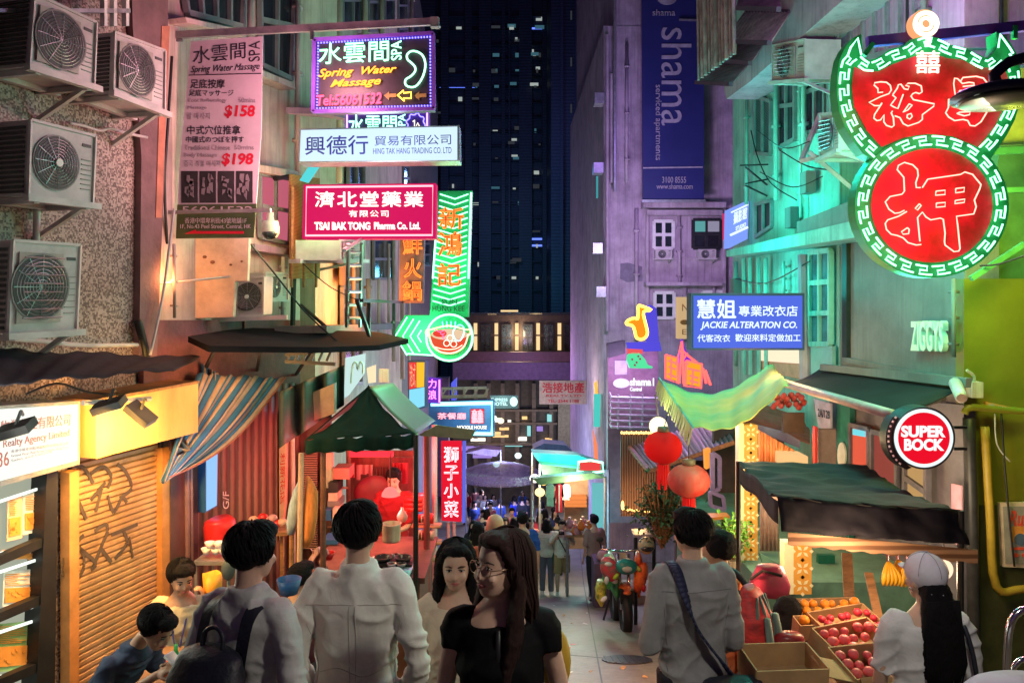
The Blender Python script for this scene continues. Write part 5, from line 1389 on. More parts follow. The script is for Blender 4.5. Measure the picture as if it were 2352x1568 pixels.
# camera and boxes at the bar corner
t = thing('security_camera', 'pinkish bullet camera under the bar awning corner', 'camera', W(2205, 910, 6.2))
MB().tube([W(2194, 880, 6.4), W(2208, 912, 6.0)], [.05, .045], 10).build('body', ACW, t, True)
MB().tube([W(2207, 909, 6.02), W(2209, 914, 5.97)], .035, 10).build('lens_hood', mat('pink_lens', (.6, .4, .3), .4), t)
t = thing('junction_box', 'cream junction box with a curved conduit on the bar corner', 'box', W(2238, 905, 6.5))
MB().box(PO(2238, 894, .08), (.09, .1, .13)).build('box', CREAM, t); MB().tube(smoothline([PO(u, v, .09) for u, v in [(2220, 850), (2236, 862), (2238, 880)]], 4), .012, 6).build('conduit', CREAM, t)
t = thing('plaque', 'small orange plaque with a heart beside the junction box', 'plaque', PO(2296, 948, .1))
slab('board', PO, [(2264, 922), (2322, 934), (2322, 948), (2264, 938)], mat('orange_board', (.7, .34, .08), .5), .03, .1, t)
m = MB(); text(m, 'CAFE', PO, [(2292, 931), (2318, 936), (2318, 943), (2292, 939)], o=.11); m.prism([PO(2278 + 7 * (16 * math.sin(a) ** 3) / 16, 931 - 6 * (13 * math.cos(a) - 5 * math.cos(2 * a) - 2 * math.cos(3 * a) - math.cos(4 * a)) / 16, .104) for a in [i * .3 for i in range(21)]], (0, -.003, 0)); m.build('lettering', CREAM, t)
# globe CCTV on the left
t = thing('dome_camera', 'white dome camera hanging from a bar by the pink lit window', 'camera', W(620, 560, 7.3))
c = W(621, 530, 7.3)
MB().lathe(c, [(.03, .17), (.035, .1), (.07, .09), (.082, .04), (.082, -.02), (.06, -.06), (.02, -.085)], 18).build('housing', ACW, t, True)
MB().lathe(c + Vector((0, -.012, 0)), [(.055, -.045), (.075, -.015), (.075, -.03), (.05, -.07), (.02, -.082)], 18).build('dome', GLASSD, t, True)

# ================================================================ canopies and awnings
t = thing('canopy', 'long flat black canopy jutting from the maroon wall over the corrugated hoarding', 'canopy', L(680, 775, .8))
m = MB().prism([W(432, 772, 6.6), W(560, 752, 7.6), W(868, 762, 8.6), W(938, 778, 8.2), W(872, 792, 7.4), W(740, 797, 6.8), W(480, 794, 6.2)], (0, 0, -.05))
m.build('sheet', mat('black_canopy_sheet', (.014, .014, .02), .85, var=.4, scale=3, spec=.08), t)
m = MB()
for a, b in ((W(500, 790, 6.4), L(470, 850, .05)), (W(600, 795, 6.6), L(590, 850, .05)), (W(720, 796, 6.9), L(680, 860, .05)), (W(560, 755, 7.5), L(560, 690, .05)), (W(760, 760, 8.0), L(690, 700, .05))): m.bar(a, b, .025)
m.build('strut', DARK, t)
m = MB().bar(W(655, 815, 7.2), W(770, 802, 7.2), .03).bar(W(655, 830, 7.2), W(770, 836, 7.2), .03)
for k in range(6): m.bar(W(660 + k * 18, 829, 7.2), W(670 + k * 18, 806, 7.2), .02)
m.build('truss', DARK, t)
t = thing('awning', 'sagging dark purple sheet awning over the agency sign and yellow box', 'awning', L(150, 850, .6))
def aw(i, j):
    a = L(-40 + 500 * i, 800 + 20 * i, .2); b = L(-40 + 440 * i, 882 - 34 * i, .8 - .2 * i)
    p = a.lerp(b, j); p.z += .010 * math.sin(i * 15 + j * 2) + .007 * math.sin(i * 47 + j * 6); return p
MB().grid(aw, 44, 8).build('sheet', mat('purple_black_tarp', (.03, .026, .038), .8, var=.4, spec=.12), t, True, .01)
# striped tarp
t = thing('striped_tarp', 'blue and beige striped tarpaulin drawn down to a corner beside the yellow box', 'tarpaulin', W(500, 1000, 7))
BL_ = mat('blue_stripe_cloth', (.03, .12, .3), .7, var=.25); BE_ = mat('beige_stripe_cloth', (.36, .27, .24), .7, var=.25)
A, B_, C_, D_ = W(452, 858, 6.7), W(652, 868, 7.6), W(385, 1098, 6.2), W(372, 1108, 6.15)
m = MB(); nst = 20
def tar(i, j):
    p = A.lerp(B_, i); q = D_.lerp(C_, i)
    r_ = p.lerp(q, j); s_ = math.sin(math.pi * j) * (.10 if i > .5 else .03) * abs(i)
    r_ += Vector((.02 * math.sin(i * 26), 0, -s_ * 1.6 * i + .012 * math.sin(i * 40))); return r_
for k in range(nst):
    m.mi = k % 2
    m.grid(lambda i, j, k=k: tar((k + i) / nst, j), 2, 14)
m.build('cloth', [BL_, BE_], t, True, .004)
MB().tube([tar(1, j / 14) for j in range(15)], .008, 5).build('hem', mat('red_hem', (.3, .1, .08), .7), t)
t = thing('striped_tarp', 'thin remnant of striped tarpaulin bunched under the black canopy', 'tarpaulin', W(440, 860, 6.8))
m = MB()
for k in range(10):
    m.mi = k % 2; m.grid(lambda i, j, k=k: W(432 + (k + i) * 7, 820 + 4 * k + 34 * j, 6.9 + .05 * math.sin(k * 2 + i * 3)), 2, 3)
m.build('cloth', [BL_, BE_], t, True, .004)
# hipped green stall roof and its stall
t = thing('market_stall', 'cooked food stall under a dark green hipped canopy lit red inside', 'stall', (W(830, 690, 7.4).x, 7.4, gz(7.4)))
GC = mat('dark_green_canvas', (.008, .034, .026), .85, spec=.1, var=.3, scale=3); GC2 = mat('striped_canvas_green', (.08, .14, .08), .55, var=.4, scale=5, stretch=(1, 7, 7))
ap, rg = W(846, 887, 6.9), W(903, 879, 8.8)
fl, fr_ = W(702, 1008, 6.5), W(957, 997, 6.5); br_ = W(1000, 965, 8.8); bl_ = W(770, 960, 8.8)
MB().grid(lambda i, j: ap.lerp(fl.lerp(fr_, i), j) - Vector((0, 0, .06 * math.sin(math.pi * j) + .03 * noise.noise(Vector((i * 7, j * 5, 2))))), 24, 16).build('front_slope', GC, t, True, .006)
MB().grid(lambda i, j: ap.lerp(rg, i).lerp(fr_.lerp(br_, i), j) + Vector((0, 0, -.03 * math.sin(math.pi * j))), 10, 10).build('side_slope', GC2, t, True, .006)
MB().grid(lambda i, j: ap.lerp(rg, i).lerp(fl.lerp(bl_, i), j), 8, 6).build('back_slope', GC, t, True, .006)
MB().grid(lambda i, j: fl.lerp(fr_, i) + Vector((0, -.02 - .02 * math.sin(i * 30), -.115 * j - .008 * math.sin(i * 44))), 30, 3).build('valance', GC, t, True, .004)
def post(u, d, zt, mt, r=.025, tilt=0):
    x = W(u, 690, d).x; return MB().tube([Vector((x + tilt, d, gz(d))), Vector((x, d, zt))], r, 8).build('post', mt, t)
post(955, 6.5, fr_.z, BLACK, .022); post(980, 7.6, W(0, 990, 7.6).z, mat('red_brown_post', (.25, .05, .05), .5), .03); post(742, 6.6, fl.z, RUST, .025); post(800, 8.7, W(0, 980, 8.7).z, RUST, .025); post(998, 8.4, W(0, 975, 8.4).z, ACW, .03)
slab('side_flap', F(7.4), [(962, 998), (1003, 976), (1093, 988), (1083, 1008), (968, 1001)], mat('olive_flap', (.2, .2, .13), .6), .02, 0, t)
RBK = mat('brick_red_curtain', (.22, .04, .04), .7, var=.4, stretch=(6, 1, 1), scale=4)
slab('back_curtain', F(9.2), rect(796, 1035, 960, 1330), RBK, .04, 0, t)
slab('red_strip_light', F(8.0), rect(803, 1038, 902, 1049), emit('red_strip_glow', (1, .03, .05), 1.3), .05, 0, t)
slab('upper_back', F(8.9), rect(800, 1050, 960, 1072), RBK, .03, 0, t)
m = MB()
cz = W(0, 1290, 7.2).z
m.box((W(860, 690, 7.3).x, 7.4, cz - .03), (1.05, 1.2, .05)); m.box((W(860, 690, 7.3).x, 7.4, (cz + gz(7.4)) / 2), (.95, 1.1, cz - gz(7.4) - .08)); m.build('counter', mat('stall_counter', (.13, .07, .055), .6, var=.5), t)
m = MB()
for (u0, u1, v, d) in [(752, 800, 1095, 8.3), (752, 800, 1122, 8.3), (752, 802, 1165, 8.2), (752, 802, 1212, 8.1)]: m.prism([W(u0, v, d), W(u1, v, d), W(u1, v, d + .4), W(u0, v, d + .4)], (0, 0, .02))
m.build('shelf', RUST, t)
for (u0, v0, u1, v1, d, mt) in [(765, 1075, 802, 1100, 8.1, mat('brown_box', (.3, .12, .1), .6)), (754, 1108, 776, 1130, 8.1, BLACK), (754, 1132, 774, 1150, 8.1, CREAM), (752, 1150, 780, 1164, 8.1, GREYW), (742, 1172, 760, 1195, 8.0, BLUEP), (764, 1168, 776, 1196, 8.0, CREAM), (740, 1240, 775, 1250, 7.7, BLUEP)]:
    slab('stacked_goods', F(d), rect(u0, v0, u1, v1), mt, .25, 0, t)
lamp(t, W(850, 1055, 7.9), (1, .04, .06), 24, .2); lamp(t, W(905, 1165, 7.6), (1, .2, .18), 6, .1); lamp(t, W(985, 1060, 8.0), (1, .08, .12), 12, .1)
lamp(t, W(780, 1120, 7.4), (1, .45, .25), 8, .1)
hl = thing('hanging_lamp', 'red domed lamp hanging over the stall counter', 'lamp', W(896, 1136, 7.7))
MB().lathe(W(896, 1138, 7.7), [(.085, 0), (.08, .03), (.05, .07), (.015, .09)], 16).build('shade', emit('red_lamp_shade', (1, .2, .18), 1.2), hl, True)
MB().tube([W(896, 1119, 7.7), W(896, 1040, 7.7)], .006, 4).build('cord', BLACK, hl)
# things at the stall
def small(name, label, cat, group, fn, mt, **k):
    m = MB(); fn(m); o = m.build(name, mt, None, True); tag(o, label, cat, group); return o
small('stock_pot', 'big cream enamel pot on the red lit stall counter', 'pot', None, lambda m: m.lathe(W(899, 1242, 7.3), [(.08, 0), (.085, .02), (.088, .15), (.094, .165), (.085, .168), (.08, .02)], 20), CREAM)
small('water_jug', 'round pinkish jug beside the cream pot', 'jug', None, lambda m: m.lathe(W(924, 1198, 7.6), [(.03, 0), (.05, .03), (.052, .06), (.03, .1), (.014, .12), (.014, .14)], 14), mat('pink_plastic', (.6, .3, .28), .4))
small('wall_pan', 'large round red pan hanging at the back of the stall', 'pan', None, lambda m: m.ell(W(862, 1135, 8.6), (.24, .05, .21), 20, 10), mat('crimson_enamel', (.16, .015, .03), .5))
for i, (u, v) in enumerate([(934, 1137), (934, 1148), (934, 1158)]):
    o = small('plastic_crate', ['topmost', 'middle', 'bottom'][i] + ' of three stacked red crates behind the stall post', 'crate', 'red crates at the stall', lambda m: m.box(W(u + 18, v + 5, 8.2), (.19, .25, .042)), RED)
rr = random.Random(5)
bmesh_bowl = None
BOW = [('small_bowl', 'white bowl among the crockery on the stall counter', 'bowl', WHITE), ('sauce_jar', 'small dark sauce jar on the stall counter', 'jar', mat('sauce_brown', (.12, .03, .02), .3)), ('bottle', 'small clear bottle standing on the stall counter', 'bottle', mat('bottle_glass', (.35, .4, .36), .15))]
for i in range(26):
    k = i % 3; u = 866 + (i * 37 % 80); v = 1247 + (i * 13 % 40); p = W(u, v, 7.25 - (v - 1247) * .008); p.z = cz
    pr = [[(.02, 0), (.045, .03), (.04, .03), (.018, .006)], [(.03, 0), (.03, .05), (.022, .06), (.024, .075)], [(.02, 0), (.021, .06), (.008, .085), (.009, .11)]][k]
    o = small(BOW[k][0], BOW[k][1], BOW[k][2], 'crockery on the stall counter', lambda m: m.lathe(p, pr, 12), BOW[k][3])
for i, (u, v) in enumerate([(900, 1296), (922, 1296)]):
    small('food_tray', ['left steel food tray on the stall counter edge', 'right steel food tray on the stall counter edge'][i], 'tray', 'food trays', lambda m: (m.lathe(W(u, v + 4, 6.9), [(.036, 0), (.045, .03), (.04, .03), (.033, .005)], 12)), STEEL)
small('tray_table', 'low steel table edge carrying two food trays', 'table', None, lambda m: m.box(W(912, 1308, 6.85), (.26, .3, .02)), STEEL)
stv = thing('stove', 'black double gas stove with dark pans on the stall counter', 'stove', W(905, 1262, 7.05))
MB().box((W(905, 690, 7.05).x, 7.0, cz + .04), (.36, .22, .08)).build('body', BLACK, stv)
for dx in (-.09, .09): MB().lathe(Vector((W(905, 690, 7.05).x + dx, 7.0, cz + .08)), [(.06, 0), (.08, .035), (.075, .035), (.055, .005)], 16).build('pan', DARK, stv, True)
rr9 = random.Random(9)
for i in range(16):
    u = 806 + (i * 41 % 130); v = 1062 + (i % 3) * 5; hh = rr9.uniform(20, 52)
    small('hanging_cloth', 'narrow red or pink cloth strip hanging at the back of the stall', 'cloth', 'strips hanging at the back of the stall', lambda m: m.grid(lambda a, b: W(u + 9 * a, v + hh * b, 8.7 + .03 * math.sin(a * 6 + i)), 3, 3), [mat('strip_red', (.4, .03, .05), .7), mat('strip_pink', (.5, .22, .22), .7), mat('strip_dark', (.12, .03, .03), .7)][i % 3])
for i in range(14):
    u = 962 + (i % 5) * 7; v = 1190 + (i // 5) * 38
    p = W(u, v, 8.0 - .1 * (i // 5)); small('goods_pack', 'small red lit packet on the rack behind the stall post', 'packet', 'packets on the rack behind the stall post', lambda m: m.box(p, (.05, .06, rr9.uniform(.06, .11))), [RED, CREAM, mat('peach_bag', (.6, .35, .28), .5), WOOD][i % 4])
for i in range(3):
    small('rack_shelf', ['upper', 'middle', 'lower'][i] + ' board of the packet rack behind the stall post', 'shelf', 'packet rack boards', lambda m: m.box(W(980, 1206 + i * 38, 8.0 - .1 * i), (.3, .16, .015)), WOOD)
small('pink_cloth', 'crumpled pink plastic bag hanging left of the stall counter', 'bag', None, lambda m: m.grid(lambda i, j: W(712 + 40 * i + 5 * math.sin(j * 7), 1258 + 46 * j + 4 * math.sin(i * 9), 6.7 + .06 * math.sin(i * 12 + j * 3)), 14, 10), mat('pink_plastic_film', (.6, .38, .38), .4))
small('red_bowl', 'red plastic bowl beside the pink bag', 'bowl', None, lambda m: m.lathe(W(755, 1284, 6.7), [(.03, 0), (.055, .06), (.05, .06), (.026, .008)], 14), RED)
small('blue_basin', 'blue plastic basin between the backpack man and the white shirt', 'basin', None, lambda m: m.lathe(W(664, 1362, 5.4), [(.06, 0), (.085, .1), (.08, .1), (.055, .01)], 16), BLUEP)
# closed umbrellas round a pole
t = thing('umbrella', 'folded orange parasol on a pale wooden pole before the louvred shutter', 'umbrella', Vector((W(684, 690, 6.2).x, 6.2, gz(6.2))))
x = W(690, 690, 6.2).x
MB().tube([Vector((W(681, 690, 6.2).x, 6.2, gz(6.2))), W(692, 1040, 6.2)], .022, 8).build('pole', mat('pale_wood', (.6, .4, .28), .6), t)
MB().loft([(W(u, v, 6.25).x, 6.25, W(u, v, 6.25).z, r, r * .8) for u, v, r in [(700, 1256, .035), (706, 1230, .06), (712, 1180, .062), (715, 1130, .055), (710, 1105, .03), (706, 1092, .01)]], 14).build('canopy', mat('orange_cloth', (.65, .24, .06), .7, var=.4, stretch=(5, 5, 1)), t, True)
t = thing('umbrella', 'folded pale blue parasol beside the orange one', 'umbrella', Vector((W(672, 690, 6.3).x, 6.3, gz(6.3))))
MB().loft([(W(u, v, 6.3).x, 6.3, W(u, v, 6.3).z, r, r * .8) for u, v, r in [(668, 1226, .03), (672, 1200, .05), (678, 1160, .05), (684, 1125, .035), (690, 1100, .01)]], 14).build('canopy', mat('pale_blue_cloth', (.3, .42, .52), .7, var=.4, stretch=(5, 5, 1)), t, True)
MB().tube([Vector((W(666, 690, 6.3).x, 6.3, gz(6.3))), W(670, 1210, 6.3)], .02, 8).build('pole', WOOD, t)

# bar awning on the right
t = thing('awning', 'black retractable awning with a pinkish roller bar under the bar lettering', 'awning', RW(2020, 930, .6))
aw_m = mat('black_awning_canvas', (.022, .024, .027), .8, spec=.1, var=.35, scale=4)
a0, a1, b0, b1 = RW(1884, 846, .06), RW(2216, 884, .06), RW(1803, 880, 1.0), RW(2050, 952, 1.0)
MB().grid(lambda i, j: a0.lerp(a1, i).lerp(b0.lerp(b1, i), j) + Vector((0, 0, -.03 * math.sin(math.pi * j))), 12, 8).build('canvas', aw_m, t, True, .008)
slab('hood', RW, [(1884, 836), (2220, 868), (2216, 890), (1882, 850)], GREYW, .05, .2, t)
MB().tube([b0, b1], .04, 10).build('roller_bar', mat('pink_grey_bar', (.4, .28, .3), .4), t, True)
m = MB().bar(b1, RW(2170, 915, .1), .03).bar(b0, RW(1880, 880, .1), .03); m.build('arm', STEEL, t)
text(MB(), 'BAR & GRILL', RW, [(1944, 862), (2010, 870), (2016, 876), (1950, 868)], o=.35) if False else None
# upper right yellow lit awning
t = thing('awning', 'yellow green lit awning cut by the right edge behind the pawn shop neon', 'awning', PO(2350, 330, .3))
slab('sheet', PO, [(2262, 160), (2500, 150), (2500, 325), (2240, 335)], mat('lime_cloth', (.42, .42, .1), .6), .05, .3, t)
m = MB().bar(PO(2230, 350, .35), PO(2480, 340, .35), .05).bar(PO(2230, 640, .3), PO(2352, 560, .3), .04).bar(PO(2250, 440, .3), PO(2480, 430, .3), .04); m.build('rail', mat('green_rail', (.05, .2, .1), .5), t)
# stretched cloth
t = thing('cloth_canopy', 'cloth painted with green and yellow light, stretched between the lane and the bar awning', 'cloth', W(1660, 980, 8))
CA, CB, CC, CD = W(1514, 868, 9.6), W(1592, 978, 7.6), W(1812, 884, 7.2), W(1775, 838, 9.4)
def clo(i, j):
    p = CA.lerp(CD, i).lerp(CB.lerp(CC, i), j); p.z -= .26 * math.sin(math.pi * min(1, i * 1.05)) * (1 - .35 * j) + .01 * math.sin(i * 30 + j * 8) + .008 * math.sin(j * 34); return p
CLO = mat('green_yellow_glow_cloth', (.5, .42, .1), .75, var=.2, scale=1.3, dark=(.1, .36, .16))  # green and warm light falling on the cloth is put into its colour
MB().grid(clo, 40, 24).build('sheet', CLO, t, True, .004)
m = MB()
for k in range(26):
    p = clo(0, k / 26); q = clo(0, (k + .8) / 26); dz = Vector((-.05, -.02, -.15 - .03 * (k % 3)))
    m.quad(p, q, q + dz, p + dz)
m.build('fringe', mat('lime_fringe', (.35, .42, .14), .7), t, False, .003)
MB().tube([clo(0, 0), clo(0, 1)], .012, 6).build('edge_cord', mat('turquoise_cord', (.05, .4, .35), .5), t)
lamp(t, W(1790, 812, 8.3), (1, .55, .1), 9, .1); lamp(t, W(1500, 820, 8.6), (.1, 1, .5), 7, .2)
# plum corrugated roof and tube walls
t = thing('roof', 'plum corrugated lean-to roof behind the red lanterns', 'roof', W(1570, 1080, 11)); t['kind'] = 'thing'
ra, rb, rc, rd = W(1445, 1026, 14), W(1492, 1082, 11), W(1690, 1015, 9.6), W(1655, 955, 12.5)
MB().grid(lambda i, j: ra.lerp(rd, i).lerp(rb.lerp(rc, i), j) + Vector((0, 0, .018 * math.sin(i * 130))), 130, 2).build('sheet', mat('plum_roof_sheet', (.16, .1, .12), .5, var=.3), t, False, .01)
m = MB().bar(rb, rc, .05).bar(ra, rb, .06); m.build('edge_board', WOOD, t)
t = thing('hoarding', 'brown corrugated hoarding with rows of tiny amber bulbs', 'hoarding', W(1462, 1200, 14))
P22 = F(14)
slab('sheet', P22, [(1426, 996), (1545, 996), (1545, 1185), (1426, 1185)], wave('cocoa_corrugated', (.12, .06, .05), (.32, .18, .13), 7, 'X', .6, .8), .05, 0, t)
m = MB()
for k in range(15): m.ell(P22(1428 + k * 5.6, 993 + (k % 2), .06), (.022, .022, .028), 6, 4)
m.build('amber_bulbs', emit('amber_bulb', (1, .55, .15), 3), t); m = MB()
for k in range(16): m.ell(P22(1432 + k * 5, 1168 + k * .5 + (k % 3), .06), (.018, .018, .018), 6, 4)
m.ell(P22(1430, 1160, .06), (.03, .03, .09), 6, 4)
m.build('amber_bulbs', emit('amber_bulb', (1, .55, .15), 3), t)
lamp(t, P22(1465, 1165, .5), (1, .55, .2), 10, .1)
# globe lamp and lanterns
t = thing('globe_lamp', 'glowing cream globe lamp above the upper red lantern', 'lamp', W(1512, 998, 9))
MB().ell(W(1512, 978, 9), (.105, .105, .105), 20, 14).build('globe', emit('globe_glow', (1, .86, .5), 1.6), t, True)
MB().tube([W(1512, 957, 9), W(1505, 905, 9)], .01, 5).build('stem', DARK, t)
lamp(t, W(1512, 978, 8.8), (1, .85, .55), 18, .1)
LRED = emit('lantern_red_silk', (.8, .012, .012), .22, (.5, .015, .015)); LRED2 = mat('lantern_faded_silk', (.5, .03, .025), .6, var=.25, scale=4, dark=(.4, .12, .1))
def lantern(u, v, d, rx, rz, m_, label, cord):
    t = thing('paper_lantern', label, 'lantern', W(u, v + rz * 1.2, d), 'red lanterns under the tie dyed cloth')
    c = W(u, v, d); k = d / FPX; r = rx * k; h = rz * k
    mb = MB(); nu = 40; pr = [i / 10 for i in range(11)]; vs = []; fs = []
    for j in pr:
        th = .28 + (math.pi - .56) * j
        for i in range(nu):
            rr_ = r * math.sin(th) * (1 - .10 * (i % 2)); a = 2 * math.pi * i / nu
            vs.append(c + Vector((rr_ * math.cos(a), rr_ * math.sin(a), h * math.cos(th))))
    for j in range(10):
        for i in range(nu): fs.append((j * nu + i, j * nu + (i + 1) % nu, (j + 1) * nu + (i + 1) % nu, (j + 1) * nu + i))
    mb.add(vs, fs); mb.build('shade', m_, t, True)
    MB().lathe(c + Vector((0, 0, h * .94)), [(r * .3, 0), (r * .32, .01), (r * .3, .05), (r * .1, .06)], 16).lathe(c + Vector((0, 0, -h * 1.06)), [(r * .22, 0), (r * .28, .03), (r * .3, .06)], 16).build('collar', mat('dark_gold_collar', (.15, .1, .06), .4), t, True)
    MB().tube([c + Vector((0, 0, h)), cord], .005, 4).build('cord', BLACK, t)
    mb = MB()
    for i in range(14):
        a = i * .45; mb.tube([c + Vector((r * .24 * math.cos(a), r * .24 * math.sin(a), -h)), c + Vector((r * .27 * math.cos(a), r * .27 * math.sin(a), -h - .16 - .05 * (i % 3)))], .014, 4)
    mb.build('tassel', emit('tassel_red', (.8, .02, .02), .2, (.5, .02, .02)), t)
    return t
lantern(1523, 1027, 8.2, 44, 38, LRED, 'bright red lantern, the upper of the two under the stretched cloth', W(1540, 930, 8.4))
lantern(1582, 1103, 7.6, 49, 38, LRED2, 'larger faded red lantern, the lower of the two', W(1582, 990, 7.7))
lamp(None, (0, 0, -900), (1, 1, 1), 0.0) if False else None
# shop terrace, tiled pillars, curtains
t = thing('terrace', 'teal painted raised shop terrace behind the fruit stall', 'terrace', (2.8, 8, gz(8)))
TEAL = mat('teal_terrace_paint', (.11, .22, .18), .6, var=.3)
MB().box((3.4, 8.9, -3.6), (2.3, 3.6, 2.1)).build('platform', TEAL, t)
slab('back_wall', F(10.4), [(1640, 960), (1960, 960), (1960, 1420), (1640, 1400)], mat('shop_dark_interior', (.1, .07, .07), .7), .1, 0, t)
slab('green_board', F(7.6), rect(1880, 1275, 1918, 1325), mat('bottle_green', (.01, .12, .08), .4), .06, 0, t)
slab('teal_panel', F(7.5), [(1870, 1330), (1925, 1325), (1938, 1392), (1830, 1388)], TEAL, .05, 0, t)
slab('teal_riser', F(7.45), [(1745, 1270), (1800, 1300), (1803, 1340), (1760, 1320)], TEAL, .05, 0, t)
TILE = mat('orange_pattern_tile', (.75, .33, .06), .4, var=.1); TCR = mat('cream_tile', (.85, .72, .48), .4, var=.1)
def pillar(d, cream, face, label, group='patterned tile pillars'):
    t = thing('tiled_pillar', label, 'pillar', W((face[0] + face[2]) / 2, face[3], d), group)
    P_ = F(d)
    slab('tile_face', P_, rect(*face), TILE, .12, 0, t)
    slab('plain_side', P_, rect(*cream), TCR, .12, .002, t)
    m = MB(); w = face[2] - face[0]; n = max(2, int((face[3] - face[1]) / w + .5)); hh = (face[3] - face[1]) / n
    for k in range(n):
        cx_, cy_ = (face[0] + face[2]) / 2, face[1] + (k + .5) * hh
        for q in range(4):
            a = q * math.pi / 2 + math.pi / 4
            m.prism([P_(cx_ + w * .42 * x * math.cos(a) - w * .42 * y * math.sin(a), cy_ + hh * .42 * x * math.sin(a) + hh * .42 * y * math.cos(a), .004) for x, y in ((.15, 0), (.6, .22), (1.1, 0), (.6, -.22))], (0, .003, 0))
        for q in range(4):
            a = q * math.pi / 2
            m.prism([P_(cx_ + w * .5 * math.cos(a) + dx, cy_ + hh * .5 * math.sin(a) + dy, .004) for dx, dy in ((-w * .12, 0), (0, hh * .12), (w * .12, 0), (0, -hh * .12))] if True else [], (0, .003, 0))
    m.build('star_pattern', TCR, t)
    return t
t = pillar(7.7, (1697, 972, 1709, 1294), (1709.5, 976, 1740, 1294), 'taller orange patterned tile pillar left of the fruit stall canopy')
lamp(t, W(1705, 1010, 7.1), (1, .72, .32), 7, .05); lamp(t, W(1712, 1200, 7.1), (1, .72, .32), 7, .05)
t = pillar(6.9, (1802, 1246, 1823, 1364), (1823.5, 1246, 1864, 1364), 'shorter orange patterned tile pillar under the fruit stall canopy')
lamp(t, W(1830, 1280, 6.3), (1, .75, .4), 7, .05)
t = thing('curtain', 'glowing orange curtain wall of the shop above the fruit stall canopy', 'curtain', W(1780, 1060, 8.6))
m = MB().grid(lambda i, j: F(8.6)(1741 + 92 * i, (986 + 52 * i) * (1 - j) + 1070 * j, .03 * math.sin(i * 44)), 60, 2); m.build('cloth', mat('salmon_curtain', (.75, .3, .14), .7, var=.2), t, True, .004)
lamp(t, W(1790, 1020, 8.0), (1, .6, .25), 12, .05)
t = thing('curtain', 'pink pleated curtain panel beside the taller tile pillar', 'curtain', W(1760, 1264, 7.9))
m = MB().grid(lambda i, j: F(7.9)(1745 + 44 * i, 1130 + 135 * j, .02 * math.sin(i * 30)), 30, 2); m.build('cloth', mat('pale_pink_curtain', (.55, .35, .32), .7, var=.2), t, True, .004)
t = thing('shop', 'dark red roofed shop interior with a hanging screen right of the stretched cloth', 'shop front', W(1800, 1000, 9.6))
P23 = F(9.6)
m = MB().grid(lambda i, j: W(1690 + 170 * i, 905 + 60 * i + 55 * j, 9.9 - .7 * j) + Vector((0, 0, .012 * math.sin(j * 40))), 4, 30); m.build('slat_roof', mat('dark_red_slats', (.3, .07, .05), .6), t, False, .01)
slab('screen', F(8.8), [(1799, 948), (1848, 948), (1848, 994), (1800, 994)], mat('dark_screen', (.08, .055, .05), .4), .06, 0, t)
slab('fascia', F(9.2), [(1740, 975), (1805, 992), (1838, 1012), (1838, 1030), (1800, 1014), (1740, 990)], mat('blue_white_board', (.22, .22, .4), .5), .05, 0, t)
m = MB()
for k in range(30): m.ell(F(9.0)(1775 + (k * 29 % 75), 905 + (k * 17 % 32), .03 * (k % 4)), (.035, .035, .035), 6, 4)
m.build('garland', mat('garland_red', (.35, .05, .05), .6), t)
slab('counter', F(8.3), [(1802, 1046), (1856, 1048), (1856, 1072), (1802, 1072)], emit('lit_counter', (1, .6, .25), .8), .3, 0, t)
slab('side_notice', RW, [(1868, 915), (1908, 926), (1908, 995), (1880, 980)], mat('lilac_notice', (.45, .42, .6), .5), .02, .2, t)
m = MB(); text(m, '2A/12B', RW, [(1878, 938), (1906, 944), (1906, 962), (1878, 956)], o=.21); m.build('lettering', INK, t)
slab('red_post', F(8.0), rect(1872, 980, 1878, 1065), RED, .06, 0, t)
slab('grey_door', F(8.05), rect(1880, 985, 1920, 1072), mat('taupe_door', (.3, .22, .2), .6), .05, 0, t)

# ================================================================ fruit stall
t = thing('market_stall', 'fruit stall under a black ribbed canopy with a straw coloured fringe', 'stall', (2.5, 5.4, gz(5.4)))
FL, FR, BLc, BRc = W(1786, 1140, 4.85), W(2206, 1172, 4.85), W(1696, 1058, 6.5), W(1990, 1068, 6.7)
CVM = mat('black_vinyl_canopy', (.045, .042, .045), .8, spec=.1, var=.4, scale=3, stretch=(1, 3, 1))
MB().grid(lambda i, j: BLc.lerp(BRc, i).lerp(FL.lerp(FR, i), j) + Vector((0, 0, .007 * math.sin(j * 36 + i * 2.5) - .05 * math.sin(math.pi * j) + .03 * noise.noise(Vector((i * 5, j * 14, 1))))), 24, 40).build('canopy', CVM, t, True, .006)
def val(i, j):
    p = FL.lerp(FR, i); q = W(1794 + (2228 - 1794) * i, 1219 + 32 * i, 4.80)
    return p.lerp(q, j) + Vector((0, -.012 * math.sin(i * 23 + j * 2) + .03 * noise.noise(Vector((i * 14, j * 3, 4))), 0))
MB().grid(val, 30, 6).build('valance', mat('black_tarp', (.012, .011, .018), .75, spec=.15, var=.4), t, True, .005)
FRG = wave('straw_fringe', (.2, .09, .045), (.5, .28, .16), 6, 'Z', .8, .3)
MB().grid(lambda i, j: W(1810 + 436 * i, 1222 + 40 * i + (28 + 4 * i) * j + 2 * math.sin(i * 60) * j, 4.83), 60, 3).build('fringe', FRG, t, False, .006)
MB().grid(lambda i, j: BLc.lerp(FL, i) + Vector((0, 0, -.02 - .14 * j - .02 * math.sin(i * 9))), 12, 4).build('side_valance', CVM, t, True, .005)
m = MB()
for p in (FR, BLc): m.tube([p, Vector((p.x, p.y, gz(p.y)))], .02, 8)
m.build('post', BLACK, t)
m = MB(); 
m.box((W(1950, 0, 4.75).x, 4.9, gz(4.9) + .3), (.75, 1.1, .5)); m.build('display_stand', WOOD, t)
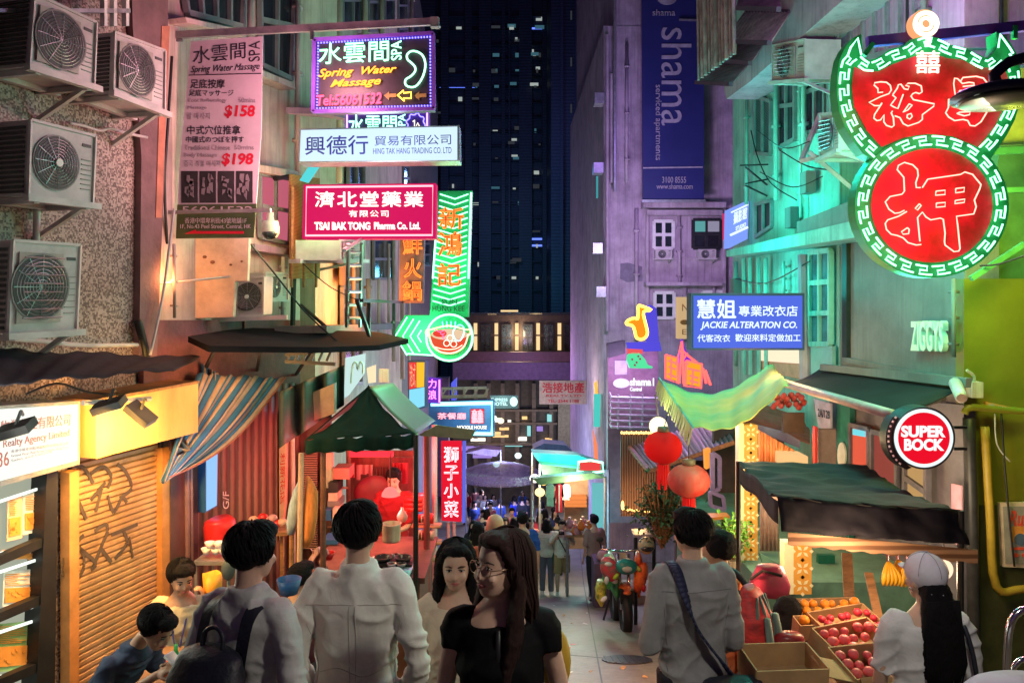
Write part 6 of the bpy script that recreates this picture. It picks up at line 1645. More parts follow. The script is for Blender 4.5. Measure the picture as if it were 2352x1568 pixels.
slab('plank', F(4.9), [(1940, 1310), (1955, 1320), (1990, 1500), (1960, 1500)], WOOD, .03, 0, t) if False else None
m = MB().bar(W(1995, 1316, 5.1), W(2025, 1450, 4.7), .05, .02).bar(W(1945, 1270, 5.6), W(1952, 1400, 5.4), .07, .02); m.build('plank', WOOD, t)
lamp(t, W(1960, 1290, 4.6), (1, .66, .36), 9, .08); lamp(t, W(1790, 1238, 5.4), (1, .4, .18), 420, .1, 'SPOT', (.95, 8.7, gz(8.7)), 34); lamp(t, W(2150, 1310, 5.1), (1, .75, .5), 7, .08)
hb = thing('bulb_lamp', 'warm round lamp disc glowing behind the white cap', 'lamp', W(2166, 1310, 5.2))
slab('disc', F(5.2), disc(PO, 2166, 1308, 24, 24), emit('warm_disc', (1, .72, .5), 1), .05, 0, hb)
MB().tube([W(2166, 1285, 5.2), W(2166, 1250, 5.2)], .006, 4).build('cord', BLACK, hb)
def crate(name, c, size, rz, tilt, label, fruit, nf, fl):
    t = thing(name, label, 'box', c, 'cardboard fruit boxes')
    M = Matrix.Rotation(R(rz), 3, 'Z') @ Matrix.Rotation(R(tilt), 3, 'X')
    w, d, h = size; m = MB()
    m.box(c, (w, d, .008), M=M)
    for s in (-1, 1):
        m.box(c + M @ Vector((s * w / 2, 0, h / 2)), (.008, d - .01, h), M=M); m.box(c + M @ Vector((0, s * d / 2, h / 2)), (w, .008, h - .004), M=M)
    m.build('carton', CARD, t)
    if fl:
        m = MB(); m.box(c + M @ Vector((-w / 2 - fl / 2 + .02, -d / 2 + .08, h + .0)), (fl, .16, .006), M=M @ Matrix.Rotation(R(18), 3, 'Y')); m.build('flap', CARD, t)
        m = MB(); m.box(c + M @ Vector((0, -d / 2 - .05, h - .03)), (w * .9, .12, .006), M=M @ Matrix.Rotation(R(40), 3, 'X')); m.build('flap', CARD, t)
    if fruit:
        nm, lb, me, r = fruit
        nx = max(1, int(w / (r * 2.02))); rr = random.Random(nf)
        for i in range(nf):
            gx, gy = i % nx, i // nx
            p = Vector((-w / 2 + r + .008 + gx * (w - 2 * r - .016) / max(1, nx - 1), -d / 2 + r + .01 + gy * r * 1.9, r * .9 + .008 + (h * .35 if True else 0) + rr.uniform(-.006, .006)))
            if p.y > d / 2 - r: continue
            o = bpy.data.objects.new(nm, me); COL.objects.link(o); o.location = c + M @ p; o.scale = [rr.uniform(.68, .96)] * 3; o.rotation_euler = (rr.uniform(-.6, .6), rr.uniform(-.6, .6), rr.uniform(0, 6))
            tag(o, lb, 'fruit', 'fruit in the boxes')
    return t
def fruitmesh(name, r, mt):
    m = MB().lathe((0, 0, 0), [(.001, r * .78), (r * .25, r * .86), (r * .62, r * .74), (r * .94, r * .32), (r, -.05 * r), (r * .86, -.5 * r), (r * .5, -.82 * r), (.001, -.9 * r)], 14)
    o = m.build(name, mt, None, True); me = o.data; me.transform(Matrix.Translation((0, 0, -r * .9 + .0)))
    me.transform(Matrix.Translation((0, 0, r * .9))) ; bpy.data.objects.remove(o); return me
PEA = fruitmesh('peach', .034, mat('peach_skin', (.75, .12, .14), .5, var=.25, scale=12)); ORA = fruitmesh('orange', .035, mat('orange_skin', (.85, .28, .02), .45, var=.15, scale=20, bump=.2)); DRA = fruitmesh('red_fruit', .03, mat('crimson_skin', (.55, .03, .06), .45, var=.4, scale=14))
pe = lambda l: ('peach', l, PEA, .034); orr = lambda l: ('orange', l, ORA, .035); dr = lambda l: ('red_fruit', l, DRA, .03)
crate('fruit_box', W(1955, 1496, 4.35), (.40, .24, .10), 22, 18, 'middle cardboard box of pink peaches at the fruit stall', pe('pink peach in the middle cardboard box'), 21, 0)
crate('fruit_box', W(1943, 1450, 4.7), (.42, .24, .08), 20, 18, 'cardboard box of crimson fruit behind the peaches', dr('crimson fruit in the box behind the peaches'), 24, 0)
crate('fruit_box', W(1890, 1416, 5.05), (.50, .2, .07), 4, 14, 'rear cardboard tray of oranges at the fruit stall', orr('orange in the rear cardboard tray'), 18, 0)
crate('fruit_box', W(1985, 1560, 4.05), (.30, .24, .12), 12, 14, 'front cardboard box of peaches with its flaps folded out', pe('pink peach in the front box with open flaps'), 14, .18)
crate('fruit_box', W(1795, 1562, 3.95), (.36, .26, .13), 4, 4, 'empty cardboard box on the ground at the front of the fruit stall', None, 0, 0)
crate('fruit_box', W(1845, 1458, 4.7), (.1, .1, .1), 5, 10, 'small pale box with one orange beside the crouching person', orr('single orange on the small pale box'), 1, 0)
BAN = mat('banana_skin', (.8, .42, .03), .45, var=.2)
for i, (u, v, d, s) in enumerate([(2040, 1290, 5.0, 1), (2062, 1286, 5.1, -1), (2082, 1292, 5.0, 1), (2100, 1282, 5.2, -1)]):
    bt = thing('banana_bunch', ['leftmost bunch of bananas hanging by the white cap', 'second hanging bunch of bananas from the left', 'third hanging bunch of bananas, nearest the white cap', 'highest hanging bunch of bananas, half hidden by the cap'][i], 'bananas', W(u, v + 40, d), 'banana bunches')
    c = W(u, v, d); m = MB()
    for k in range(5):
        a = k * .5 - 1; m.tube(smoothline([c, c + Vector((.03 * a, -.03, -.04)), c + Vector((.05 * a, -.05, -.09)), c + Vector((.045 * a, -.03, -.14))], 3), [.008, .013, .016, .017, .018, .018, .017, .015, .01, .006], 7)
    m.build('fruit', BAN, bt, True); MB().tube([c, c + Vector((0, 0, .09))], .004, 4).build('string', RED, bt)
# chrome stroller bits at the right edge
t = thing('trolley', 'chrome framed trolley with a grey cushion cut by the right edge', 'trolley', W(2320, 1568, 2.9))
P24 = F(2.9)
MB().tube(smoothline([P24(u, v) for u, v in [(2310, 1640), (2314, 1500), (2322, 1430), (2345, 1402), (2380, 1398), (2440, 1400)]], 5), .014, 8).tube(smoothline([P24(u, v, -.08) for u, v in [(2322, 1640), (2326, 1545), (2336, 1522), (2360, 1512), (2430, 1512)]], 5), .011, 8).build('frame', CHROME, t, True)
MB().ell(W(2345, 1590, 2.6), (.19, .1, .06), 16, 10).build('cushion', mat('lilac_grey_cushion', (.32, .3, .38), .7), t, True)
# plants
def plant(name, label, base, top, d, spread, n, mt, pot=None):
    t = thing(name, label, 'plant', W(base[0], base[1], d)); rr = random.Random(n)
    b = W(*base, d); c = W(*top, d); m = MB(); s = MB()
    for i in range(n):
        p = c + Vector((rr.gauss(0, spread[0]), rr.gauss(0, spread[0] * .8), rr.gauss(0, spread[1])))
        M = Matrix.Rotation(rr.uniform(0, 6.3), 3, 'Z') @ Matrix.Rotation(rr.uniform(-1, 1), 3, 'X'); l = rr.uniform(.03, .065) * d / 8
        m.add([p + M @ Vector(q) for q in ((0, 0, 0), (l * .35, l * .5, .01), (0, l * 1.2, -.01), (-l * .35, l * .5, .01))], [(0, 1, 2, 3)])
        if i % 12 == 0: s.tube([b, b.lerp(p, .6) + Vector((0, 0, .05)), p], .008, 4)
    m.build('foliage', mt, t); s.build('stem', WOOD, t)
    if pot: MB().lathe(b + Vector((0, 0, -.14)), [(.05, 0), (.08, .14), (.07, .14), (.04, .02)], 14).build('pot', pot, t)
plant('potted_plant', 'bright green potted plant beside the taller tile pillar', (1684, 1285), (1684, 1228), 7.5, (.075, .085), 420, mat('bright_leaf', (.16, .36, .05), .6, var=.4, scale=15), CREAM)
plant('shrub', 'dark bushy plant below the red lanterns', (1520, 1260), (1522, 1165), 10, (.16, .2), 900, mat('dark_leaf', (.03, .07, .035), .6, var=.5, scale=12))

# ================================================================ motorbike
t = thing('motorcycle', 'colourful motorcycle parked nose uphill in the middle of the lane', 'motorcycle', W(1437, 1446, 11.85))
bx = W(1437, 690, 11.85).x; gy = 11.85; gzz = gz(11.85)
def bp(x, y, z): return Vector((bx + x, gy + y, gzz - y * .0 + z))
def wheel(y, r, name='tyre'):
    m = MB(); m.tube([bp(.02 * (y > .5), y + r * math.cos(a), gz(gy + y) - gzz + r + r * math.sin(a)) for a in [i * .314 for i in range(20)]], .072, 10, closed=True); w_ = m.build(name, BLACK, t, True)
    m = MB(); m.tube([bp(.02 * (y > .5), y + r * .78 * math.cos(a), gz(gy + y) - gzz + r + r * .78 * math.sin(a)) for a in [i * .314 for i in range(20)]], .03, 6, closed=True); m.build('rim', STEEL, w_, True)
wheel(0, .27); wheel(1.3, .27)
MG = mat('moto_green', (.1, .5, .12), .35, var=.5, scale=6, dark=(.02, .08, .1)); MO = mat('moto_orange', (.85, .2, .04), .35, var=.4, scale=7, dark=(.5, .02, .02)); MW = mat('moto_white', (.7, .75, .72), .35, var=.4, scale=8)
m = MB().loft([(bx - .13, gy + .5, gzz + z, rx_, .5) for z, rx_ in [(.42, .02), (.5, .07), (.7, .1), (.85, .07), (.92, .02)]], 12); m.build('body', MG, t, True)
m = MB().loft([(bx - .26, gy + .05, gzz + z, rx_, .1) for z, rx_ in [(.62, .03), (.75, .09), (.95, .1), (1.1, .05)]], 10); m.build('side_fairing', MG, t, True)
m = MB().loft([(bx + .2, gy + .05, gzz + z, rx_, .12) for z, rx_ in [(.5, .02), (.62, .05), (.85, .07), (1.05, .06), (1.15, .02)]], 10); m.build('side_fairing', MO, t, True)
m = MB().loft([(bx - .17, gy, gzz + z, .05, .08) for z in (.72, .8, .95, 1.0)], 8); m.build('white_flash', MW, t, True)
m = MB().loft([(bx - .36, gy + .15, gzz + z, rx_, .12) for z, rx_ in [(.33, .03), (.42, .08), (.58, .09), (.68, .06)]], 10); m.build('side_bag', mat('moto_yellow', (.6, .6, .08), .4, var=.6, scale=14, dark=(.02, .15, .05)), t, True)
m = MB().ell(bp(-.24, -.02, .92), (.14, .1, .2), 14, 10, Matrix.Rotation(R(-24), 3, 'Y')); m.build('side_fairing', mat('moto_red', (.65, .03, .06), .3, var=.6, scale=9, dark=(.03, .2, .16)), t, True)
m = MB().ell(bp(.22, -.04, .8), (.1, .09, .24), 14, 10, Matrix.Rotation(R(14), 3, 'Y')); m.build('side_fairing', MO, t, True)
m = MB().ell(bp(0, -.08, .98), (.17, .1, .12), 14, 10); m.build('headlight_cowl', mat('moto_teal', (.03, .3, .28), .3, var=.5, scale=8), t, True)
m = MB().ell(bp(0, -.16, .97), (.08, .03, .05), 12, 8); m.build('headlight', mat('lamp_glass', (.6, .65, .6), .1), t, True)
m = MB().ell(bp(0, .02, .62), (.1, .26, .05), 12, 8); m.build('mudguard', MO, t, True)
for k, (x, z, c_) in enumerate([(-.3, .78, WHITE), (-.16, .84, mat('moto_lime', (.4, .7, .05), .3)), (-.27, 1.02, MW), (.18, .95, mat('moto_yellow', (.6, .6, .08))), (.26, .66, RED), (-.34, .5, WHITE)]):
    m = MB().ell(bp(x, -.1, z), (.035, .03, .06), 8, 6, Matrix.Rotation(k * .8, 3, 'Y')); m.build('decal_panel', c_, t, True)
m = MB().box(bp(0, .45, .86), (.24, .7, .09)); m.build('seat', BLACK, t)
m = MB().tube([bp(-.34, .3, 1.12), bp(-.1, .35, 1.08), bp(.1, .35, 1.08), bp(.34, .3, 1.12)], .018, 8); m.build('handlebar', CHROME, t, True)
m = MB().tube([bp(-.06, 0, .3), bp(-.08, .3, 1.05)], .025, 8).tube([bp(.06, 0, .3), bp(.08, .3, 1.05)], .025, 8); m.build('fork', CHROME, t, True)
m = MB().box(bp(0, -.12, .55), (.2, .1, .2)); m.build('engine', DARK, t); MB().tube([bp(-.2, .4, .3), bp(-.3, .3, .02)], .018, 6).build('kickstand', DARK, t)
for x in (-.36, .38):
    m = MB().tube([bp(x * .9, .3, 1.1), bp(x, .28, 1.24)], .01, 5).ell(bp(x, .26, 1.28), (.06, .015, .04), 10, 6); m.build('mirror', DARK, t)
h = thing('helmet', 'teal and orange helmet resting on the motorcycle mirror', 'helmet', bp(.33, .1, 1.1))
MB().ell(bp(.33, .1, 1.24), (.125, .13, .13), 18, 12).build('shell', mat('helmet_paint', (.8, .35, .06), .3, var=.3, scale=4, dark=(.05, .35, .4)), h, True)
MB().ell(bp(.33, .02, 1.22), (.1, .07, .05), 14, 8).build('visor', GLASSD, h, True)

# ================================================================ stalls and street furniture further down
t = thing('market_umbrella', 'wide translucent violet market umbrella far down the street', 'umbrella', (W(1150, 690, 27).x, 27, gz(27)))
c = W(1150, 1062, 27)
m = MB(); m.lathe(c + Vector((0, 0, -.75)), [(1.6, .28), (1.3, .45), (.9, .6), (.4, .72), (.02, .78)], 20); m.build('canopy', mat('violet_umbrella', (.3, .2, .42), .5, alpha=.5), t, True)
MB().tube([c, Vector((c.x, 27, gz(27)))], .03, 6).build('pole', STEEL, t)
TA = mat('teal_awning', (.06, .5, .42), .5, var=.3); GA = mat('green_awning', (.08, .22, .12), .6, var=.4)
for i, (q, d, mt, lb, dep) in enumerate([([(1222, 1040), (1330, 1046), (1390, 1068), (1372, 1078), (1240, 1064)], 21, TA, 'turquoise awning of the far right market stall', 1.2), ([(1240, 1066), (1392, 1082), (1388, 1098), (1250, 1100)], 20, GA, 'green lower awning beneath the turquoise one', 1.0), ([(1222, 1098), (1360, 1086), (1392, 1096), (1240, 1114)], 18.5, GA, 'dull green canvas edge above the hanging jerseys', .8), ([(1070, 1040), (1110, 1030), (1150, 1034), (1140, 1048)], 32, MAUVE, 'mauve stall roof behind the violet umbrella', 1.5), ([(1225, 1030), (1250, 1018), (1300, 1022), (1320, 1042)], 26, mat('slate_blue_roof', (.06, .09, .2), .6), 'slate blue stall roof above the turquoise awning', 1.5)]):
    t = thing('stall_canopy', lb, 'canopy', W(*q[3], d)); P_ = F(d)
    MB().prism([P_(u, v) for u, v in q], (0, dep, -.12)).build('sheet', mt, t)
    xs_ = [P_(u, v) for u, v in q]
    m = MB()
    for p in (xs_[0], xs_[2]): m.tube([p + Vector((0, .1, 0)), Vector((p.x, d + .1, gz(d)))], .03, 6)
    m.build('post', STEEL, t)
    if i == 0: lamp(t, W(1300, 1030, 20.3), (.2, 1, .8), 60, .2)
    if i == 1: lamp(t, W(1320, 1120, 18.2), (1, .8, .5), 45, .2)
t = thing('neon_sign', 'small red lettered sign edged in green neon on the turquoise awning', 'sign', W(1356, 1080, 19.5))
slab('face', F(19.5), rect(1332, 1062, 1380, 1080), emit('stall_red_face', (.85, .06, .06), .9), .1, 0, t)
m = MB().tube([F(19.5)(*p, .05) for p in [(1328, 1060), (1356, 1056), (1384, 1062), (1386, 1082), (1356, 1086), (1326, 1082)]], .03, 6, closed=True); m.build('green_neon', NG, t)
for i, (u, v, c_) in enumerate([(1228, 1098, (1, .95, .85)), (1248, 1104, (1, .62, .15)), (1240, 1130, (1, .75, .3)), (1140, 1066, (.6, 1, .9)), (1134, 960, (1, .95, .7)), (1150, 966, (1, .85, .5)), (1128, 948, (.6, .9, 1)), (1190, 1046, (.7, 1, .95))]):
    d = 20 if i < 3 else 30; r = .13
    t = thing('globe_lamp', ['white round lamp', 'amber round lamp, upper', 'amber round lamp, lower', 'pale cyan lamp by the violet umbrella', 'cream lamp', 'warm lamp, lower of the pair', 'cool lamp, upper', 'pale green lamp'][i] + ' among the far market stalls', 'lamp', W(u, v + 6, d), 'lamps over the far stalls')
    MB().ell(W(u, v, d), (r, r, r * .85), 12, 8).build('bulb_globe', emit('far_lamp_%s' % 'abcdefgh'[i], c_, 1.6), t, True)
    if i in (0, 2, 5, 7): lamp(t, W(u, v, d - .5), c_, 40, .2)
for i, (u, mt, lb) in enumerate([(1284, mat('red_jersey', (.6, .02, .04), .6), 'red jersey with a white stripe hanging under the green canvas'), (1264, mat('mint_jersey', (.2, .55, .42), .6), 'mint green shirt hanging beside the red jersey'), (1300, WHITE, 'white shirt hanging right of the red jersey')]):
    t = thing('hanging_shirt', lb, 'shirt', W(u, 1175, 18.2), 'shirts on the far stall')
    slab('cloth', F(18.2), [(u - 9, 1116), (u - 3, 1112), (u + 3, 1112), (u + 9, 1116), (u + 11, 1140), (u + 7, 1142), (u + 8, 1176 - 14 * i), (u - 8, 1176 - 14 * i), (u - 7, 1142), (u - 11, 1140)], mt, .06, 0, t)
    if i == 0: slab('stripe', F(18.2), rect(u - 1, 1114, u + 2, 1174), WHITE, .01, .02, t)
t = thing('goods_shelf', 'orange lit shelf of goods on the far right stall', 'shelf', W(1322, 1230, 18.6))
for k in range(3): slab('board', F(18.6), rect(1298, 1142 + k * 9, 1348, 1146 + k * 9), emit('orange_shelf_glow', (1, .3, .08), .7), .3, 0, t)
slab('backing', F(18.95), rect(1296, 1100, 1352, 1260), mat('stall_tan', (.3, .18, .12), .7), .05, 0, t)
t = thing('goods_table', 'table heaped with bagged goods on the far right stall', 'table', W(1330, 1300, 17))
MB().prism([W(1300, 1228, 16.6), W(1358, 1228, 16.6), W(1358, 1228, 17.6), W(1300, 1228, 17.6)], (0, 0, -.05)).build('tabletop', WOOD, t)
m = MB()
for u in (1303, 1355): m.tube([W(u, 1230, 16.7), Vector((W(u, 690, 16.7).x, 16.7, gz(16.7)))], .03, 6)
m.build('leg', STEEL, t)
rr = random.Random(11)
for i in range(12):
    u = 1304 + i * 4.4; p = W(u, 1222 - rr.uniform(0, 22), 16.9 + rr.uniform(0, .4))
    small('goods_bag', 'knotted plastic bag heaped on the far stall table', 'bag', 'bags on the far stall table', lambda m: m.loft([(p.x, p.y, p.z + z, r, r) for z, r in [(-.09, .06), (-.03, .09), (.05, .07), (.1, .02), (.14, .04)]], 9), [mat('peach_bag', (.6, .35, .28), .5), mat('rose_bag', (.5, .25, .28), .5), WHITE, ORANGEP][i % 4])
t = thing('shop_screen', 'tall turquoise lit panel at the right kerb beyond the goods table', 'panel', W(1373, 1230, 20))
slab('panel', F(20), rect(1360, 1110, 1386, 1225), emit('turquoise_panel', (.2, .65, .68), .6), .1, 0, t)
slab('edge', F(19.9), rect(1387, 1080, 1398, 1260), mat('lilac_edge', (.3, .28, .42), .6), .1, 0, t)
lamp(t, W(1372, 1190, 19), (.3, 1, .9), 30, .1)
lamp(t, W(1150, 1110, 30), (.35, .4, 1), 320, .3)
t = thing('goods_table', 'small dark table with a pale tray behind the motorcycle', 'table', W(1482, 1320, 13))
MB().prism([W(1450, 1214, 12.6), W(1506, 1212, 12.6), W(1510, 1226, 12.2), W(1456, 1228, 12.2)], (0, 0, -.04)).build('tabletop', mat('lilac_grey_top', (.4, .38, .48), .4), t)
m = MB()
for u in (1460, 1502): m.tube([W(u, 1226, 12.4), Vector((W(u, 690, 12.4).x, 12.4, gz(12.4)))], .03, 6)
m.build('leg', DARK, t)
t = thing('goods_table', 'dark side counter with pink bags left of the motorcycle', 'table', W(1400, 1320, 15))
MB().box((W(1392, 690, 15).x, 15, gz(15) + .45), (.5, .6, .9)).build('cabinet', mat('plum_dark', (.12, .07, .11)), t)
for i, u in enumerate((1382, 1404)):
    p = Vector((W(u, 690, 15).x, 14.9, gz(15) + .98)); small('goods_bag', ['pink bag on the left of the dark counter', 'cream bag on the right of the dark counter'][i], 'bag', None, lambda m: m.loft([(p.x, p.y, p.z + z, r, r) for z, r in [(-.08, .08), (0, .12), (.08, .08), (.12, .03)]], 10), [mat('rose_bag', (.5, .25, .28)), CREAM][i])
# black iron high stool and tray table to the right
t = thing('bar_table', 'orange topped high bar table behind the grey shirted man', 'table', W(1650, 1290, 8.8))
MB().prism([W(1622, 1178, 8.9), W(1668, 1176, 8.9), W(1676, 1184, 8.4), W(1634, 1188, 8.4)], (0, 0, -.03)).build('tabletop', mat('orange_top', (.7, .3, .08), .4), t)
m = MB()
for u in (1636, 1662): m.tube([W(u, 1184, 8.6), W(u, 1330, 8.6)], .025, 6)
m.build('leg', DARK, t)
t = thing('shop', 'dark shop front with a tilted framed screen below the plum roof', 'shop front', W(1640, 1300, 9.6))
slab('wall', F(11), rect(1552, 1060, 1700, 1400), mat('plum_dark', (.12, .07, .11)), .1, 0, t)
window(t, F(9.4), [(1636, 1040), (1652, 1050), (1652, 1120), (1636, 1130)], 1, 1, .05, GLASSD, mat('violet_frame', (.2, .16, .4), .5))
window(t, F(9.3), [(1630, 1128), (1660, 1140), (1664, 1170), (1632, 1160)], 1, 1, .04, GLASSD, mat('violet_frame', (.2, .16, .4), .5))
# red blanket / scooter seat behind the backpack
t = thing('parked_scooter', 'red covered scooter parked against the teal riser', 'scooter', W(1765, 1400, 6.2))
m = MB().loft([(W(1768, 690, 6.2).x, 6.2 + .0, W(0, v, 6.2).z, r, r * .8) for v, r in [(1362, .15), (1340, .16), (1318, .13), (1300, .1), (1296, .05)]], 16); m.build('cover', mat('raspberry_cover', (.4, .04, .1), .5), t, True)
m = MB().tube([W(1724, 1330, 6.1), W(1752, 1310, 6.0), W(1796, 1322, 6.0)], .012, 6); m.build('handlebar', BLACK, t)
m = MB()
for y in (5.9, 6.6): m.tube([Vector((W(1768, 690, 6.2).x, y + .2 * math.cos(a), gz(y) + .2 + .2 * math.sin(a))) for a in [i * .4 for i in range(16)]], .04, 6, closed=True)
m.build('tyre', BLACK, t)
# left side crockery table
t = thing('dining_table', 'small folding table with crockery by the orange shutter post', 'table', W(440, 1500, 5.3))
tz = gz(5.3) + .72
MB().box((W(440, 690, 5.2).x, 5.25, tz), (.8, .55, .03)).build('tabletop', mat('brown_laminate', (.25, .15, .1), .5), t)
m = MB()
for dx in (-.35, .35):
    for dy in (-.22, .22): m.tube([Vector((W(440, 690, 5.2).x + dx, 5.25 + dy, tz)), Vector((W(440, 690, 5.2).x + dx, 5.25 + dy, gz(5.25 + dy)))], .014, 6)
m.build('leg', STEEL, t)
for i, (u, v, d, pr, mt, nm, lb) in enumerate([(430, 1428, 5.0, [(.05, 0), (.075, .1), (.07, .1), (.045, .01)], ORANGEP, 'plastic_cup', 'orange plastic tub on the folding table before the lanyard man'), (376, 1402, 5.1, [(.03, 0), (.05, .09), (.046, .09), (.026, .01)], mat('orange_red_plastic', (.8, .1, .02), .4), 'plastic_cup', 'small red orange cup beside the phone user'), (404, 1432, 5.1, [(.028, 0), (.028, .12), (.012, .16), (.012, .2)], mat('green_glass', (.02, .3, .08), .2), 'bottle', 'green glass bottle on the folding table')]):
    p = W(u, v, d); p.z = tz + .015; small(nm, lb, nm.split('_')[-1], None, lambda m: m.lathe(p, pr, 16), mt)
t = thing('serving_cart', 'cart stacked with white bowls and a red cooler by the corrugated hoarding', 'cart', W(505, 1450, 6.3))
bx_ = W(505, 690, 6.3).x; bz = W(0, 1278, 6.3).z
MB().box((bx_, 6.4, bz - .02), (.34, .4, .03)).box((bx_, 6.4, bz - .5), (.34, .4, .03)).build('shelf', STEEL, t)
m = MB()
for dx in (-.16, .16):
    for dy in (-.18, .18): m.tube([Vector((bx_ + dx, 6.4 + dy, bz)), Vector((bx_ + dx, 6.4 + dy, gz(6.4 + dy)))], .012, 6)
m.build('leg', STEEL, t)
small('cool_box', 'red plastic cool box behind the white bowls', 'cool box', None, lambda m: m.loft([(W(505, 690, 6.6).x, 6.6, W(0, v, 6.6).z, r, .14) for v, r in [(1256, .1), (1250, .12), (1208, .13), (1196, .12), (1190, .08)]], 24), RED)
for i, (u, v, s) in enumerate([(474, 1272, 1), (496, 1272, 1), (513, 1272, 1), (482, 1258, 1), (502, 1258, 1)]):
    p = W(u, v, 6.28); small('small_bowl', ['white bowl in the front row of the serving cart', 'white bowl in the upper row of the serving cart'][i > 2], 'bowl', 'bowls on the serving cart', lambda m: m.lathe(p, [(.02, 0), (.042, .05), (.039, .05), (.018, .006)], 14), WHITE)
small('basket', 'bright orange basket with chopsticks behind the lanyard man', 'basket', None, lambda m: m.loft([(W(488, 690, 5.6).x, 5.6, W(0, v, 5.6).z, r, .08) for v, r in [(1362, .06), (1352, .068), (1316, .072), (1316, .064), (1356, .058)]], 4), mat('amber_plastic', (.85, .36, .03), .45))
small('fan', 'dark round electric fan behind the seated diner', 'fan', None, lambda m: (m.ell(W(524, 1308, 5.5), (.05, .03, .075), 16, 10), m.tube([W(524, 1330, 5.5), W(526, 1420, 5.5)], .012, 6)), mat('grey_green_plastic', (.09, .11, .1), .5))
for i in range(9):
    u = 560 + i * 11; p = W(u, 1205 - 18 * math.sin(i * .35) + (i % 2) * 8, 6.8)
    small('goods_bag', 'small pink or red bag heaped on the shelf over the backpack man', 'bag', 'bags heaped on the shelf', lambda m: m.ell(p, (.045, .04, .035), 8, 6), [mat('rose_bag', (.5, .25, .28)), RED, mat('peach_bag', (.6, .35, .28))][i % 3])
MB_ = MB().box((W(605, 690, 6.9).x, 6.9, W(0, 1222, 6.8).z), (.5, .3, .03)).bar(W(560, 1222, 6.9), W(560, 1460, 6.9), .03).bar(W(648, 1222, 6.9), W(648, 1460, 6.9), .03)
tag(MB_.build('goods_shelf', WOOD), 'wooden stall shelf of pink bags behind the backpack man', 'shelf')
# overhead cables
for i, (pts, r, lb) in enumerate([([(575, 560, 7), (640, 640, 7.1), (700, 715, 7.3), (775, 785, 7.4)], .008, 'black stay cable running from the price banner down to the black canopy'), ([(680, 590, 7.6), (760, 660, 8), (850, 700, 8.4)], .006, 'thin cable crossing the pale windows under the pink sign'), ([(1300, 470, 30), (1500, 640, 26)], .0, ''), ([(335, 655, 6.4), (460, 642, 6.7), (560, 632, 7.1)], .01, 'white conduit running across the stained cream panel'), ([(1740, 300, 9), (1800, 340, 8.6), (1860, 325, 8.4)], .006, 'thin sagging wire in front of the teal windows'), ([(1745, 395, 9), (1820, 430, 8.7), (1890, 405, 8.4)], .006, 'lower sagging wire on the teal wall'), ([(2250, 610, 6.3), (2300, 605, 6.2), (2400, 570, 6)], .008, 'black wire at the foot of the pawn shop neon'), ([(395, 130, 6.6), (385, 300, 6.5), (378, 420, 6.5), (384, 560, 6.6)], .012, 'black cable running down the left edge of the price banner')]):
    if r: tag(MB().tube(smoothline([W(*p) for p in pts], 6), r, 5).build('cable', ACW if 'white' in lb else BLACK), lb, 'cable')
# ================================================================ people
def skin_mat(name, col):
    m = mat(name, col, .5, var=.12, scale=14)
    b = m.node_tree.nodes['Principled BSDF']
    b.inputs['Subsurface Weight'].default_value = .12; b.inputs['Subsurface Radius'].default_value = (.6, .25, .15); b.inputs['Subsurface Scale'].default_value = .02
    return m
SK1 = skin_mat('fair_skin', (.6, .38, .28)); SK2 = skin_mat('tan_skin', (.48, .28, .19))
HB = mat('black_hair', (.009, .008, .01), .68, spec=.15, var=.5, scale=30, stretch=(6, 6, .7), bump=.6); HBR = mat('dark_brown_hair', (.035, .016, .014), .62, spec=.2, var=.5, scale=30, stretch=(6, 6, .6), bump=.6)
EYEM = mat('eye_dark', (.015, .01, .01), .2); LIPM = mat('lip_pink', (.42, .13, .12), .45); BROW = mat('brow_dark', (.03, .02, .018), .7); EYEW = mat('eye_white', (.6, .56, .54), .3)

def cloth(name, col, fold=.5):
    if name in _MC: return _MC[name]
    m = mat(name, col, .8, var=.16, scale=7)
    t = m.node_tree; N = t.nodes; K = t.links; b = N['Principled BSDF']
    tc = N.new('ShaderNodeTexCoord'); n2 = N.new('ShaderNodeTexNoise'); n2.inputs['Scale'].default_value = 11; n2.inputs['Detail'].default_value = 5; n2.inputs['Distortion'].default_value = .6
    K.new(tc.outputs['Object'], n2.inputs[0]); bp = N.new('ShaderNodeBump'); bp.inputs['Strength'].default_value = fold; bp.inputs['Distance'].default_value = .02
    K.new(n2.outputs[0], bp.inputs['Height']); K.new(bp.outputs[0], b.inputs['Normal'])
    b.inputs['Specular IOR Level'].default_value = .15
    return m

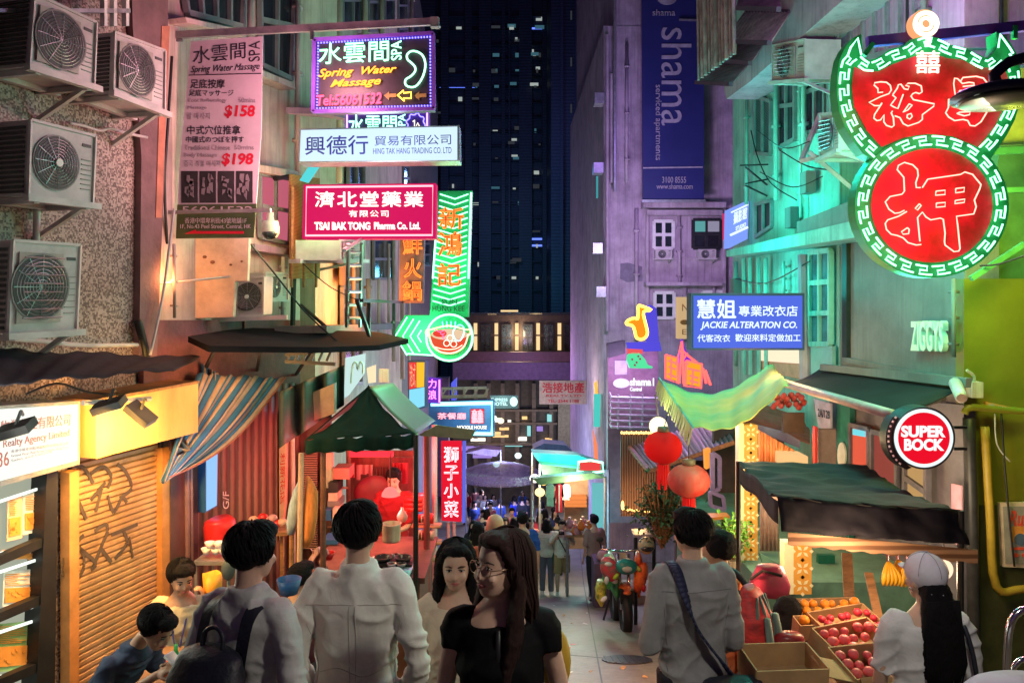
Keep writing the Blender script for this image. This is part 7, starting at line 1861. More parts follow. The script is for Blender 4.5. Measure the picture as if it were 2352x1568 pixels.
def fuse(mb, name, mats, parent, voxel, smooth=6, folds=0.0, seed=0, freq=6.5, M=None):
    """merge the overlapping tapered volumes of mb into ONE continuous surface"""
    me = bpy.data.meshes.new(name)
    vs = [M @ p for p in mb.v] if M else mb.v
    me.from_pydata(vs, [], mb.f)
    bm = bmesh.new(); bm.from_mesh(me); bmesh.ops.recalc_face_normals(bm, faces=bm.faces); bm.to_mesh(me); bm.free()
    o = bpy.data.objects.new(name, me)
    r = o.modifiers.new('r', 'REMESH'); r.mode = 'VOXEL'; r.voxel_size = voxel; r.use_smooth_shade = True
    s = o.modifiers.new('s', 'SMOOTH'); s.factor = .5; s.iterations = smooth
    m2 = evaluated(o)
    bpy.data.objects.remove(o); bpy.data.meshes.remove(me)
    if folds:
        off = Vector((seed * 7.3, seed * 3.1, seed))
        src = [(v.co.copy(), v.normal.copy()) for v in m2.vertices]
        out = []
        for p, nn in src:
            q = Vector((p.x * freq * .8, p.y * freq * .8, p.z * freq * 1.15 + p.x * freq * .5 * math.sin(p.z * 9 + seed))) + off
            w_ = noise.noise(q * .6 + Vector((3, 8, 2))); f = .5 * noise.noise(q) + (.75 + .5 * w_) * ((1 - abs(noise.noise(q * 1.35 + Vector((9, 1, 4))))) ** 3 - .35)
            out.extend(p + nn * (folds * f))
        m2.vertices.foreach_set('co', out)
        m2.update()
    m2.materials.clear()
    for m in (mats if isinstance(mats, list) else [mats]): m2.materials.append(m)
    m2.polygons.foreach_set('use_smooth', [True] * len(m2.polygons))
    o = bpy.data.objects.new(name, m2); COL.objects.link(o); o.parent = parent
    m2.name = name
    return o

def limb(m, pts, rad, n=12): m.tube(smoothline(pts, 4), [r for r in interp(rad, (len(pts) - 1) * 4 + 1)], n)
def interp(a, k):
    out = []
    for i in range(k):
        t = i / (k - 1) * (len(a) - 1); j = min(int(t), len(a) - 2); out.append(a[j] + (a[j + 1] - a[j]) * (t - j))
    return out
V = Vector
def hand(m, wrist, dirv, palm_n, s=1, curl=.5):
    """palm, four unequal bent fingers and a thumb leaving the side of the palm"""
    d = V(dirv).normalized(); n = V(palm_n); n = (n - d * n.dot(d)).normalized(); x = d.cross(n)
    w = V(wrist)
    pc = w + d * .045 * s
    Mt = Matrix((x, d, n)).transposed()
    m.ell(pc, (.038 * s, .05 * s, .016 * s), 12, 8, Mt)
    m.tube([w - d * .02, w + d * .02], .026 * s, 8)
    for i, (ox, l) in enumerate(((-.027, .062), (-.009, .074), (.009, .07), (.026, .055))):
        b = w + d * .085 * s + x * ox * s; c1 = curl * (.9 + .12 * i)
        p1 = b + (d * math.cos(c1 * .6) + n * math.sin(c1 * .6)) * l * .45 * s; p2 = p1 + (d * math.cos(c1 * 1.4) + n * math.sin(c1 * 1.4)) * l * .33 * s; p3 = p2 + (d * math.cos(c1 * 2) + n * math.sin(c1 * 2)) * l * .25 * s
        m.tube([b - d * .02 * s, b, p1, p2, p3], [.009 * s, .0092 * s, .0086 * s, .0078 * s, .006 * s], 7)
    b = w + d * .03 * s - x * .034 * s
    p1 = b + (d * .6 - x * .6 + n * .35).normalized() * .035 * s; p2 = p1 + (d * .85 - x * .1 + n * .5).normalized() * .03 * s
    m.tube([b + x * .015 * s, b, p1, p2], [.012 * s, .011 * s, .01 * s, .007 * s], 7)

HEADR = [(-.062, .0, .024, .02), (-.047, .015, .042, .042), (-.027, .04, .057, .069), (-.009, .075, .067, .09), (0, .11, .072, .097), (.003, .14, .074, .099), (.006, .17, .072, .095), (.008, .2, .059, .08), (.008, .215, .042, .058), (.008, .225, .014, .02)]
def person(label, pos, face, H=1.7, sex='m', skin=None, hair='short', hairm=None, top=None, bottom=None, shoes=None, sleeve=.5, arms=None, legs=None, head=(0, 0), lean=0.0, near=1, lookface=False, hem=.86, shorts=None, group=None, hipz=None, wide=1.0, collar=False, skirt=None, bald=False, chestlean=0.0, anchor=0, vox=None):
    """face: heading in degrees, 0 looks at the camera, 90 to the right, 180 away"""
    t = thing('person', label, 'person', pos, group)
    k = H / 1.75; skin = skin or SK1; hm = hairm or HB
    sw = (.166 if sex == 'm' else .15) * wide
    hz = hipz if hipz is not None else .93
    base = hz - .93
    if not legs:
        legs = [((-.09, 0, .93), (-.095, -.015, .5), (-.1, .02, .09), -1), ((.09, 0, .93), (.095, -.015, .5), (.1, .02, .09), 1)]
    Rz = Matrix.Rotation(R(face), 4, 'Z') @ Matrix.Scale(k, 4)
    def sp(z, y=0): return V((0, y - math.tan(R(lean)) * max(0, z - .95) - chestlean * max(0, z - 1.15) ** 1.5 * 2.2, z + base))
    fem = sex == 'f'
    tr = [(.9, .155, .112, 0), (.96, .165, .118, 0), (1.06, .135 if fem else .148, .1, 0), (1.15, .135 if fem else .155, .102, 0), (1.27, .152 if fem else .172, .115 if not fem else .118, -.008), (1.36, .158 if fem else .18, .105, 0), (1.42, .135 if fem else .16, .088, .005), (1.465, .09, .07, .01), (1.5, .06, .058, .008)]
    tr = [(z, a * wide, b, y) for z, a, b, y in tr]
    def torso(m, inf, z0=.0, z1=9, n=18):
        rg = []
        for z, a, b, y in tr:
            if z0 <= z <= z1:
                c = sp(z, y); rg.append((c.x, c.y, c.z, a + inf, b + inf))
        m.loft(rg, n)
    nb = sp(1.48, .008); nt = sp(1.585, -.002)
    arms = arms or [(V((-sw - .05, .03, 1.13)), V((-sw - .06, -.03, .88)), .5), (V((sw + .05, .03, 1.13)), V((sw + .06, -.03, .88)), .5)]
    A_ = []
    for i, (el, wr, cu) in enumerate(arms):
        s = -1 if i == 0 else 1
        sh = sp(1.405, .005); sh = V((s * sw, sh.y, sh.z)); A_.append((V((s * sw * .6, sh.y, sh.z - .01)), sh, V(el) + V((0, 0, base)), V(wr) + V((0, 0, base)), cu, s))
    vx = vox or (.0085 if near == 2 else (.011 if near == 1 else .02))
    # continuous body
    m = MB(); torso(m, 0)
    m.loft([(nb.x, nb.y, nb.z - .03, .062, .06), ((nb.x + nt.x) / 2, (nb.y + nt.y) / 2, (nb.z + nt.z) / 2, .05, .054), (nt.x, nt.y, nt.z, .05, .056)], 14)
    Mh = Matrix.Translation(nt + V((0, -.012, -.066))) @ Matrix.Rotation(R(head[0]), 4, 'Z') @ Matrix.Rotation(R(head[1]), 4, 'X')
    hb = MB().loft([(0, cy - .0, z, rx_, ry_) for cy, z, rx_, ry_ in HEADR], 20)
    hb.loft([(0, -.098, .065 + .0, .013, .008), (0, -.108, .072, .017, .014), (0, -.106, .08, .013, .013), (0, -.1, .1, .009, .01), (0, -.094, .118, .007, .008)], 8)
    hb.ell((-.073, .012, .1), (.012, .02, .03), 8, 6).ell((.073, .012, .1), (.012, .02, .03), 8, 6)
    hb.ell((-.034, -.082, .072), (.026, .016, .022), 8, 6).ell((.034, -.082, .072), (.026, .016, .022), 8, 6)
    hb.ell((0, -.084, .045), (.026, .02, .016), 10, 6).ell((0, -.07, .016), (.02, .02, .014), 8, 6)
    m.add([Mh @ p for p in hb.v], hb.f)
    for a, sh, el, wr, cu, s in A_:
        limb(m, [a, sh, el, wr], [.046, .043, .035, .026]); d = (wr - el).normalized()
        pn = V((-s * .9, -.3, 0)) if d.z < -.5 else V((-s * .3, 0, -.6))
        if near: hand(m, wr, d, pn, .95 if fem else 1, cu)
        else: m.tube([wr, wr + d * .09, wr + d * .17], [.024, .035, .012], 8)
    for hp, kn, an, s in legs:
        hp, kn, an = [V(q) + V((0, 0, base if q[2] > .92 else 0)) for q in (hp, kn, an)]
        limb(m, [hp, kn, an], [.083, .055, .036]); m.tube([an + V((0, .04, -.05)), an + V((0, -.06, -.06)), an + V((s * .01, -.15, -.07))], [.03, .034, .022], 8)
    fuse(m, 'body', skin, t, vx * k, 5, M=Rz)
    # shirt, trousers
    if top:
        m = MB(); torso(m, .014 if not fem else .011, z0=hem, z1=1.47 if collar else 1.45)
        c0 = sp(hem, 0); 
        for a, sh, el, wr, cu, s in A_:
            if sleeve > 0:
                pts = [a, sh] + ([el] if sleeve >= .5 else []) ; rd = [.06, .059, .051]
                if sleeve < .5: pts = [a, sh, sh.lerp(el, sleeve * 2)]; rd = [.06, .059, .058]
                elif sleeve > .5: pts.append(el.lerp(wr, (sleeve - .5) * 2)); rd.append(.045)
                else: rd = [.06, .06, .057]
                limb(m, pts, rd)
            else: m.ell(sh, (.062, .06, .05), 12, 8)
        if collar: m.loft([(nb.x, nb.y, nb.z - .06, .12, .095), (nb.x, nb.y, nb.z - .02, .088, .084), (nb.x, nb.y, nb.z + .01, .077, .078), (nb.x, nb.y, nb.z + .03, .071, .074)], 20)
        fuse(m, 'shirt', top, t, vx * k, 4, folds=.019 if near else .0, seed=H * 13 + face, M=Rz)
    if skirt:
        m = MB(); c1 = sp(1.06); m.loft([(c1.x, c1.y, 1.08 + base, .15, .11), (0, 0, .95, .185, .14), (0, 0, .7, .22, .18), (0, 0, .5, .235, .19)], 18)
        fuse(m, 'skirt', skirt, t, vx * k, 4, folds=.01, seed=H * 5, M=Rz)
    if bottom:
        m = MB(); torso(m, .01, z1=1.0)
        for hp, kn, an, s in legs:
            hp, kn, an = [V(q) + V((0, 0, base if q[2] > .92 else 0)) for q in (hp, kn, an)]
            if shorts: limb(m, [hp, hp.lerp(kn, .5), hp.lerp(kn, .92)], [.1, .095, .092])
            else: limb(m, [hp, kn, an], [.098, .075, .062])
        fuse(m, 'shorts' if shorts else 'trousers', bottom, t, vx * k, 4, folds=.006 if near else 0, seed=H * 3, M=Rz)
    if shoes:
        for hp, kn, an, s in legs:
            m = MB(); an = V(an); 
            m.loft([(an.x + s * .006, an.y - .045, an.z - .09, .048, .13), (an.x + s * .006, an.y - .045, an.z - .06, .05, .132), (an.x + s * .004, an.y - .025, an.z - .02, .045, .09), (an.x, an.y + .01, an.z + .02, .042, .05)], 12)
            fuse(m, 'shoe', shoes, t, .012 * k, 3, M=Rz)
    # hair
    def strands(m, kind, n):
        r_ = random.Random(int(H * 1000))
        for i in range(n):
            if kind == 'short':
                th = math.acos(r_.uniform(-.15, 1)); ph = r_.uniform(0, 6.283); back = math.sin(ph)
                if back < -.35 and th > 1.25: continue
                pts = []
                for q in range(4):
                    t2 = th + q * r_.uniform(.12, .2); rr2 = 1.0 + .035 * math.sin(q) + (.03 if q == 3 else 0)
                    p2 = ph + q * .06
                    pts.append(V((.097 * rr2 * math.sin(t2) * math.cos(p2), .026 + .105 * rr2 * math.sin(t2) * math.sin(p2), .146 + .096 * rr2 * math.cos(t2))))
                m.tube(pts, [.004, .005, .0035, .0008], 4)
            else:
                ph = r_.uniform(-.55, 3.7); L2_ = L_ * r_.uniform(.8, 1.06); w2 = r_.uniform(-.012, .012)
                c_, s_ = math.cos(ph), math.sin(ph); pts = []
                for q, (rad, z) in enumerate(((.25, .24), (.7, .215), (.98, .16), (1.03, .09), (1.0, .1 - L2_ * .35), (1.02, .1 - L2_ * .7), (.95, .1 - L2_))):
                    yy = s_ * rad * .104 if q < 4 else max(s_, -.1) * .06 + .045
                    pts.append(V((c_ * rad * .093 + w2 * q * .4, .022 + (yy if q < 4 else yy), z)))
                m.tube(pts, [.003, .005, .006, .006, .006, .005, .001], 4)
    def hmesh(m, nm='hair', vxx=None, fold=.006, fr=38, mt=None):
        o = fuse(m, nm, mt or hm, t, (vxx or (.009 if near else .016)) * k, 2, folds=fold if near else 0, seed=H * 9, freq=fr, M=Rz @ Mh)
        return o
    if not bald:
        m = MB()
        if hair == 'short':
            m.ell((0, .024, .146), (.094, .102, .092), 20, 14).ell((0, .046, .125), (.087, .078, .062), 16, 10).ell((0, .058, .1), (.064, .05, .044), 12, 8).ell((0, -.05, .192), (.075, .06, .044), 14, 8).ell((-.074, .02, .125), (.016, .045, .055), 8, 6).ell((.074, .02, .125), (.016, .045, .055), 8, 6)
        elif hair == 'bob' or hair == 'long':
            L_ = .40 if hair == 'long' else .2
            m.ell((0, .022, .142), (.088, .1, .094), 18, 12).ell((0, .05, .08), (.08, .068, .09), 14, 10)
            m.ell((0, -.035, .2), (.07, .065, .032), 14, 8)
            m.loft([(0, .07, .1 - L_, .075, .028), (0, .075, .1 - L_ * .5, .09, .045), (0, .06, .08, .086, .06)], 16)
            for s in (-1, 1):
                m.tube([V((s * .062, -.05, .185)), V((s * .083, -.012, .12)), V((s * .088, .01, .04)), V((s * .098, -.015, .1 - L_ * .6)), V((s * .1, -.05, .1 - L_))], [.018, .022, .03, .036, .016], 10)
        elif hair == 'cap':
            m.ell((0, .05, .08), (.07, .062, .075), 14, 10)
            m.loft([(0, .085, -.42, .06, .03), (0, .1, -.3, .095, .045), (0, .105, -.12, .1, .05), (0, .085, .02, .085, .055), (0, .065, .1, .07, .05)], 16)
        ho = hmesh(m)
        if near == 2:
            sm_ = MB(); strands(sm_, 'short' if hair == 'short' else 'long', 420 if hair == 'short' else 170) if hair != 'cap' else [sm_.tube([V((x, .1 + .03 * math.cos(x * 9), .05)), V((x * 1.15, .125, -.08)), V((x * 1.2 + .006 * math.sin(x * 900), .145, -.25)), V((x * .95, .125, -.42 - .03 * math.sin(x * 700)))], [.004, .005, .005, .001], 4) for x in [-.085 + .17 * i / 60 for i in range(61)]]
            me = bpy.data.meshes.new('hair_strands'); me.from_pydata([Rz @ Mh @ p for p in sm_.v], [], sm_.f); me.materials.append(hm); me.polygons.foreach_set('use_smooth', [True] * len(me.polygons)); o = bpy.data.objects.new('hair_strands', me); COL.objects.link(o); o.parent = t
    # face details
    if lookface and near:
        fm = Rz @ Mh
        def fpart(nm, fn, mt):
            q = MB(); fn(q); q.v = [fm @ p for p in q.v]; me = bpy.data.meshes.new(nm); me.from_pydata(q.v, [], q.f); me.materials.append(mt); me.polygons.foreach_set('use_smooth', [True] * len(me.polygons)); o = bpy.data.objects.new(nm, me); COL.objects.link(o); o.parent = t; return o
        for s in (-1, 1):
            fpart('eye', lambda q: q.ell((s * .031, -.09, .112), (.0135, .006, .0062), 12, 8), EYEW)
            fpart('iris', lambda q: q.ell((s * .031, -.0955, .112), (.0058, .003, .006), 10, 6), EYEM)
            fpart('eyelid', lambda q: q.tube([V((s * .016, -.0925, .114)), V((s * .03, -.0975, .1195)), V((s * .047, -.087, .113))], .0022, 5), EYEM)
            fpart('eyebrow', lambda q: q.tube([V((s * .015, -.099, .13)), V((s * .032, -.099, .136)), V((s * .052, -.083, .13))], [.003, .004, .002], 6), BROW)
        fpart('lip', lambda q: q.tube([V((-.023, -.094, .046)), V((-.009, -.103, .05)), V((0, -.1035, .0485)), V((.009, -.103, .05)), V((.023, -.094, .046))], [.002, .0048, .004, .0048, .002], 7), LIPM)
        fpart('lip', lambda q: q.tube([V((-.02, -.095, .045)), V((0, -.1025, .0405)), V((.02, -.095, .045))], [.002, .0055, .002], 7), LIPM)
    return t, Rz, Mh, sp, A_

def worn(t, Rz, name, mb, mt, smooth=True, fz=0, folds=0, M=None):
    T_ = Rz @ M if M is not None else Rz
    if fz: return fuse(mb, name, mt, t, fz, 3, folds=folds, M=T_)
    me = bpy.data.meshes.new(name); me.from_pydata([T_ @ p for p in mb.v], [], mb.f); me.materials.append(mt)
    bm = bmesh.new(); bm.from_mesh(me); bmesh.ops.recalc_face_normals(bm, faces=bm.faces); bm.to_mesh(me); bm.free()
    if smooth: me.polygons.foreach_set('use_smooth', [True] * len(me.polygons))
    o = bpy.data.objects.new(name, me); COL.objects.link(o); o.parent = t; return o

def carried(name, label, cat, mb, mt, T_, pos, fz=0, folds=0, extra=()):
    """a thing somebody wears on the back or holds: top-level, placed in that person's frame"""
    t = thing(name, label, cat, Vector(pos))
    worn(t, T_, 'body', mb, mt, True, fz, folds)
    for nm, m2, mm in extra: worn(t, T_, nm, m2, mm)
    return t

from mathutils.bvhtree import BVHTree
def backseam(t, face, lines, mt, r=.0015):
    """stitched lines (x, z) laid on the back of the shirt"""
    sh = [c for c in t.children if c.name.startswith('shirt')][0].data
    bv = BVHTree.FromPolygons([v.co for v in sh.vertices], [tuple(p.vertices) for p in sh.polygons])
    f = V((math.sin(R(face)), -math.cos(R(face)), 0)); x = V((math.cos(R(face)), math.sin(R(face)), 0)); m = MB()
    for ln in lines:
        pts = []
        for q in smoothline([V((a, b, 0)) for a, b in ln], 8):
            h = bv.ray_cast(x * q.x - f + V((0, 0, q.y)), f)
            if h[0]: pts.append(h[0] - f * .001)
        if len(pts) > 2: m.tube(pts, r, 5)
    if m.v:
        me = bpy.data.meshes.new('seam'); me.from_pydata(m.v, [], m.f); me.materials.append(mt); me.polygons.foreach_set('use_smooth', [True] * len(me.polygons))
        o = bpy.data.objects.new('seam', me); COL.objects.link(o); o.parent = t
def ground(u, d): x = W(u, 690, d).x; return V((x, d, gz(d)))

WSH = cloth('white_shirt_cloth', (.8, .79, .72), .3); GSH = cloth('grey_shirt_cloth', (.3, .3, .31), .4); LSH = cloth('pale_grey_shirt', (.56, .55, .54), .4); BKC = cloth('black_dress_cloth', (.005, .005, .006), .3); CRM = cloth('cream_knit', (.62, .54, .42), .3); BEI = cloth('beige_trousers', (.6, .52, .38), .3); NVY = cloth('navy_polo', (.045, .06, .1), .4); OAT = cloth('oatmeal_tee', (.52, .47, .34), .4); TEE = cloth('white_tee', (.66, .65, .66), .4); DTR = cloth('dark_trousers', (.03, .03, .04), .3); ORS = cloth('orange_shirt_cloth', (.75, .2, .07), .3); BLS = cloth('royal_blue_tee', (.03, .1, .42), .3); KHA = cloth('khaki_shorts', (.35, .25, .12), .3); JEA = cloth('grey_jeans', (.12, .13, .17), .3); GRD = cloth('green_dress', (.1, .22, .09), .3); REDC = cloth('red_tunic', (.3, .02, .03), .3); PNK = cloth('pink_top', (.6, .16, .22), .3); DBL = cloth('dark_blue_top', (.03, .05, .16), .3); MAR = cloth('maroon_jacket', (.09, .03, .04), .4)
NYL = mat('black_nylon', (.018, .02, .032), .5, var=.3, scale=10, bump=.2)

# --- man in white shirt
p1 = ground(822, 3.3)
t, *_ = person('man with short black hair seen from behind in a long white dress shirt', p1, 180, 1.765, hair='short', top=WSH, bottom=DTR, shoes=BLACK, sleeve=.97, collar=True, near=2, wide=1.0, hem=.84,
       arms=[(V((-.255, .06, 1.12)), V((-.19, -.1, .92)), .8), (V((.255, .06, 1.12)), V((.19, -.1, .92)), .8)])
SEAM = mat('shirt_seam_grey', (.55, .54, .49), .8)
backseam(t, 180, [[(-.2, 1.37), (0, 1.385), (.2, 1.37)], [(-.012, 1.38), (-.014, 1.2), (-.008, .9)], [(.012, 1.38), (.014, 1.2), (.008, .9)], [(-.19, 1.3), (-.16, 1.15), (-.165, .95)], [(.19, 1.3), (.16, 1.15), (.165, .95)], [(-.15, 1.12), (-.05, 1.09), (.06, 1.12), (.15, 1.08)], [(-.14, 1.0), (0, .96), (.14, 1.02)]], SEAM)
# --- man with backpack
p2 = ground(572, 3.05)
t, Rz, Mh, sp, A_ = person('man in a pale grey shirt seen from behind with backpack straps on his shoulders', p2, 156, 1.68, hair='short', top=LSH, bottom=DTR, shoes=BLACK, sleeve=.9, collar=True, near=2, wide=1.02, hem=.86, head=(6, 4),
       arms=[(V((-.27, .03, 1.12)), V((-.22, -.12, .92)), .6), (V((.27, .03, 1.12)), V((.22, -.12, .92)), .6)])
m = MB().loft([(0, .23, .82, .14, .08), (0, .24, .87, .18, .1), (0, .245, 1.05, .185, .115), (0, .23, 1.22, .175, .1), (0, .205, 1.31, .14, .07), (0, .19, 1.335, .08, .03)], 20)
st = MB()
for s in (-1, 1):
    st.grid(lambda i, j, s=s: V((s * (.075 + .055 * j), 0, 0)) + smoothline([V((0, .17, 1.26)), V((0, .12, 1.43)), V((0, .04, 1.478 - .004)), V((0, -.06, 1.45)), V((0, -.125, 1.3))], 5)[min(20, int(i * 20 + .5))] + V((0, 0, -.018 * j)), 20, 3)
carried('backpack', 'black backpack with a top loop worn by the man in the pale grey shirt', 'backpack', m, NYL, Rz, p2, .012, .004,
        [('strap', st, NYL), ('loop', MB().tube(smoothline([V((-.05, .2, 1.32)), V((-.045, .19, 1.38)), V((0, .185, 1.405)), V((.045, .19, 1.38)), V((.05, .2, 1.32))], 4), .009, 6), NYL), ('pocket', MB().loft([(0, .335, .9, .12, .02), (0, .345, 1.0, .13, .025), (0, .34, 1.08, .125, .02)], 14), NYL), ('zip', MB().tube(smoothline([V((-.14, .3, 1.06)), V((-.11, .31, 1.2)), V((0, .31, 1.245)), V((.11, .31, 1.2)), V((.14, .3, 1.06))], 5), .003, 4), FRAME)])
# --- woman in black dress
p3 = ground(1150, 2.75)
t, Rz, Mh, sp, A_ = person('woman with long brown hair and glasses in a black sleeveless dress, face turned left', p3, -4, 1.665, sex='f', hair='long', hairm=HBR, top=BKC, skirt=BKC, shoes=BLACK, sleeve=.16, near=2, lookface=True, head=(-44, -4), hem=.86,
       arms=[(V((-.215, .02, 1.13)), V((-.235, -.03, .9)), .6), (V((.225, .02, 1.13)), V((.235, -.03, .9)), .6)])
gm = MB()
for s in (-1, 1): gm.tube([V((s * .034 + .025 * math.cos(a), -.108 + .004 * math.cos(a) * s, .108 + .021 * math.sin(a))) for a in [i * .35 for i in range(18)]], .0014, 5, closed=True)
gm.tube([V((-.01, -.112, .11)), V((0, -.115, .113)), V((.01, -.112, .11))], .0016, 5)
for s in (-1, 1): gm.tube([V((s * .058, -.104, .112)), V((s * .075, -.05, .114)), V((s * .078, .02, .112))], .0016, 5)
worn(t, Rz, 'glasses', gm, mat('gold_wire', (.35, .22, .15), .3, metal=.8), True, M=Mh)
worn(t, Rz, 'neck_tie', MB().loft([(0, -.12, 1.28, .006, .004), (0, -.118, 1.34, .012, .006), (0, -.1, 1.42, .008, .006)], 8), BLACK)
carried('shoulder_bag', 'small yellow and black shoulder bag hanging behind the woman in black', 'bag', MB().ell((.2, .16, 1.2), (.06, .06, .13), 12, 8), mat('yellow_bag_cloth', (.5, .3, .03), .6), Rz, p3)
# --- woman in cream
p4 = ground(1047, 3.75)
t, Rz, Mh, sp, A_ = person('woman with long black hair in a cream knit top walking towards us', p4, 6, 1.6, sex='f', hair='long', top=CRM, bottom=BEI, shoes=WHITE, sleeve=.3, near=2, lookface=True, head=(-4, 3), hem=.96,
       arms=[(V((-.2, .02, 1.12)), V((-.19, -.06, .89)), .5), (V((.22, .02, 1.12)), V((.21, -.1, .9)), .5)])
bg_ = MB().ell((-.01, -.15, .99), (.13, .06, .075), 14, 10)
carried('belt_bag', 'pale mint belt bag at the waist of the woman in cream', 'bag', bg_, mat('mint_bag_cloth', (.4, .58, .54), .6), Rz, p4, .012, .004, [('strap', MB().tube(smoothline([V((-.1, -.12, 1.03)), V((-.04, -.15, 1.2)), V((.08, -.1, 1.38)), V((.13, .0, 1.44))], 4), .007, 5), mat('brown_strap', (.25, .1, .05), .5))])
# --- man in grey shirt with cross body bag
p5 = ground(1590, 4.0)
t, Rz, Mh, sp, A_ = person('man in a dark grey shirt seen from behind with a navy crossbody strap', p5, 186, 1.74, hair='short', top=GSH, bottom=DTR, shoes=BLACK, sleeve=.6, near=2, wide=1.0, hem=.8, head=(10, 0), collar=True,
       arms=[(V((-.215, .02, 1.1)), V((-.16, -.16, .95)), .7), (V((.225, .02, 1.1)), V((.14, -.2, 1.0)), .7)])
st = MB(); pts = smoothline([V((.1, -.13, 1.25)), V((.115, -.06, 1.46)), V((.105, .06, 1.475)), V((.08, .135, 1.36)), V((.02, .155, 1.2)), V((-.1, .16, 1.04)), V((-.19, .13, .92))], 6)
for a, b in zip(pts[:-1], pts[1:]): st.bar(a, b + (b - a) * .15, .05, .012)
backseam(t, 186, [[(-.18, 1.36), (0, 1.37), (.18, 1.36)], [(-.17, 1.28), (-.15, 1.1), (-.15, .9)], [(.17, 1.28), (.15, 1.1), (.15, .9)]], mat('dark_seam', (.16, .16, .17), .8))
m = MB().loft([(-.13, .22, .66, .15, .05), (-.13, .22, .7, .17, .07), (-.13, .22, .92, .17, .075), (-.13, .21, .98, .15, .055)], 18)
carried('crossbody_bag', 'navy messenger bag at the hip of the man in the dark grey shirt', 'bag', m, NYL, Rz, p5, .012, .006, [('strap', st, mat('navy_strap', (.02, .025, .07), .6)), ('badge', MB().box((-.1, .302, .84), (.035, .008, .035)), STEEL)])
# --- person with orange shirt and red backpack
p6 = ground(1652, 4.6)
t, Rz, Mh, sp, A_ = person('man in an orange shirt half hidden behind the man in the dark grey shirt', p6, 228, 1.63, hair='short', skin=SK2, top=ORS, bottom=JEA, shoes=BLACK, sleeve=.4, near=1, hem=.9,
       arms=[(V((-.24, .03, 1.1)), V((-.22, -.06, .86)), .5), (V((.24, .03, 1.1)), V((.22, -.06, .86)), .5)])
m = MB().loft([(0, .23, .88, .11, .07), (0, .25, .93, .14, .09), (0, .255, 1.1, .15, .105), (0, .24, 1.28, .135, .09), (0, .205, 1.42, .09, .055), (0, .19, 1.45, .05, .03)], 20)
stp = MB()
for x0 in (-.1, -.035, .04, .105): stp.tube(smoothline([V((x0 * .7, .3, .9)), V((x0, .362 - abs(x0) * .5, 1.05)), V((x0 * .85, .345 - abs(x0) * .5, 1.25)), V((x0 * .5, .275, 1.41))], 5), [.006 + .012 * math.sin(math.pi * i / 15) for i in range(16)], 6)
st = MB()
for s in (-1, 1): st.tube(smoothline([V((s * .07, .17, 1.4)), V((s * .09, .05, 1.48)), V((s * .1, -.08, 1.42)), V((s * .12, -.1, 1.2))], 4), .022, 6)
pk = MB()
for s in (-1, 1): pk.loft([(s * .06, .36, .95, .03, .02), (s * .07, .375, 1.1, .035, .025), (s * .055, .34, 1.3, .022, .02)], 10)
REDB = mat('red_nylon', (.6, .04, .04), .5, var=.5, scale=9, dark=(.25, .02, .03), stretch=(1, 1, 3))
carried('backpack', 'red and grey hiking backpack worn by the man in the orange shirt', 'backpack', m, REDB, Rz, p6, .014, .01, [('strap', st, NYL), ('grey_stripe', stp, mat('grey_green_nylon', (.12, .17, .16), .6)), ('side_pocket', pk, mat('grey_green_nylon', (.12, .17, .16), .6)), ('base', MB().loft([(0, .24, .84, .11, .08), (0, .25, .92, .143, .095)], 16), NYL)])
# --- woman in white cap
p7 = ground(2130, 3.4)
t, Rz, Mh, sp, A_ = person('woman in a pale tee and cap seen from behind at the fruit stall', p7, 176, 1.54, sex='f', hair='cap', top=TEE, bottom=DTR, shoes=WHITE, sleeve=.4, near=2, hem=.86, head=(14, 0), wide=1.1,
       arms=[(V((-.22, -.02, 1.12)), V((-.15, -.2, 1.05)), .7), (V((.22, -.02, 1.12)), V((.15, -.2, 1.05)), .7)])
cp = MB().ell((0, .0, .148), (.093, .11, .098), 22, 14)
cp.loft([(0, -.115, .13, .06, .06), (0, -.115, .142, .062, .065)], 16)
cap = carried('cap', 'white baseball cap with a cut out back strap on the long haired woman', 'cap', MB(), BLACK, Rz, p7) if False else None
ct = thing('cap', 'white baseball cap with an open back strap on the long haired woman', 'cap', p7)
CAPM = cloth('white_cap_cloth', (.6, .57, .66), .2)
fuse(cp, 'crown', CAPM, ct, .01, 3, M=Rz @ Mh)
worn(ct, Rz, 'back_opening', MB().ell((0, .106, .1), (.032, .012, .022), 14, 8), HB, M=Mh)
sm = MB()
for k in range(6):
    a = k * math.pi / 3 + .5; sm.tube([V((.0945 * math.sin(th) * math.cos(a), .111 * math.sin(th) * math.sin(a), .148 + .099 * math.cos(th))) for th in [.1 + i * .16 for i in range(10)]], .0016, 4)
sm.ell((0, 0, .248), (.008, .008, .005), 8, 6)
worn(ct, Rz, 'seam', sm, mat('cap_seam_grey', (.3, .28, .34), .8), M=Mh)
worn(ct, Rz, 'back_strap', MB().tube([V((.05, .098, .078)), V((0, .115, .076)), V((-.05, .098, .078))], .008, 6), CAPM, M=Mh)
worn(t, Rz, 'ear_ring', MB().tube([V((.083, .0 + .01 * math.cos(a), .065 + .012 * math.sin(a))) for a in [i * .7 for i in range(9)]], .002, 4, closed=True), CHROME, M=Mh)
carried('shoulder_bag', 'white and black striped tote strap on the shoulder of the woman in the cap', 'bag', MB().loft([(-.2, .05, .7, .06, .12), (-.21, .05, .95, .05, .12)], 12), TEE, Rz, p7, 0, 0, [('strap', MB().tube(smoothline([V((-.21, .11, .95)), V((-.17, .1, 1.3)), V((-.14, .03, 1.455)), V((-.17, -.08, 1.3)), V((-.21, -.06, .95))], 5), .012, 6), NYL)])

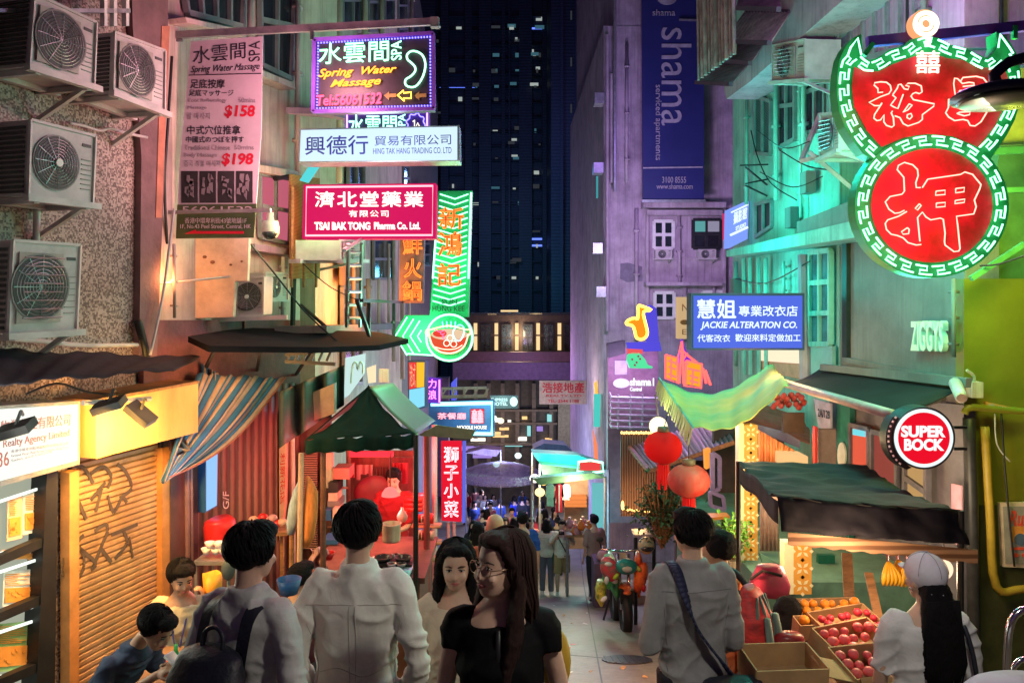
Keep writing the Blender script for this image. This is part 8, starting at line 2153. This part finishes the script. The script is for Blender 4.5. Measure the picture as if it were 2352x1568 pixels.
# --- seated people
seatL = [((-.09, 0, .93), (-.12, -.43, .52), (-.12, -.4, .09), -1), ((.09, 0, .93), (.12, -.43, .5), (.12, -.38, .09), 1)]
p8 = ground(232, 4.55)
t, Rz, Mh, sp, A_ = person('man in a navy polo hunched over his phone on a low stool by the shutter', p8, 72, 1.62, hair='short', skin=SK2, top=NVY, bottom=DTR, shoes=WHITE, sleeve=.42, near=2, lookface=True, hipz=.52, lean=16, chestlean=.28, head=(0, 30), hem=.9, legs=seatL,
       arms=[(V((-.23, -.24, 1.22)), V((-.07, -.48, 1.36)), .8), (V((.23, -.24, 1.22)), V((.07, -.46, 1.36)), .8)], collar=True)
worn(t, Rz, 'back_print', MB().box((0, .02 - math.tan(R(16)) * .3, .52 - .93 + 1.33), (.14, .012, .06), M=Matrix.Rotation(R(-20), 3, 'X')), mat('white_print', (.7, .7, .7), .6)) if False else None
carried('phone', 'small pale lit phone held by the man in the navy polo', 'phone', MB().box((.0, -.575, 1.02), (.075, .14, .012), M=Matrix.Rotation(R(35), 3, 'X')), WHITE, Rz, p8, 0, 0, [('screen', MB().box((.0, -.569, 1.028), (.066, .125, .004), M=Matrix.Rotation(R(35), 3, 'X')), emit('phone_screen', (.6, .8, 1), 1.0))])
sto = thing('stool', 'low red plastic stool under the man in the navy polo', 'stool', p8)
m = MB().box((p8.x, p8.y, p8.z + .4), (.3, .3, .03)); m.build('seat', RED, sto)
for dx in (-.12, .12):
    for dy in (-.12, .12): MB().tube([p8 + V((dx, dy, .4)), V((p8.x + dx * 1.1, p8.y + dy * 1.1, gz(p8.y + dy * 1.1)))], .018, 6).build('leg', RED, sto)
p9 = ground(420, 5.7)
t, Rz, Mh, sp, A_ = person('man with swept back hair and a lanyard shading his eyes at the folding table', p9, 12, 1.72, hair='short', skin=SK2, top=OAT, bottom=DTR, shoes=BLACK, sleeve=.42, near=2, lookface=True, hipz=.63, lean=6, head=(24, 14), hem=.9, legs=seatL,
       arms=[(V((-.24, -.1, 1.1)), V((-.1, -.33, 1.12)), .6), (V((.26, -.2, 1.2)), V((.19, -.2, 1.47)), .9)])
worn(t, Rz, 'lanyard', MB().tube(smoothline([V((-.07, -.1, 1.13)), V((-.05, -.16, 1.03)), V((0, -.2, .83)), V((.05, -.16, 1.03)), V((.07, -.1, 1.13))], 4), .006, 5), mat('lanyard_blue', (.05, .06, .3), .5))
o = MB(); PU = F(5.52)
tx = thing('stool', 'dark stool under the man with the lanyard', 'stool', p9)
MB().box((p9.x, p9.y, p9.z + .46), (.3, .3, .04)).build('seat', BLACK, tx)
for dx in (-.12, .12):
    for dy in (-.12, .12): MB().tube([p9 + V((dx, dy, .46)), V((p9.x + dx, p9.y + dy, gz(p9.y + dy)))], .016, 6).build('leg', DARK, tx)
# printed word across the chest
m = MB(); vs, fs = glyphs('UNLEASH', bold=.03)
m.add([Rz @ V((-.15 + .3 * x, -.178 - .035 * math.cos((x - .5) * 2.6), .80 + .05 * y)) for x, y in vs], fs)
me = bpy.data.meshes.new('print'); me.from_pydata(m.v, [], m.f); me.materials.append(BLACK); o = bpy.data.objects.new('print', me); COL.objects.link(o); o.parent = t
# crouching person by the fruit boxes
p10 = ground(1795, 4.75)
person('dark haired person in a maroon jacket crouching by the fruit boxes', p10, 150, 1.6, sex='f', hair='bob', top=MAR, bottom=DTR, shoes=BLACK, sleeve=.9, near=1, hipz=.42, lean=22, head=(20, 18), hem=.9,
       legs=[((-.09, 0, .93), (-.13, -.38, .55), (-.12, -.12, .09), -1), ((.09, 0, .93), (.13, -.38, .55), (.12, -.12, .09), 1)], arms=[(V((-.22, -.22, 1.12)), V((-.12, -.42, .98)), .7), (V((.22, -.22, 1.12)), V((.12, -.42, .98)), .7)])
small('red_bag', 'dark red glossy bag in front of the crouching person', 'bag', None, lambda m: m.loft([(W(1812, 690, 4.4).x, 4.4, W(0, v, 4.4).z, r, r * .6) for v, r in [(1524, .09), (1500, .1), (1460, .085), (1452, .06)]], 14), mat('oxblood_vinyl', (.25, .02, .03), .35))
# someone behind the white shirt man, and the cook
person('person in dark clothes squatting beside the pale wooden pole', ground(640, 5.6), 150, 1.6, hair='short', top=MAR, bottom=DTR, shoes=BLACK, sleeve=.6, near=1, skin=SK2, hipz=.62, lean=20, legs=[((-.09, 0, .93), (-.12, -.4, .5), (-.12, -.2, .09), -1), ((.09, 0, .93), (.12, -.4, .5), (.12, -.2, .09), 1)], arms=[(V((-.24, -.1, 1.12)), V((-.12, -.35, 1.05)), .7), (V((.24, -.1, 1.12)), V((.2, -.35, 1.05)), .7)])
person('cook in a red tunic working under the stall canopy', V((W(905, 690, 8.55).x, 8.55, W(0, 1073, 8.55).z - 1.62)), -10, 1.62, hair='short', top=REDC, bottom=DTR, shoes=BLACK, sleeve=.5, near=1, skin=SK1, lookface=True, head=(10, 14), arms=[(V((-.22, -.12, 1.13)), V((-.12, -.34, 1.1)), .7), (V((.22, -.12, 1.13)), V((.12, -.34, 1.1)), .7)])
# --- pedestrians down the street
walkL = [((-.09, 0, .93), (-.1, -.1, .5), (-.1, -.06, .09), -1), ((.09, 0, .93), (.1, .03, .5), (.1, .2, .11), 1)]
person('balding man whose bare head shows behind the woman in black', ground(1137, 6.6), 176, 1.73, skin=SK2, bald=True, top=cloth('rust_shirt', (.35, .12, .07)), bottom=DTR, shoes=BLACK, near=1, sleeve=.5)
person('person in a royal blue tee walking away beyond the balding man', ground(1200, 12.4), 184, 1.78, hair='short', top=BLS, bottom=DTR, shoes=BLACK, near=1, sleeve=.45, wide=1.1, legs=walkL)
t, Rz, Mh, sp, A_ = person('woman in a white blouse and grey trousers with a dark green bag', ground(1256, 17.2), 172, 1.66, sex='f', hair='bob', top=cloth('ivory_blouse', (.62, .56, .48)), bottom=JEA, shoes=WHITE, near=1, sleeve=.95, hem=.8)
carried('shoulder_bag', 'dark green bag on the right hip of the woman in the white blouse', 'bag', MB().ell((-.2, .06, .88), (.08, .07, .12), 12, 8), mat('bottle_green', (.01, .12, .08)), Rz, ground(1256, 17.2))
t, Rz, Mh, sp, A_ = person('tourist in a white tee and khaki shorts holding a camera to his face', ground(1291, 17.0), -6, 1.64, hair='short', top=cloth('tourist_tee', (.68, .66, .56)), bottom=KHA, shorts=True, shoes=WHITE, near=1, sleeve=.45, hem=.76, head=(0, 5), legs=walkL, arms=[(V((-.27, -.08, 1.2)), V((-.05, -.22, 1.5)), .9), (V((.27, -.08, 1.2)), V((.05, -.22, 1.5)), .9)])
carried('camera', 'small dark camera held up by the tourist in khaki shorts', 'camera', MB().box((0, -.26, 1.52), (.12, .06, .08)).tube([V((0, -.28, 1.52)), V((0, -.34, 1.52))], .03, 10), BLACK, Rz, ground(1291, 17.0), 0, 0, [('strap', MB().tube(smoothline([V((-.1, -.12, 1.4)), V((.02, -.17, 1.2)), V((.12, -.14, 1.0))], 4), .012, 5), BLACK)])
person('woman with long dark hair in a green dress seen from behind', ground(1097, 11.5), 178, 1.62, sex='f', hair='long', top=GRD, skirt=GRD, shoes=BLACK, near=1, sleeve=.3)
rr = random.Random(21)
far = [(1090, 30, DBL, DTR, 'striding man in dark blue with a raised knee under the violet umbrella'), (1127, 29, cloth('sky_blue_shirt', (.14, .25, .6)), DTR, 'man in a sky blue shirt standing under the violet umbrella'), (1149, 31, DBL, JEA, 'person in mid blue right of the sky blue shirt'), (1182, 33, cloth('cobalt_tee', (.04, .06, .5)), DTR, 'person in cobalt blue under the right half of the violet umbrella'), (1212, 34, DTR, DTR, 'person in black shorts and top at the edge of the violet umbrella'), (1104, 36, CRM, BEI, 'person in cream clothes far under the violet umbrella'), (1073, 40, REDC, DTR, 'person in bright red far beside the red vertical sign'),
       (1136, 21, cloth('olive_top', (.14, .13, .06)), DTR, 'person in an olive top ahead of the balding man'), (1158, 19, cloth('plum_top', (.15, .04, .13)), DTR, 'woman in a plum top before the glowing lantern stall'), (1192, 17.5, PNK, DTR, 'person in a pink top left of the royal blue tee'), (1176, 24, PNK, JEA, 'person in rose clothes farther down the lane'), (1220, 19, cloth('coral_top', (.6, .2, .14)), DTR, 'person in a coral top by the orange lit stall'), (1240, 22, cloth('wine_top', (.3, .04, .1)), DTR, 'person in a wine red top under the green canvas'), (1252, 24, MAUVE, DTR, 'person in a mauve top beside the mint shirt'), (1280, 21.5, DTR, DTR, 'vendor in black behind the far goods table'), (1110, 24, PNK, DTR, 'person in pale pink beyond the woman in the green dress'), (1365, 16, cloth('taupe_top', (.3, .2, .18)), DTR, 'vendor in taupe at the turquoise panel')]
for i, (u, d, a, b, lb) in enumerate(far):
    person(lb, ground(u, d), rr.choice([0, 20, 170, 190, 200, -25]), rr.uniform(1.58, 1.75), sex=rr.choice('mf'), hair=rr.choice(['short', 'bob', 'short']), top=a, bottom=b, shoes=BLACK, near=0, sleeve=.5, skin=rr.choice([SK1, SK2]), legs=walkL if i % 2 == 0 else None)
rr = random.Random(77)
for i in range(16):
    u = rr.uniform(1085, 1285); d = rr.uniform(23, 46); c_ = [DTR, DBL, MAR, WSH, PNK, GSH, BLS, CRM][i % 8]
    person('distant pedestrian in the crowd far down the lane', ground(u, d), rr.choice([0, 170, 190, 20]), rr.uniform(1.58, 1.76), sex=rr.choice('mf'), hair=rr.choice(['short', 'bob']), top=c_, bottom=[DTR, JEA][i % 2], near=0, sleeve=.5, legs=walkL if i % 2 else None, group='crowd far down the lane')
for i in range(9):
    u = 1088 + i * 15 + rr.uniform(-4, 4); d = rr.uniform(14.5, 20)
    person('dark clothed pedestrian in the crowd between the balding man and the violet umbrella', ground(u, d), rr.choice([0, 170, 190, 200]), rr.uniform(1.56, 1.72), sex=rr.choice('mf'), hair=rr.choice(['short', 'bob']), top=[DTR, DBL, MAR][i % 3], bottom=DTR, near=0, sleeve=.5, legs=walkL if i % 2 else None, group='dark clothed crowd in the lane')
t = thing('stall_light', 'low orange glowing lantern box among the crowd in the lane', 'lamp', ground(1174, 22))
MB().box(ground(1174, 22) + V((0, 0, .55)), (.42, .3, .3)).build('glow', emit('orange_box_glow', (1, .28, .03), 1.4), t)
lamp(t, ground(1174, 21.5) + V((0, 0, .8)), (1, .4, .1), 30, .1)
bpy.data.scenes.remove(WORK)
